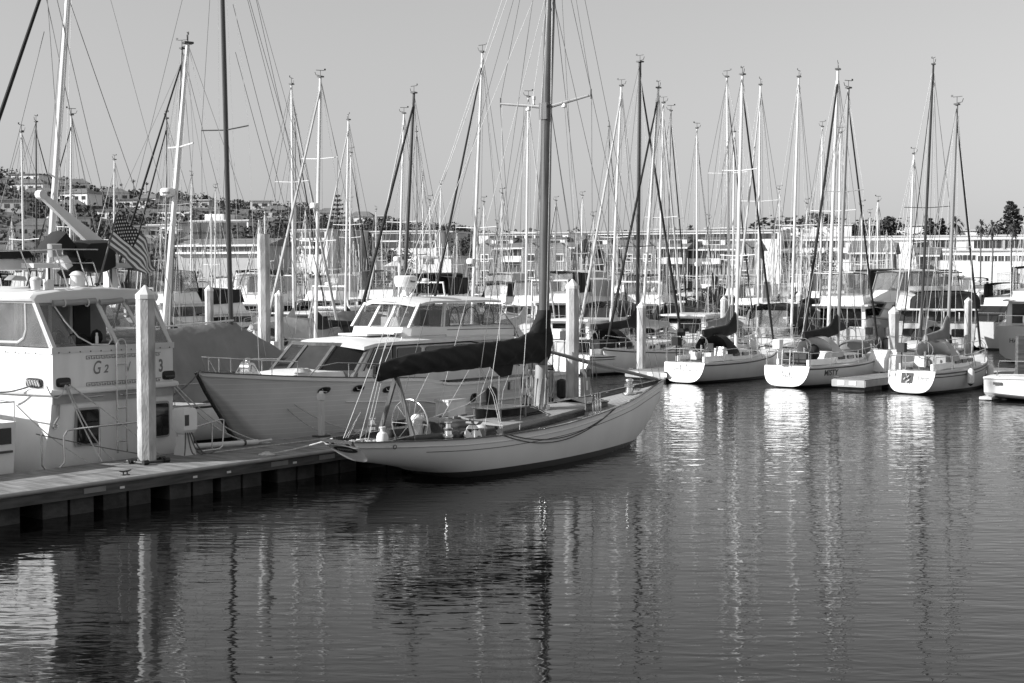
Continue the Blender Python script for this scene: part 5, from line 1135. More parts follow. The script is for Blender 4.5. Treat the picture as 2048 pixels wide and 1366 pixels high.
for x in (2.9, 6.0):
    y = -(H.B(x) + .16); p = F.w(x, y, .35); f = thing('fender', ('white fender with dark ends hanging amidships on the rightmost sailboat' if x < 4 else 'white fender hanging near the bow of the rightmost sailboat'), 'fender', p, 51)
    MB().lathe([(.03, -.1), (.15, .02), (.16, .5), (.1, .62), (.03, .66)], n=12).build('body', 'foam', f); MB().lathe([(.03, -.11), (.11, -.03), (.12, .0), (.0, .0)], n=12).build('end_cap', 'black', f); MB().tube([(0, 0, .66), (0, .1, .95)], .012).build('lanyard', 'roped', f)
MB().box((1.9, .4, 1.28), (.4, .45, .45)).build('white_locker', 'gel2', t); MB().box((2.3, -.2, 1.3), (.5, .9, .5)).build('hatch_board', 'greyp', t)
MB().lathe([(.18, 0), (.2, .3), (.12, .4)], (5.5, .3, 1.2), 12).build('anchor_locker', 'foam', t)
o = (3.0, 71.6)
t, F, H = sailboat('pale sailboat with double dark stripe and black covered cockpit behind the yacht foredeck', o, 48, 9.9, 3.0, 1.05, (1280, 122, 10, 1276), .545, 'spard', 'canvas', 'canvas', (.36,), 'hull_w', lod=2, seed=4, dodger='canvas', furlw=.08)
H.rail(.02, -1, -.22, off=.01, nx=24, n=4).build('second_stripe', 'dark', t); MB().box((2.0, -.1, 1.45), (1.6, 1.5, .55)).build('cockpit_cover', 'canvas', t)

# ---- nearer left: covered sailboat with dark mast, white masted boats behind the motor yacht
o = (-12.4, 40.6)
t, F, H = sailboat('sailboat under a grey ridge tarpaulin with a tall dark mast and round white hull', o, 50, 11.5, 3.2, 1.25, (437, -300, 13, 459), .49, 'spard', None, None, (.49,), 'hull_w', lod=2, seed=5, boomk=0, cabin=False, rs=.8)
ridge = [(1.0, 3.35), (2.5, 3.42), (4.0, 3.5), (5.6, 3.58), (6.3, 3.3), (8.0, 2.45), (9.6, 1.85)]
rings = []
for i in range(121):
    x = lerp(.8, 9.6, i / 120); zr_ = interp(x, [a for a, b in ridge], [b for a, b in ridge]); b = H.B(x) + .12; ze = H.Z(x) + .25 + .12 * math.sin(x * 1.7)
    row = []
    for j in range(-16, 17):
        u = j / 16; fold = (.20 * (1 - abs(math.sin(x * 2.6 + abs(u) * 3.4 + .8 * math.sin(x * 1.3))))**3 + .13 * (1 - abs(math.sin(x * 4.7 + abs(u) * 2.2 + 1.2)))**3) * (.25 + abs(u)) - .12
        row.append((x + .25 * abs(u) * math.sin(x * 2), u * b * (1 + .0) + math.copysign(fold, u), lerp(zr_, ze, abs(u)**.9) + fold * .5 - .12 * math.sin(abs(u) * math.pi)))
    rings.append(row)
MB().loft(rings, False, False).build('tarpaulin', 'canvasm', t, smooth=70)
MB().tube([(1.0, 0, 3.37), (5.6, 0, 3.60)], .03).build('ridge_rope', 'wirel', t)
for a, b in (((5.7, 0, 15.5), (10.8, 0, 1.8)), ((5.7, 0, 13.5), (9.6, 0, 1.7)), ((5.7, .2, 16.), (9.9, -.5, 1.7)), ((5.7, 0, 17.), (10.5, .4, 1.8)), ((5.7, -.1, 12.), (8.4, -1.2, 1.5))): MB().tube([a, b], .011, 4).build('stay', 'wire', t)
def more_stays(r, Ls):
    t, F, H = r
    for a, b in Ls: MB().tube([a, b], .012, 4).build('stay', 'wire', t)
def far_sail(label, tip, base, w, d, L, right=True, **k):
    deg = k.pop('deg', 62 if right else 242); mpos = .55; e = (math.cos(R(deg)), math.sin(R(deg)))
    X = (base - 1024) / FPX * d; o = (X - e[0] * L * mpos, d - e[1] * L * mpos)
    return sailboat(label, o, deg, L, mast=(tip[0], tip[1], w, base), seed=int(tip[0]), **k)
more_stays(far_sail('sailboat behind the motor yacht with the thickest white mast, leaning right, broad spreaders', (153, -260), 86, 16, 47, 10.5, False, mm='alu', furl='canvas', furlw=.085, spread=(.42,), cover=None, boomk=0, deg=184, cabin=False, rs=.7), [((5.6, 0, 16), (2.2, .8, 1.2)), ((5.6, 0, 14.5), (3.0, 0, 1.2)), ((5.6, 0, 16.5), (.6, -.5, 1.2)), ((5.6, 0, 13), (8.6, .3, 1.2)), ((5.6, 0, 16), (4.4, 1.4, 1.2))])
far_sail('sailboat with thick leaning white mast carrying a radar dome and short spreaders', (376, 84), 324, 14, 50, 10.5, False, mm='alu', furl=None, cover='canvas', spread=(.70,), radar=.57, deg=215, rs=.7)
far_sail('sailboat with grey mast close behind the radar carrying white mast', (364, 95), 338, 7, 58, 10, False, mm='alug', furl='canvas', furlw=.06, cover='canvas', deg=235)
D_ = far_sail
fleet = [
 ((43, 262), 49, 6, 70, 9.5, False, dict(mm='alu', furl=None), 'sailboat with thin white mast left of the thick leaning mast'),
 ((72, 242), 73, 5, 80, 10, True, dict(mm='spard', furl='canvas', furlw=.05), 'sailboat with slender dark mast at the far left'),
 ((143, 228), 139, 6, 78, 10, False, dict(mm='alu', furl='canvas', furlw=.05), 'sailboat with white mast and dark rolled jib right of the thick leaning mast'),
 ((229, 318), 227, 5, 110, 10, False, dict(mm='alu', furl='canvasl', furlw=.05), 'sailboat whose short white mast stands left of the flag'),
 ((333, 235), 331, 6, 74, 10, False, dict(mm='alug', furl='canvas', furlw=.06), 'sailboat with pale mast and black jib just left of the radar mast'),
 ((383, 350), 381, 4, 130, 9, True, dict(mm='alu', furl=None), 'sailboat with low thin mast right of the radar mast'),
 ((431, 375), 430, 4, 135, 9, True, dict(mm='alu', furl='canvasl', furlw=.05), 'sailboat with low white mast left of the tall dark mast'),
 ((583, 167), 588, 7, 78, 10.5, True, dict(mm='alu', furl='canvasl', furlw=.09, spread=(.63,)), 'sailboat with straight white mast and white rolled jib right of the dark mast'),
 ((590, 238), 592, 4, 98, 9, True, dict(mm='alug', furl='canvas', furlw=.06), 'sailboat with shorter grey mast hidden behind a white one'),
 ((641, 152), 631, 9, 76, 11, False, dict(mm='alu', furl='canvasl', furlw=.09, radar=.53, spread=(.40, .70)), 'sailboat with tall white mast, radar half way up and white jib falling left'),
 ((697, 238), 690, 6, 90, 10, False, dict(mm='alu', furl='canvasl', furlw=.07, cover='canvas'), 'sailboat with white mast and pale jib above the cruiser cabin'),
 ((702, 304), 699, 5, 105, 9, True, dict(mm='alu', furl='canvas', furlw=.07), 'sailboat with lower white mast and black jib above the cruiser cabin'),
 ((752, 418), 752, 3, 170, 9, True, dict(mm='alu', furl=None), 'sailboat with a very low mast left of the dark leaning jib'),
 ((808, 225), 796, 6, 88, 10, False, dict(mm='alu', furl='canvasl', furlw=.06, radar=.36), 'sailboat with thin white mast and small radar left of the black mast'),
 ((828, 184), 805, 9, 72, 11, False, dict(mm='spard', furl='canvas', furlw=.09, spread=(.38,), cover='canvas'), 'sailboat with black mast and black jib leaning left, above the cruiser radar'),
 ((833, 262), 834, 4, 100, 9, False, dict(mm='alug', furl=None, cover='canvas'), 'sailboat with thin dark grey mast just right of the black one'),
 ((846, 350), 845, 3, 140, 9, True, dict(mm='alu', furl=None), 'sailboat with small pale mast right of the black masted one'),
 ((882, 368), 877, 4, 140, 9, True, dict(mm='alu', furl=None), 'sailboat with short white mast left of the flybridge cruiser'),
 ((965, 102), 943, 8, 72, 11, False, dict(mm='alu', furl='canvas', furlw=.07, radar=.31, spread=(.42,)), 'sailboat with tall white mast and black jib just left of the yacht mast'),
 ((1057, 192), 1051, 6, 84, 10, True, dict(mm='alu', furl='canvasl', furlw=.06, spread=(.45,)), 'sailboat with white mast hidden partly by the yacht mast'),
 ((1112, 400), 1110, 4, 140, 9, False, dict(mm='alug', furl='canvas', furlw=.05), 'sailboat with low grey mast right of the yacht mast'),
 ((1165, 390), 1161, 4, 140, 9, True, dict(mm='alu', furl=None), 'sailboat with low white mast midway between the yacht mast and the black mast'),
 ((1218, 252), 1215, 4, 100, 9, True, dict(mm='alug', furl='canvas', furlw=.05, spread=(.42,)), 'sailboat with thin grey mast left of the black mast'),
 ((1243, 170), 1222, 7, 80, 10.5, False, dict(mm='alu', furl='canvasl', furlw=.09, spread=(.42,)), 'sailboat with white mast and pale jib falling left beside the black mast'),
 ((1317, 174), 1284, 8, 76, 11, False, dict(mm='alu', furl='canvas', furlw=.08, spread=(.35,)), 'sailboat with broad leaning white mast just right of the black mast'),
 ((1327, 204), 1317, 6, 86, 10, True, dict(mm='alu', furl='canvasl', furlw=.08), 'sailboat with white mast and white jib leaning right, right of the black mast'),
 ((1342, 220), 1332, 5, 94, 10, True, dict(mm='alug', furl='canvas', furlw=.06), 'sailboat with grey mast and black jib, third right of the black mast'),
 ((1394, 255), 1394, 5, 98, 10, True, dict(mm='alu', furl='canvas', furlw=.06, radar=.34, spread=(.28,)), 'sailboat with lone white mast in the gap right of the black mast group'),
 ((1454, 152), 1459, 7, 82, 11, True, dict(mm='alu', furl='canvas', furlw=.05, spread=(.32, .64)), 'sailboat with straight white mast left of the antenna topped mast'),
 ((1469, 262), 1464, 5, 100, 9, False, dict(mm='alu', furl=None), 'sailboat with low white mast hidden between two taller ones'),
 ((1521, 168), 1516, 6, 84, 10.5, False, dict(mm='alu', furl='canvasl', furlw=.08, spread=(.55,)), 'sailboat with white mast right of the antenna topped mast'),
 ((1559, 378), 1558, 4, 140, 9, True, dict(mm='alu', furl='canvasl', furlw=.05), 'sailboat with low white mast left of the round tree'),
 ((1598, 152), 1583, 7, 80, 10.5, False, dict(mm='alu', furl=None, spread=(.45,), cover='canvas'), 'sailboat with lone tall white mast before the round tree'),
 ((1645, 252), 1640, 5, 98, 10, True, dict(mm='alu', furl=None, spread=(.50,)), 'sailboat with thin white mast right of the round tree'),
 ((1676, 137), 1657, 9, 74, 11, False, dict(mm='alu', furl='canvas', furlw=.09, spread=(.28, .5), cover='canvas'), 'sailboat with brightest broad white mast and thick black jib leaning left'),
 ((1681, 264), 1676, 6, 92, 10, True, dict(mm='alu', furl=None, spread=(.32,)), 'sailboat with shorter white mast behind the brightest one'),
 ((1740, 425), 1738, 4, 145, 9, True, dict(mm='alu', furl=None), 'sailboat with very low mast behind the dark gabled house'),
 ((1828, 306), 1815, 6, 90, 9.5, False, dict(mm='alu', furl='canvasl', furlw=.04), 'sailboat with low leaning white mast beside the slim dark mast'),
 ((1867, 127), 1842, 7, 76, 11, False, dict(mm='spard', furl='canvas', furlw=.03, spread=(.50,)), 'sailboat with slim dark mast topped by a long antenna, near the right'),
]
for tip, base, w, d, L, right, kw, lab in fleet:
    kw = dict(kw); kw.setdefault('cover', random.Random(int(tip[0])).choice(['canvas', 'canvas2', 'canvasm', 'canvas', 'canvasl']))
    D_(lab, tip, base, w, d, L, right, **kw)
# ---- motor boats you can pick out
def PB(label, px, d, deg, L, B, **k):
    X = (px - 1024) / FPX * d; return powerboat(label, (X, d), deg, L, B, seed=px, **k)
PB('white flybridge cruiser with dark framed enclosure left of the yacht mast, above the cruiser roof', 978, 104, 205, 11.5, 3.9, fb=1.7, hs=1.4, kind='fly')
t, F, H = PB('white topped express cruiser with dark hull and bow script, left of capped piles', 1400, 104, 252, 11, 4.4, fb=2.2, hs=1.2, kind='express', hullm='hull_d')
hull_text(t, H, 'Jus', .5, 9.2, 1.6, 1, 'foam', shear=.3)
PB('white flybridge cruiser with dark canvas top in front of the dark gabled house', 1862, 108, 200, 12, 4.0, fb=2.0, hs=1.4, kind='fly')
PB('small flybridge boat with pale curtains left of the flat topped pile', 470, 100, 70, 9.5, 3.4, fb=1.6, hs=1.4, kind='fly', canvas='canvasl')
PB('white motor boat with black canvas behind the flat topped pile', 560, 92, 70, 9, 3.6, fb=1.5, kind='sedan')
def trawler():
    d = 81.; X = (1872 - 1024) / FPX * d; L, B = 11.5, 4.7; t = thing('trawler_yacht', 'big white trawler with black side screens and black canvas flybridge enclosure at the right', 'motor yacht', (X, d, 0), 74); F = Fr(X, d, 74)
    H = Hull([(0, B * .46, 2.3, -.2), (L * .4, B * .5, 2.3, -.4), (L * .75, B * .42, 2.5, -.4), (L * .93, B * .2, 2.9, .3), (L, .03, 3.1, 2.7)], 'power'); H.mesh(24, 8).build('hull', 'hull_w2', t, smooth=50); H.deck(20, .05, .05).build('deck', 'gel2', t)
    for s in (1, -1): H.rail(.05, s, -.25, off=.012, nx=16, n=4).build('rub_rail', 'greyp', t); H.rail(.05, s, -.95, off=.012, nx=16, n=4).build('rub_rail', 'greyp', t)
    for y in (1.35, -.2, -1.3): fr = MB().prism(rounded([(-.01, y + .45, 1.55), (-.01, y - .45, 1.55), (-.01, y - .45, 2.0), (-.01, y + .45, 2.0)], .15), (-.03, 0, 0)).build('stern_window', 'glassd', t)
    w = B * .45
    mb = MB(); mb.tube([(0, -w, 3.05), (0, w, 3.05)], .03); 
    for s in (1, -1): mb.tube([(0, s * w, 3.05), (5, s * w, 3.05)], .03)
    for y in (-w, -w * .33, w * .33, w): mb.tube([(0, y, 2.3), (0, y, 3.05)], .03)
    mb.build('screen_frame', 'steel', t)
    for k in range(5): y0 = -w + k * 2 * w / 5; quad_panel('side_screen', [(0.02, y0 + .03, 2.42), (.02, y0 + 2 * w / 5 - .03, 2.42), (.02, y0 + 2 * w / 5 - .03, 3.0), (.02, y0 + .03, 3.0)], .02, 'canvas2', t)
    for s in (1, -1): quad_panel('side_screen', [(.05, s * w, 2.42), (4.8, s * w, 2.42), (4.8, s * w, 3.0), (.05, s * w, 3.0)], .02, 'canvas2', t)
    MB().box((2.8, 0, 3.1), (6.4, 2 * w + .3, .09)).build('boat_deck', 'gel', t)
    rings = []
    for x, zt, k in ((.4, 3.75, .80), (.8, 4.0, .92), (3.2, 4.15, .95), (4.4, 4.1, .93)): rings.append([(x, w * k * math.copysign(abs(math.cos(a))**.5, math.cos(a)) - .5, 3.14 + (zt - 3.14) * math.sin(a)**.45) for a in [math.pi * j / 12 for j in range(13)]])
    MB().loft(rings, True, False).build('canvas_enclosure', 'canvas', t, smooth=50)
    MB().loft([[(x, y0, 3.14), (x, y1, 3.14), (x, y1 - .2, z), (x, y0 + .1, z)] for x, y0, y1, z in ((1.2, .6, w + .1, 3.9), (4.6, .6, w + .1, 4.05), (6.2, .6, w, 3.3))]).build('pilot_house', 'gel', t)
    MB().loft([[(x, -1.6, 4.15), (x, 1.6, 4.15), (x - .2, 1.45, 4.4), (x - .2, -1.45, 4.4)] for x in (2.0, 5.2)]).build('upper_bridge', 'gel', t)
    MB().loft([[(x, 1.5 * math.cos(a), 4.4 + .75 * math.sin(a)**.5) for a in [math.pi * j / 10 for j in range(11)]] for x in (2.2, 3.4, 4.6)], False, False).build('bridge_curtains', 'canvasl', t, smooth=60)
    for y in (-.5, .55): quad_panel('curtain_window', [(2.17, y - .35, 4.5), (2.17, y + .35, 4.5), (2.17, y + .3, 4.95), (2.17, y - .3, 4.95)], .01, 'glassm', t)
    MB().box((3.4, 0, 5.2), (3.0, 2.9, .07)).build('bimini_top', 'canvas2', t)
    mb = MB(); mb.tube([(.0, .5, .4), (.0, .5, 3.2)], .02); mb.tube([(.0, .85, .4), (.0, .85, 3.2)], .02)
    for k in range(8): mb.tube([(-.02, .5, .6 + .33 * k), (-.02, .85, .6 + .33 * k)], .018)
    mb.build('stern_ladder', 'steel', t)
trawler()
t, F, H = PB('white motor yacht cut by the right frame edge with bold name on its transom', 2072, 82, 66, 12, 4.6, fb=2.1, hs=1.4, kind='fly')
transom_text(t, H, 'HAPPY HOURS', .34, .3, 1.15, 'ink', bold=.004)
PB('white cruiser with dark top and radar arch far right behind the trawler', 1950, 100, 200, 10.5, 3.8, fb=1.9, hs=1.4, kind='fly', arch=True)
PB('white pilothouse boat right of the trawler with dark canvas stern', 1992, 96, 60, 9, 3.6, fb=1.9, kind='trawler')
PB('white motor boat with small side windows behind the yacht sail cover', 1112, 78, 60, 8.5, 3.2, fb=1.5, kind='sedan')
PB('white cabin boat with dark canvas top right of the broad capped pile', 1188, 82, 62, 9, 3.3, fb=1.6, kind='express')
PB('white motor boat with radar arch and black bimini right of the yacht mast', 1085, 94, 65, 10, 3.6, fb=1.8, hs=1.4, kind='fly', arch=True)
PB('white boat with a long black awning behind the script named sailboat', 1500, 86, 30, 9.5, 3.4, fb=1.4, kind='express')
PB('white flybridge boat with pale canvas behind the white masts at right', 1640, 100, 65, 10, 3.8, fb=1.9, hs=1.4, kind='fly', canvas='canvasl')
PB('white sport boat with black canopy left of the trawler', 1730, 92, 200, 9.5, 3.6, fb=1.7, kind='express')
PB('white motor boat with pale hard top in the gap right of the antenna topped mast', 1555, 104, 75, 9.5, 3.8, fb=1.9, kind='sedan')
PB('white motor boat with black windows just left of the grey tarpaulin ridge', 375, 72, 190, 8.5, 3.0, fb=1.3, kind='sedan')
PB('dark sided motor boat behind the radar carrying mast', 350, 88, 60, 9, 3.6, fb=1.6, kind='fly', hullm='hull_d')
PB('white cabin boat with black canvas behind the cruiser bridge windows', 715, 90, 65, 9, 3.5, fb=1.5, kind='sedan')
PB('white flybridge boat half hidden behind the motor yacht flag', 245, 84, 65, 10, 3.8, fb=1.9, hs=1.4, kind='fly')
PB('white flybridge boat with black canvas directly behind the sailboat with block capital name', 1672, 86, 68, 10, 3.9, fb=1.8, hs=1.35, kind='fly')
PB('white flybridge boat with pale top between the far fan palms and the trawler bridge', 1905, 94, 205, 10, 3.8, fb=2.0, hs=1.35, kind='fly', canvas='canvasl')
PB('white cabin boat low in the gap between the black mast and script named sailboat', 1352, 84, 65, 8.5, 3.3, fb=1.6, kind='sedan')
PB('white flybridge boat behind the leaning capped pile at the finger dock', 1268, 96, 66, 10, 3.8, fb=1.8, hs=1.3, kind='fly', arch=True)
PB('white express boat with black top between the two named sailboats', 1535, 80, 66, 8.5, 3.3, fb=1.5, kind='express')
PB('white flybridge boat with radar arch above the radar dome of the cruiser', 835, 98, 66, 10, 3.8, fb=1.8, hs=1.25, kind='fly', arch=True)
PB('white sedan boat seen above the cruiser cabin beside the pale tarpaulin', 640, 96, 66, 9.5, 3.6, fb=1.8, kind='sedan', arch=True)
PB('white boat with dark canvas at the far left behind the roof rail', 40, 72, 62, 9, 3.6, fb=1.9, kind='fly')
# boat under pale tarpaulin behind the flat topped pile
def tarp_boat(label, px, d, deg, L, B, zr, mat, seed):
    X = (px - 1024) / FPX * d; t = thing('covered_boat', label, 'covered boat', (X, d, 0), deg)
    H = Hull([(0, B * .45, 1.2, -.2), (L * .5, B * .5, 1.25, -.4), (L * .85, B * .25, 1.5, 0), (L, .04, 1.7, 1.4)], 'power'); H.mesh(16, 6).build('hull', 'hull_w', t); rings = []
    for i in range(17):
        u = i / 16; x = lerp(-.1, L * .98, u); z = zr * (1 - .45 * max(0, u - .45)**1.2 * 1.6) - .35 * max(0, .12 - u) * 8; b = H.B(max(0, x)) + .15
        rings.append([(x, b * v, lerp(z, 1.0, abs(v)**1.1) + .06 * math.sin(9 * u + 6 * v)) for v in [k / 7 for k in range(-7, 8)]])
    MB().loft(rings, False, False).add(rings[0], [tuple(range(14, -1, -1))]).build('tarpaulin', mat, t, smooth=60)
tarp_boat('boat fully wrapped in a pale tarpaulin, bright at its stern, behind the flat topped pile', 505, 76, 40, 8., 3.0, 2.75, 'canvasl', 1)
tarp_boat('boat under a mid grey tarpaulin far behind the cruiser bridge', 660, 82, 40, 7, 2.8, 2.9, 'canvasm', 2)
tarp_boat('boat under a pale triangular cover right of the broad capped pile', 1232, 98, 60, 7, 2.8, 3.2, 'canvasl', 3)

# ---- skiff end in the lower right corner with its brown post
def corner():
    p = atz(1982, 797, 0); F = Fr(p.x, p.y, -38)
    t = thing('motor_boat', 'plain white boat stern cut by the right edge, lowest at the right', 'motor boat', (p.x, p.y, 0), -38)
    H = Hull([(0, .9, .95, .05), (2, 1.1, 1.0, -.1), (5, 1.2, 1.05, -.3), (7, .6, 1.2, 0), (7.6, .03, 1.3, 1.0)], 'power'); H.mesh(20, 8).build('hull', 'hull_w2', t); H.deck(16, .03).build('deck', 'gel', t)
    H.rail(.04, -1, -.05, off=.02, nx=16).build('rub_rail', 'gel', t); MB().box((.6, -1.0, .7), (.35, .02, .1)).build('vent_slot', 'dark', t); MB().box((0.1, 0, .08), (.5, 1.9, .1)).build('swim_step', 'gel', t)
    mb = MB(); mb.tube([(.5, -.8, 1.0), (.6, -.8, 1.6), (2.5, -.9, 1.65), (2.6, -.9, 1.0)], .022); mb.build('hand_rail', 'steel', t)
    q = aty(2042, 672, 60); t = thing('timber_post', 'square brown timber post in front of the white boat at the right edge', 'post', (q.x, 60, 0)); MB().box((0, 0, (q.z - 1) / 2), (.34, .34, q.z + 1)).build('post', 'timber', t)
corner()
# ---- finger docks, walkways, dock boxes
def finger(label, o, deg, L, Wd, z=.5, plates=2):
    t = thing('finger_dock', label, 'dock', (o[0], o[1], 0), deg); 
    MB().box((L / 2, 0, z - .03), (L, Wd, .07)).build('planking', 'plank', t)
    mb = MB(); mb.box((0 + .02, 0, z - .17), (.1, Wd + .04, .3)); mb.build('end_fascia', 'rub', t)
    for s in (1, -1): MB().box((L / 2, s * (Wd / 2 + .02), z - .17), (L, .08, .26)).build('side_fascia', 'rub', t)
    for k in range(max(1, int(L / 2.4))): MB().box((1.1 + 2.4 * k, 0, z - .42), (1.7, Wd - .25, .5)).build('float', 'float', t)
    for k in range(plates): MB().box((-.045, Wd * (.22 - .36 * k), z - .15), (.012, .32, .18)).build('reflector_plate', 'foam', t)
    MB().tube([(.15, Wd * .4 - .1, z + .07), (.15, Wd * .4 + .15, z + .07)], .03).build('cleat', 'dark', t)
p = atz(1697, 759, .5)
finger('finger dock with two white squares on its end, between the two named sailboats', (p.x, p.y), 50, 9, 1.5)
p = atz(1290, 742, .5); finger('short finger dock with white squares behind the yacht bow', (p.x, p.y), 50, 8, 2.2, plates=3)
p = atz(1972, 752, .5); finger('finger dock right of the rightmost sailboat', (p.x, p.y), 50, 8, 1.2, plates=1)
def walkway(label, a, b, Wd=2., z=.5):
    a = Vector((a[0], a[1], 0)); b = Vector((b[0], b[1], 0)); L = (b - a).length; deg = math.degrees(math.atan2(b.y - a.y, b.x - a.x))
    t = thing('walkway_dock', label, 'dock', a, deg); MB().box((L / 2, 0, z - .04), (L, Wd, .08)).build('planking', 'plank', t)
    for s in (1, -1): MB().box((L / 2, s * (Wd / 2 + .02), z - .17), (L, .08, .26)).build('fascia', 'rub', t)
    k = 0
    while 3 * k + 2 < L: MB().box((3 * k + 1.3, 0, z - .42), (2.1, Wd - .3, .5)).build('float', 'float', t); k += 1
walkway('walkway dock running behind the bows of the four sailboats', (5, 88), (34, 58))
walkway('walkway dock behind the cruiser and grey tarpaulin boat', (-34, 62), (-4, 66), 1.8)
walkway('far walkway dock across the crowded middle of the marina', (-60, 118), (80, 112), 2.)
walkway('farthest walkway dock near the shore', (-80, 190), (110, 186), 2.)
for px, lab in ((1762, 'white dock box with sloping lid between the finger dock and the rightmost sailboat'), (1783, 'second white dock box beside the boarding area left of the rightmost sailboat')):
    p = atz(px, 742, .5); t = thing('dock_box', lab, 'box', (p.x, p.y, .5), 48); MB().loft([[(-.5, -.4, z), (.5, -.4, z), (.5, .4, z), (-.5, .4, z)] if z < .6 else [(-.2, -.4, z), (.5, -.4, z), (.5, .4, z), (-.2, .4, z)] for z in (0, .55, .95)]).build('body', 'foam', t); MB().box((.15, 0, .98), (.76, .86, .06)).build('lid', 'gel2', t)
for k, (px, py, lab) in enumerate(((1672, 745, 'rope end on the finger dock corner'),)): pass

# ---- the crowd: boats of the far rows, told apart only by kind; rows at increasing distance
PROTO = {}
def proto(key, fn):
    if key not in PROTO: PROTO[key] = fn()
    return PROTO[key]
rnd = random.Random(21)
LBL = {'pc': ('small white cabin motor boat moored in the crowded far rows', 'motor boat'), 'pf': ('white flybridge motor boat moored in the crowded far rows', 'motor boat'), 'pe': ('white open boat with black canvas top in the crowded far rows', 'motor boat'),
       'sw': ('white masted sailboat with black sail cover in the crowded far rows', 'sailboat'), 'sd': ('white masted sailboat with pale sail cover in the crowded far rows', 'sailboat'), 'sg': ('grey masted sailboat with black rolled jib in the crowded far rows', 'sailboat')}
LBL['pg'] = ('white flybridge motor boat with pale curtains in the crowded far rows', 'motor boat')
def mk(key):
    if key == 'pg': return powerboat(LBL[key][0], (0, 130), 0, 10, 3.7, fb=1.8, kind='fly', hs=1.25, canvas='canvasl', arch=False)[0]
    if key == 'pc': return powerboat(LBL[key][0], (0, 130), 0, 8.5, 3.1, fb=1.4, kind='sedan')[0]
    if key == 'pf': return powerboat(LBL[key][0], (0, 130), 0, 9.5, 3.6, fb=1.7, kind='fly', hs=1.3, arch=True)[0]
    if key == 'pe': return powerboat(LBL[key][0], (0, 130), 0, 7.5, 2.9, fb=1.3, kind='express')[0]
    d = 150; ms = {'sw': ('alu', 'canvas', 'canvasl'), 'sd': ('alu', 'canvasl', None), 'sg': ('alug', 'canvas', 'canvas')}[key]
    zt = 9.6; py = 552 - (zt - 5) / d * FPX
    # neutral prototype built along the view axis so its mast is upright
    F = Fr(0, d, 0); X = 9 * .55; px = 1024 + X / d * FPX
    return sailboat(LBL[key][0], (0, d), 0, 9, mast=(px, py, 3.4, px), mm=ms[0], cover=ms[1], furl=ms[2], furlw=.06, rs=1.2)[0]
first = {}
def crowd(key, X, Y, deg, s=1., sz=1.):
    if key not in first: first[key] = mk(key); o = first[key]
    else: o = copy_tree(first[key])
    o.location = (X, Y, 0); o.rotation_euler = (0, 0, R(deg)); o.scale = (s, s, s * sz)
    o['label'] = LBL[key][0]; o['category'] = LBL[key][1]; o['group'] = {'p': 'motor boats in the crowded far rows', 's': 'sailboats in the crowded far rows'}[key[0]]
rows = [(93, 4.4, .25), (104, 4.0, .4), (114, 4.0, .45), (125, 4.1, .5), (136, 4.3, .55), (149, 4.6, .6), (164, 5.4, .7), (182, 5.6, .7), (202, 6.2, .7), (224, 7.0, .8)]
for Y0, step, ps in rows:
    half = Y0 * .375 + 4; X = -half
    while X < half:
        px = 1024 + X / Y0 * FPX
        right_busy = Y0 < 115 and any(abs(px - q) < 60 for q in (978, 1400, 1862, 470, 1085, 1640, 1950))
        if Y0 > 100: right_busy = right_busy and rnd.random() < .6
        else: right_busy = right_busy or any(abs(px - q) < 55 for q in (350, 470, 560, 715, 1112, 1188, 1500, 1640, 1730, 1868, 1992, 245))
        if not right_busy:
            key = rnd.choice(['sw', 'sd', 'sg', 'sw', 'pc', 'pg', 'pe', 'sd'] if rnd.random() < ps else ['pc', 'pg', 'pf', 'pg', 'pc', 'pe'])
            if key[0] == 's' and rnd.random() < .25: key = 'pc'
            crowd(key, X + rnd.uniform(-.6, .6), Y0 + rnd.uniform(-2, 2), rnd.choice([62, 242, 75, 250]) + rnd.uniform(-5, 5), rnd.uniform(.85, 1.12), rnd.uniform(.9, 1.32) if key[0] == 's' else 1.)
        X += step * rnd.uniform(.85, 1.2)
# ================================================================ shore, hill, buildings, trees
mt['veg'] = M('dry green foliage', .055, .8, .55, .9)
mt['veg2'] = M('dark evergreen foliage', .032, .8, .5, 1.2)
mt['veg3'] = M('pale scrub foliage', .11, .85, .5, .8)
mt['soil'] = M('dry hillside soil', .13, .95, .4, .05, bump=.2, bscale=.3)
mt['bark'] = M('tree bark', .10, .9, .3, 6.)
mt['stucco'] = M('white stucco wall', .70, .85, .07, .4)
mt['stucco2'] = M('grey stucco wall', .36, .85, .1, .4)
mt['shingle'] = bands(M('brown shingle wall', .20, .85, .15, 1.2), 2, .45, .06, .10)
mt['roofd'] = bands(M('grey roof shingles', .15, .9, .2, .8), 2, .5, .08, .10)
mt['rooff'] = M('pale flat roof', .45, .9, .1, .3)
mt['win'] = M('building window glass', .05, .12, .5, .5)
mt['frame'] = M('white window frame', .66, .6, .05, 2.)
mt['quay'] = M('quay rip rap', .28, .9, .5, .8, bump=.2, bscale=2.)
mt['paving'] = M('shore paving', .30, .9, .2, .1)
ZL = 3.2
MB().add([(-900, 246, ZL), (1000, 246, ZL), (1800, 1900, ZL), (-1800, 1900, ZL)], [(0, 1, 2, 3)]).build('ground', 'paving', smooth=0)['kind'] = 'structure'
MB().prism([(-900, 236, -1.5), (-900, 246.0, ZL - .01), (-900, 246.2, -1.5)], (1900, 0, 0)).build('embankment', 'quay')['kind'] = 'structure'
SKYL = [(-260, 335), (-60, 338), (0, 352), (40, 356), (100, 368), (150, 366), (185, 376), (230, 385), (290, 392), (340, 396), (400, 404), (450, 412), (520, 420), (580, 424), (640, 436), (700, 442), (760, 446), (830, 452), (900, 462), (960, 470), (1040, 486), (1150, 520), (1300, 560)]
def crest(px): return interp(px, [a for a, b in SKYL], [b for a, b in SKYL])
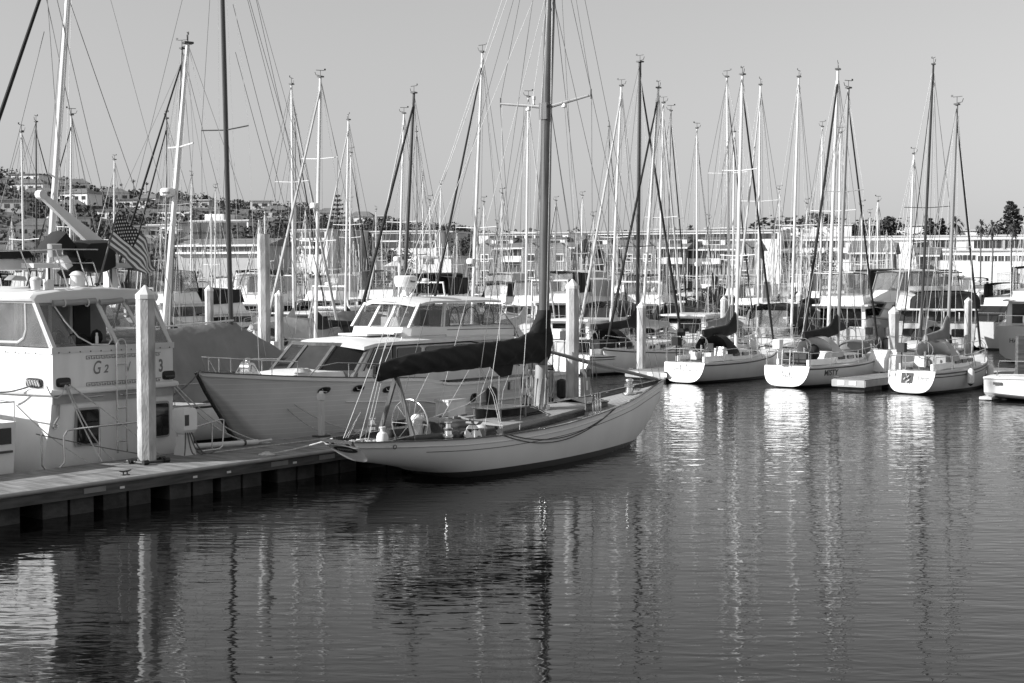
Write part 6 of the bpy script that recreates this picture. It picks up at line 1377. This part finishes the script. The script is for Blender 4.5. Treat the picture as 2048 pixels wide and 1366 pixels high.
def hillz(X, Y):
    px = 1024 + X / Y * FPX; pc = max(-260, min(1300, px)); Yc = 640.
    zc = CAMH + (552 - crest(pc)) / FPX * Yc; t = max(0, min(1.0, (Y - 345) / (Yc - 345)))
    n = 3.0 * math.sin(X * .045 + Y * .02) + 2.0 * math.sin(X * .11 - Y * .07)
    return ZL - .5 + max(0, zc - ZL) * (t**.85) + n * min(1, t * 3) * (1 - t * .7) * (1 if zc > 12 else .2)
def make_hill():
    mb = MB(); rings = []
    for j in range(40):
        Y = 345 + (640 - 345) * j / 30 if j <= 30 else 640 + (j - 30) * 25
        rings.append([(X, Y, hillz(X, min(Y, 640)) - (0 if j <= 30 else (j - 30) * 1.5)) for X in [(-260 + 1560 * i / 110 - 1024) / FPX * Y for i in range(111)]])
    mb.loft(rings, False, False); mb.build('hill', 'soil', smooth=80)['kind'] = 'structure'
make_hill()
def leafball(mb, c, r, n, size, rr, flat=1.0):
    for _ in range(n):
        a = rr.uniform(0, 6.283); u = rr.uniform(-1, 1); q = rr.uniform(.45, 1.0)**.6; s = math.sqrt(1 - u * u)
        p = Vector((c[0] + r * q * s * math.cos(a), c[1] + r * q * s * math.sin(a), c[2] + r * flat * q * u))
        d1 = Vector((rr.uniform(-1, 1), rr.uniform(-1, 1), rr.uniform(-.6, .6))).normalized() * size * rr.uniform(.6, 1.3); d2 = d1.cross(Vector((rr.uniform(-1, 1), rr.uniform(-1, 1), rr.uniform(-1, 1)))).normalized() * size * rr.uniform(.4, 1.)
        mb.add([p - d1, p + d2, p + d1, p - d2], [(0, 1, 2, 3)])
def crown_mb(kind, rr, h=8.):
    mb = MB(); tr = MB()
    if kind == 'round':
        tr.tube([(0, 0, -1), (.1, 0, h * .35), (.3, .1, h * .6)], [h * .035, h * .025, h * .012], 6)
        for k in range(9):
            a = rr.uniform(0, 6.28); q = rr.uniform(.1, .3) * h; z = h * rr.uniform(.38, .82); c = (q * math.cos(a), q * math.sin(a), z); leafball(mb, c, h * rr.uniform(.15, .23), 130, h * .026, rr, .8); tr.tube([(.1, 0, h * .3), c], [h * .012, h * .004], 4)
    elif kind == 'conifer':
        tr.tube([(0, 0, -1), (0, 0, h * .95)], [h * .025, h * .005], 6)
        for k in range(16):
            u = k / 15; w = h * .24 * (1 - u)**.75 * (.75 + .4 * rr.random()); a = rr.uniform(0, 6.28); leafball(mb, (w * .35 * math.cos(a), w * .35 * math.sin(a), h * (.14 + .8 * u)), w * .9 + h * .02, 90, h * .020, rr, .7)
    elif kind == 'pine':      # layered star shaped tree
        tr.tube([(0, 0, -1), (0, 0, h)], [h * .018, h * .004], 6)
        for k in range(13):
            u = k / 12; w = h * .20 * (1 - u)**.8 + .2
            for b in range(7):
                a = b * .9 + k; 
                for q in range(4): r_ = w * (q + 1) / 4; leafball(mb, (r_ * math.cos(a), r_ * math.sin(a), h * (.15 + .82 * u) + .1 * r_), h * .016, 5, h * .014, rr)
    elif kind == 'palm':
        tr.tube([(0, 0, -1), (.15, 0, h * .5), (0, 0, h * .88)], [h * .022, h * .018, h * .016], 7)
        for k in range(46):
            a = rr.uniform(0, 6.283); el = rr.uniform(-.9, 1.3); L = h * rr.uniform(.13, .18); n = Vector((math.cos(a) * math.cos(el), math.sin(a) * math.cos(el), math.sin(el))); c0 = Vector((0, 0, h * .88)); s = Vector((-math.sin(a), math.cos(a), 0)) * h * .022
            p1 = c0 + n * L * .6; p2 = c0 + n * L - Vector((0, 0, L * .35)); mb.add([c0, p1 + s, p2 + s * .4, p2 - s * .4, p1 - s], [(0, 1, 2, 3, 4)])
    elif kind == 'tallpalm':
        tr.tube([(0, 0, -1), (.1, 0, h * .5), (0, 0, h * .93)], [h * .012, h * .009, h * .008], 6)
        for k in range(34):
            a = rr.uniform(0, 6.283); el = rr.uniform(-1.1, 1.1); L = h * rr.uniform(.08, .12); n = Vector((math.cos(a) * math.cos(el), math.sin(a) * math.cos(el), math.sin(el))); c0 = Vector((0, 0, h * .93)); s = Vector((-math.sin(a), math.cos(a), 0)) * h * .012
            p1 = c0 + n * L * .6; p2 = c0 + n * L - Vector((0, 0, L * .4)); mb.add([c0, p1 + s, p2, p1 - s], [(0, 1, 2, 3)])
    return mb, tr
TREES = {}
def tree(kind, label, X, Y, z, h, name='tree', group=None, mat='veg', wide=1.):
    key = (kind, mat)
    if key not in TREES:
        mb, tr = crown_mb(kind, random.Random(len(TREES) + 3), 8.); root = thing(name, label, 'palm tree' if 'palm' in kind else 'tree', (X, Y, z), 0, group)
        mb.build('crown', mat, root, smooth=0); tr.build('trunk', 'bark', root); TREES[key] = root; o = root
    else: o = copy_tree(TREES[key])
    o.name = name; o.location = (X, Y, z); s = h / 8.; o.scale = (s * wide, s * wide, s); o.rotation_euler = (0, 0, R((X * 37) % 360)); o['label'] = label; o['category'] = 'palm tree' if 'palm' in kind else 'tree'
    if group: o['group'] = group
    elif 'group' in o: del o['group']
def treepx(kind, label, px, top, d, w=None, base=None, mat='veg', name='tree', wide=1., group=None):
    p = aty(px, top, d); z0 = base if base is not None else ZL; tree(kind, label, p.x, d, z0, p.z - z0, name, group, mat, wide)
# --- trees one can tell apart
treepx('pine', 'tall star shaped pine standing alone on the skyline left of centre', 675, 388, 470, base=10, mat='veg2', name='pine_tree')
treepx('round', 'rounded dark tree on the skyline left of the lone pine', 606, 408, 470, base=15, mat='veg2')
treepx('round', 'smaller round tree between the lone pine and its dark neighbour', 632, 428, 460, base=12, mat='veg')
treepx('palm', 'bushy palm just right of the lone skyline pine', 703, 432, 440, base=8, name='palm_tree')
for px, top, nm in ((742, 424, 'broad dark tree above the white building left of the black mast'), (772, 430, 'dark tree right behind the black mast top of the hill end'), (852, 436, 'twin crowned tree right of the black mast'), (890, 440, 'open branched tree where the hill fades out'), (920, 444, 'last dark tree at the right end of the hill')): treepx('round', nm, px, top, 430, base=6, mat='veg2' if px % 2 else 'veg')
treepx('round', 'large round tree on the right skyline above the long white building', 1586, 420, 360, base=6, mat='veg2', wide=1.9)
treepx('conifer', 'narrow dark tree close left of the large round skyline tree', 1556, 436, 362, base=4, mat='veg2', wide=1.3)
treepx('round', 'dark tree just left of the thick black jib on the right skyline', 1690, 438, 358, base=5, mat='veg2', wide=1.4)
treepx('round', 'leaning lopsided tree right of the thick black jib', 1748, 429, 350, base=6, mat='veg2', wide=1.3)
treepx('conifer', 'pointed evergreen beside the lopsided tree above the gabled house', 1777, 428, 348, base=6, mat='veg2', wide=1.3)
treepx('round', 'low round tree above the long roof right of the pointed evergreen', 1815, 456, 346, base=6, mat='veg')
treepx('conifer', 'dark evergreen left of the slim dark mast at the right', 1861, 432, 350, base=6, mat='veg2', wide=1.4)
treepx('conifer', 'second dark evergreen just right of the slim dark mast', 1884, 432, 352, base=6, mat='veg2', wide=1.2)
treepx('palm', 'big fan palm crown above the long building behind the grey mast', 1912, 430, 300, name='palm_tree', wide=.8)
treepx('palm', 'left fan palm with a slim bare trunk near the right edge', 1963, 436, 285, name='palm_tree', wide=.62)
treepx('palm', 'middle fan palm of the three near the right edge', 1985, 438, 288, name='palm_tree', wide=.62)
treepx('palm', 'right fan palm of the three, in front of the big conifer', 2025, 444, 286, name='palm_tree', wide=.62)
treepx('conifer', 'biggest dark conifer on the skyline at the right edge', 2021, 396, 340, base=4, mat='veg2', wide=1.45)
treepx('round', 'dark bushy tree at the foot of the biggest conifer', 2000, 445, 345, base=6, mat='veg2', wide=1.2)
treepx('palm', 'small palm on the skyline in the gap right of the black mast', 1382, 448, 380, base=8, name='palm_tree')
treepx('round', 'small round tree left of the large round skyline tree, above the white roofs', 1530, 455, 380, base=8, mat='veg')
for px, top, nm in ((1603, 500, 'pale bushy tree before the long white building, left of the black jib'), (1640, 490, 'tall pale bush beside the bushy tree before the white building')): treepx('round', nm, px, top, 262, mat='veg3', wide=1.3)
treepx('round', 'leafy tree against the white stucco hotel at left', 525, 440, 320, mat='veg', wide=1.3); treepx('round', 'dark tree between the two white stucco buildings', 555, 425, 330, mat='veg2', wide=1.2)
treepx('palm', 'palm standing before the middle white building', 813, 455, 300, name='palm_tree', wide=.7); treepx('round', 'low tree before the middle white building', 790, 490, 290, mat='veg', wide=1.2); treepx('round', 'tree between the middle white building and the dark shingled row', 935, 470, 310, mat='veg2', wide=1.1)
for px, top, nm in ((4, 332, 'tall palm on the hilltop at the left edge'), (19, 352, 'second tall hilltop palm near the left edge'), (242, 366, 'thin tall palm on the skyline above the flag'), (267, 358, 'windblown tall palm right of the one above the flag'), (293, 363, 'bushier tall palm left of the radar mast on the skyline'), (362, 383, 'first small skyline palm right of the radar mast'), (371, 382, 'second small skyline palm right of the radar mast'), (394, 394, 'small lone palm on the falling skyline'), (432, 400, 'palm above the white hotel roof on the skyline'), (490, 402, 'palm cluster member right of the tall dark mast'), (500, 400, 'taller palm right of the tall dark mast'), (550, 408, 'palm pair member left of the white rolled jib')):
    p = aty(px, top, 632); zb = hillz(p.x, 632) - 1; treepx('tallpalm', nm, px, top, 632, base=zb, name='palm_tree', wide=1.5)
# --- the wooded slope itself
def wood():
    rr = random.Random(11); mb = MB(); mb2 = MB()
    for k in range(900):
        Y = 350 + 300 * rr.random()**1.1; px = rr.uniform(-150, 1010); X = (px - 1024) / FPX * Y
        if crest(px) > 470 and Y > 560: continue
        z = hillz(X, Y); r = rr.uniform(1.6, 3.6) * (.7 if px > 800 else 1); leafball(mb if rr.random() < .6 else mb2, (X, Y, z + r * .5), r, 22, .75, rr, .75)
    for k in range(160):
        px = rr.uniform(-60, 960); Y = 640; X = (px - 1024) / FPX * Y; r = rr.uniform(1.4, 3.6) * (.6 + .5 * math.sin(px * .05)**2); leafball(mb2, (X, Y, hillz(X, Y) + r * .55), r, 34, .6, rr, .9)
    o = mb.build('hillside_scrub', 'veg', smooth=0); tag(o, 'wooded scrub covering the hillside at left', 'shrubs', kind='stuff')
    o = mb2.build('hillside_trees', 'veg2', smooth=0); tag(o, 'dark tree cover along the hill crest and slope', 'trees', kind='stuff')
    mb = MB(); rr = random.Random(12)
    for k in range(420):
        px = rr.uniform(-40, 1500) if k % 3 else rr.uniform(-40, 900); Y = rr.uniform(250, 262) if px > 900 else rr.uniform(250, 330); X = (px - 1024) / FPX * Y; r = rr.uniform(.7, 1.9) * (1.3 if px < 900 else .8); leafball(mb, (X, Y, ZL + r * .5), r, 16, .38, rr, .8)
    o = mb.build('shore_shrubs', 'veg', smooth=0); tag(o, 'low shrubs along the shore path before the buildings', 'shrubs', kind='stuff')
    mb = MB()
    for k in range(110):
        px = rr.uniform(960, 2090); Y = rr.uniform(420, 470); X = (px - 1024) / FPX * Y; r = rr.uniform(1.2, 3.2); leafball(mb, (X, Y, CAMH + (552 - 474) / FPX * Y + r * .2), r, 20, .6, rr, .8)
    o = mb.build('skyline_shrubs', 'veg2', smooth=0); tag(o, 'line of low far treetops peeping over the long white roofs', 'trees', kind='stuff')
wood()
# --- houses on the hill
def house(label, px, py, Y, w, h, seed, group='houses on the hill'):
    rr = random.Random(seed); p = aty(px, py, Y); z = hillz(p.x, Y) - 1.0; z = min(z, p.z - 1)
    t = thing('house', label, 'house', (p.x, Y, z), rr.uniform(-25, 25), group); H = p.z - z
    m = rr.choice(['stucco', 'stucco', 'stucco2']); MB().box((0, 0, H / 2), (w, w * .7, H)).build('wall', m, t, smooth=0)
    if rr.random() < .5: MB().loft([[(-w / 2 - .5, -w * .35 - .5, H), (w / 2 + .5, -w * .35 - .5, H), (w / 2 + .5, w * .35 + .5, H), (-w / 2 - .5, w * .35 + .5, H)], [(-w / 4, -.1, H + 2), (w / 4, -.1, H + 2), (w / 4, .1, H + 2), (-w / 4, .1, H + 2)]]).build('roof', 'roofd', t, smooth=0)
    else: MB().box((0, 0, H + .2), (w + 1.2, w * .7 + 1.2, .4)).build('roof', rr.choice(['rooff', 'roofd']), t, smooth=0)
    n = max(2, int(w / 3))
    for k in range(n): MB().box((-w / 2 + w * (k + .5) / n, -w * .35 - .02, H - 1.7), (w / n * .55, .08, 1.3)).build('window', 'win', t, smooth=0)
rr = random.Random(31); hs = []
for k in range(60):
    Y = rr.uniform(400, 630); px = rr.uniform(-10, 760); X = (px - 1024) / FPX * Y; z = hillz(X, Y) + rr.uniform(2.5, 4.5); py = 552 - (z - CAMH) / Y * FPX
    if any(abs(px - a) < 26 and abs(py - b) < 14 for a, b in hs): continue
    hs.append((px, py)); house('small pale house half hidden among trees on the hillside', px, py, Y, rr.uniform(7, 14), 4, k)
# --- named waterfront buildings
def facade_windows(t, x0, x1, y, z, w, h, n, frame=True, mat='win'):
    for k in range(n):
        x = lerp(x0, x1, (k + .5) / n); o = MB().box((x, y - .04, z), (w + .25, .08, h + .25)).build('window', 'frame' if frame else mat, t, smooth=0)
        if frame:
            MB().box((x - w * .25 - .02, y - .1, z), (w * .45, .04, h)).build('pane', mat, o, smooth=0); MB().box((x + w * .25 + .02, y - .1, z), (w * .45, .04, h)).build('pane', mat, o, smooth=0)
def bz(py, Y): return CAMH + (552 - py) / FPX * Y
def bx(px, Y): return (px - 1024) / FPX * Y
def block(name, label, px0, px1, pytop, Y, depth, mat='stucco', rows=(), roof=None, base=None):
    x0, x1 = bx(px0, Y), bx(px1, Y); z1 = bz(pytop, Y); w = x1 - x0; t = thing(name, label, 'building', ((x0 + x1) / 2, Y, ZL), -20)
    H = z1 - ZL; MB().box((0, depth / 2, H / 2 - .5), (w, depth, H + 1)).build('wall', mat, t, smooth=0)
    MB().box((0, depth / 2, H + .15), (w + .8, depth + .8, .3)).build('roof', 'rooff', t, smooth=0)
    for a, b, py, ww, hh, n, fr in rows: facade_windows(t, bx(a, Y) - (x0 + x1) / 2, bx(b, Y) - (x0 + x1) / 2, 0, bz(py, Y) - ZL, ww, hh, n, fr)
    return t, H
def gabled(name, label, px0, px1, pyeave, pyridge, Y, depth, mat='shingle', rows=(), bands_=()):
    x0, x1 = bx(px0, Y), bx(px1, Y); ze = bz(pyeave, Y) - ZL; zr = bz(pyridge, Y) - ZL; w = x1 - x0; t = thing(name, label, 'building', ((x0 + x1) / 2, Y, ZL), -20)
    MB().box((0, depth / 2, ze / 2 - .5), (w, depth, ze + 1)).build('wall', mat, t, smooth=0)
    MB().loft([[(-w / 2 - .6, -.8, ze), (-w / 2 - .6, depth / 2, zr), (-w / 2 - .6, depth + .8, ze)], [(w / 2 + .6, -.8, ze), (w / 2 + .6, depth / 2, zr), (w / 2 + .6, depth + .8, ze)]]).build('roof', 'roofd', t, smooth=0)
    MB().box((0, -.85, ze + .02), (w + 1.2, .12, .3)).build('gutter', 'frame', t, smooth=0)
    for a, b, py, ww, hh, n, fr in rows: facade_windows(t, bx(a, Y) - (x0 + x1) / 2, bx(b, Y) - (x0 + x1) / 2, 0, bz(py, Y) - ZL, ww, hh, n, fr)
    for a, b, p0, p1, m in bands_: xa, xb = bx(a, Y) - (x0 + x1) / 2, bx(b, Y) - (x0 + x1) / 2; za, zb = bz(p0, Y) - ZL, bz(p1, Y) - ZL; MB().box(((xa + xb) / 2, -.5, (za + zb) / 2), (xb - xa, 1.0, abs(za - zb))).build('balcony', m, t, smooth=0)
    return t
gabled('apartment_row', 'long dark shingled waterfront row with white balconies left of the yacht mast', 950, 1150, 497, 475, 285, 14, rows=((955, 1000, 506, 1.3, 1.7, 4, True), (1010, 1060, 507, 1.6, 1.8, 5, True), (1075, 1145, 507, 1.5, 1.7, 4, True), (1010, 1145, 540, 1.6, 2., 9, True)), bands_=((1003, 1062, 512, 524, 'stucco'), (1062, 1150, 521, 531, 'stucco')))
gabled('apartment_row', 'long dark shingled waterfront row behind the black mast, white band between floors', 1152, 1372, 497, 478, 287, 14, rows=((1155, 1215, 507, 1.5, 1.8, 6, True), (1230, 1290, 508, 1.4, 1.7, 4, True), (1300, 1368, 508, 1.3, 1.7, 5, True), (1155, 1368, 540, 1.4, 2., 15, True)), bands_=((1152, 1372, 516, 528, 'stucco'),))
gabled('apartment_row', 'dark shingled end house of the waterfront row with small gable', 1374, 1505, 500, 480, 284, 13, rows=((1378, 1440, 509, 1.5, 1.8, 6, True), (1446, 1500, 512, 1.2, 1.6, 4, True), (1378, 1500, 540, 1.3, 1.9, 8, True)), bands_=((1378, 1442, 517, 528, 'stucco'),))
gabled('gabled_house', 'dark boarded house with steep gable roof and white gutters right of the thick black jib', 1702, 1782, 507, 480, 268, 11, rows=((1708, 1722, 517, 1.1, 2.2, 1, True), (1728, 1736, 517, .8, 2., 1, True), (1742, 1762, 517, 3., 2.2, 1, True), (1764, 1776, 517, 1., 2.0, 1, True)))
gabled('gabled_house', 'small dark gabled house beside the slim dark mast', 1832, 1872, 512, 494, 272, 8, rows=((1836, 1856, 520, 1.6, 1.6, 2, True),))
def bays(t, px0, px1s, Y, pe, pr, dep=1.6, w=4.2):
    xm = t.location.x
    for px in px1s:
        x = bx(px, Y) - xm; ze = bz(pe, Y) - ZL; zr = bz(pr, Y) - ZL; o = MB().loft([[(x - w / 2, -dep, 0), (x + w / 2, -dep, 0), (x + w / 2, -dep, ze), (x, -dep, zr), (x - w / 2, -dep, ze)], [(x - w / 2, .5, 0), (x + w / 2, .5, 0), (x + w / 2, .5, ze), (x, .5, zr), (x - w / 2, .5, ze)]]).build('gable_bay', 'shingle', t, smooth=0)
        for zz in (ze - 1.6, ze - 4.8): MB().box((x, -dep - .05, zz), (1.7, .1, 1.6)).build('window', 'frame', o, smooth=0); MB().box((x, -dep - .12, zz), (1.3, .05, 1.2)).build('pane', 'win', o, smooth=0)
AR = [o for o in COL.objects if o.name.startswith('apartment_row')]
bays(AR[0], 0, (970, 1068, 1128), 285, 500, 486); bays(AR[1], 0, (1222, 1262, 1300), 287, 500, 484, w=3.4); bays(AR[2], 0, (1492,), 284, 500, 486, w=3.)
for t_, px_, Y_ in ((AR[0], 990, 285), (AR[0], 1100, 285), (AR[1], 1180, 287), (AR[1], 1345, 287), (AR[2], 1420, 284)):
    x_ = bx(px_, Y_) - t_.location.x; z_ = bz(483, Y_) - ZL; MB().box((x_, 4.6, z_ - .2), (4.6, 3., 1.7)).build('dormer', 'stucco', t_, smooth=0); MB().box((x_, 4.6, z_ + .78), (5.2, 3.8, .22)).build('dormer_roof', 'roofd', t_, smooth=0); MB().box((x_, 3.06, z_ - .1), (2.6, .08, .7)).build('dormer_window', 'win', t_, smooth=0)
block('apartment_block', 'long white flat roofed range with cream roofs behind the dark shingled rows', 1142, 1560, 464, 335, 14, rows=((1150, 1550, 474, 2.2, 1.0, 24, False),))
block('apartment_block', 'white block with low roof pavilions left of the long flat roofed range', 952, 1140, 468, 330, 14, rows=((970, 1130, 476, 1.6, .8, 8, False),))
t, H = block('office_building', 'long three storey white building with rows of windows along the right side', 1508, 2110, 474, 320, 16, rows=((1515, 1560, 487, 1.7, 1.6, 3, True), (1560, 1690, 487, 1.5, 1.6, 11, True), (1825, 1890, 489, 1.5, 1.7, 7, True), (1940, 2100, 490, 1.5, 1.7, 14, True), (1515, 1700, 512, 1.5, 1.5, 14, True)))
for k in range(9): MB().box((-bx(1810, 320) + bx(1520 + k * 68, 320), -.15, H * .6), (.5, .3, H * .75)).build('pilaster', 'stucco2', t, smooth=0)
MB().box((0, -.3, H - .5), (bx(2110, 320) - bx(1508, 320), .5, .5)).build('cornice', 'frame', t, smooth=0)
block('office_building', 'lower white hall with a strip of small windows, in front of the long building', 1872, 2120, 502, 296, 14, rows=((1876, 1950, 515, 1.3, 1.0, 8, True), (1955, 2110, 517, 1.1, 1.1, 12, True)))
for px0, px1, py, lab in ((1560, 1700, 451, 'white rooftop block far behind at left of the thick black jib'), (1700, 1760, 452, 'grey rooftop tower block behind the lopsided tree'), (1790, 1862, 452, 'white rooftop block behind the pointed evergreen'), (1912, 1990, 462, 'white rooftop pavilion below the fan palm crown'), (1300, 1345, 460, 'low white rooftop hut right of the black mast'), (1410, 1455, 458, 'dark and white rooftop hut left of the antenna topped mast')):
    block('rooftop_block', lab, px0, px1, py, 352, 10, mat='stucco' if px0 != 1700 else 'stucco2')
t, H = block('hotel_building', 'white three storey stucco building below the hill right of the radar mast', 374, 506, 443, 330, 14, mat='stucco', rows=((380, 500, 457, 2.2, 2.4, 7, False), (380, 500, 474, 2.2, 2.2, 7, False)))
MB().box((bx(415, 330) - bx(440, 330), 5, H + .8), (5, 5, 2.)).build('stair_tower', 'stucco', t, smooth=0)
gabled('lodge_building', 'long low lodge with grey roof and dormers in front of the left white building', 343, 545, 492, 476, 288, 12, mat='stucco2', rows=((350, 400, 498, 1.3, 1.5, 3, True), (405, 460, 498, 1.3, 1.5, 4, True), (465, 540, 498, 1.3, 1.5, 6, True)), bands_=((343, 545, 504, 508, 'stucco'),))
for px in (372, 440, 470, 510): pass
block('hotel_building', 'square white stucco block with small windows right of the dark tree', 577, 660, 461, 315, 12, rows=((585, 655, 470, 1.2, 1., 4, False), (585, 655, 486, 1.2, 1., 4, False), (585, 655, 503, 1.2, 1., 4, False)))
block('hotel_building', 'dark grey side wing of the square white stucco block', 661, 700, 462, 318, 10, mat='stucco2')  # dark side face of the white block, built as its own grey block
block('hotel_building', 'middle white building with two rows of small windows behind the black mast', 738, 878, 464, 320, 12, rows=((742, 800, 474, 1.2, 1.2, 5, False), (805, 875, 475, 1.4, 1.3, 5, False), (742, 875, 490, 1.3, 1.2, 9, False)))
block('hotel_building', 'dark grey wing at the right end of the middle white building', 879, 905, 465, 322, 10, mat='stucco2')  # dark right side of the white building, set as a separate grey block
block('boat_shed', 'low white shed with four tiny windows before the dark shrubs', 838, 905, 515, 262, 8, rows=((846, 866, 523, .4, .7, 4, False),))
t = thing('gazebo', 'open gazebo with a pale pointed roof on the shore left of the low shed', 'gazebo', (bx(800, 262), 262, ZL)); MB().lathe([(3.1, 3.6), (2.9, 3.7), (.2, 5.0)], n=8).build('roof', 'rooff', t, smooth=0)
for k in range(6): MB().tube([(2.4 * math.cos(k * 1.047), 2.4 * math.sin(k * 1.047), 0), (2.4 * math.cos(k * 1.047), 2.4 * math.sin(k * 1.047), 3.65)], .12).build('post', 'frame', t)
block('apartment_block', 'grey two storey block low on the hill at the left edge', -30, 30, 378, 560, 14, mat='stucco2', rows=((-20, 28, 384, 2., 2., 5, False),))
# white railing along the shore
t = thing('railing', 'long white railing along the shore path', 'fence', (0, 247.5, ZL)); 
mb = MB()
for z in (.5, 1.05): mb.box((20, 0, z), (230, .06, .07))
mb.build('rails', 'frame', t, smooth=0)
for k in range(60): MB().box((-95 + k * 3.9, 0, .55), (.09, .09, 1.1)).build('post', 'frame', t, smooth=0)
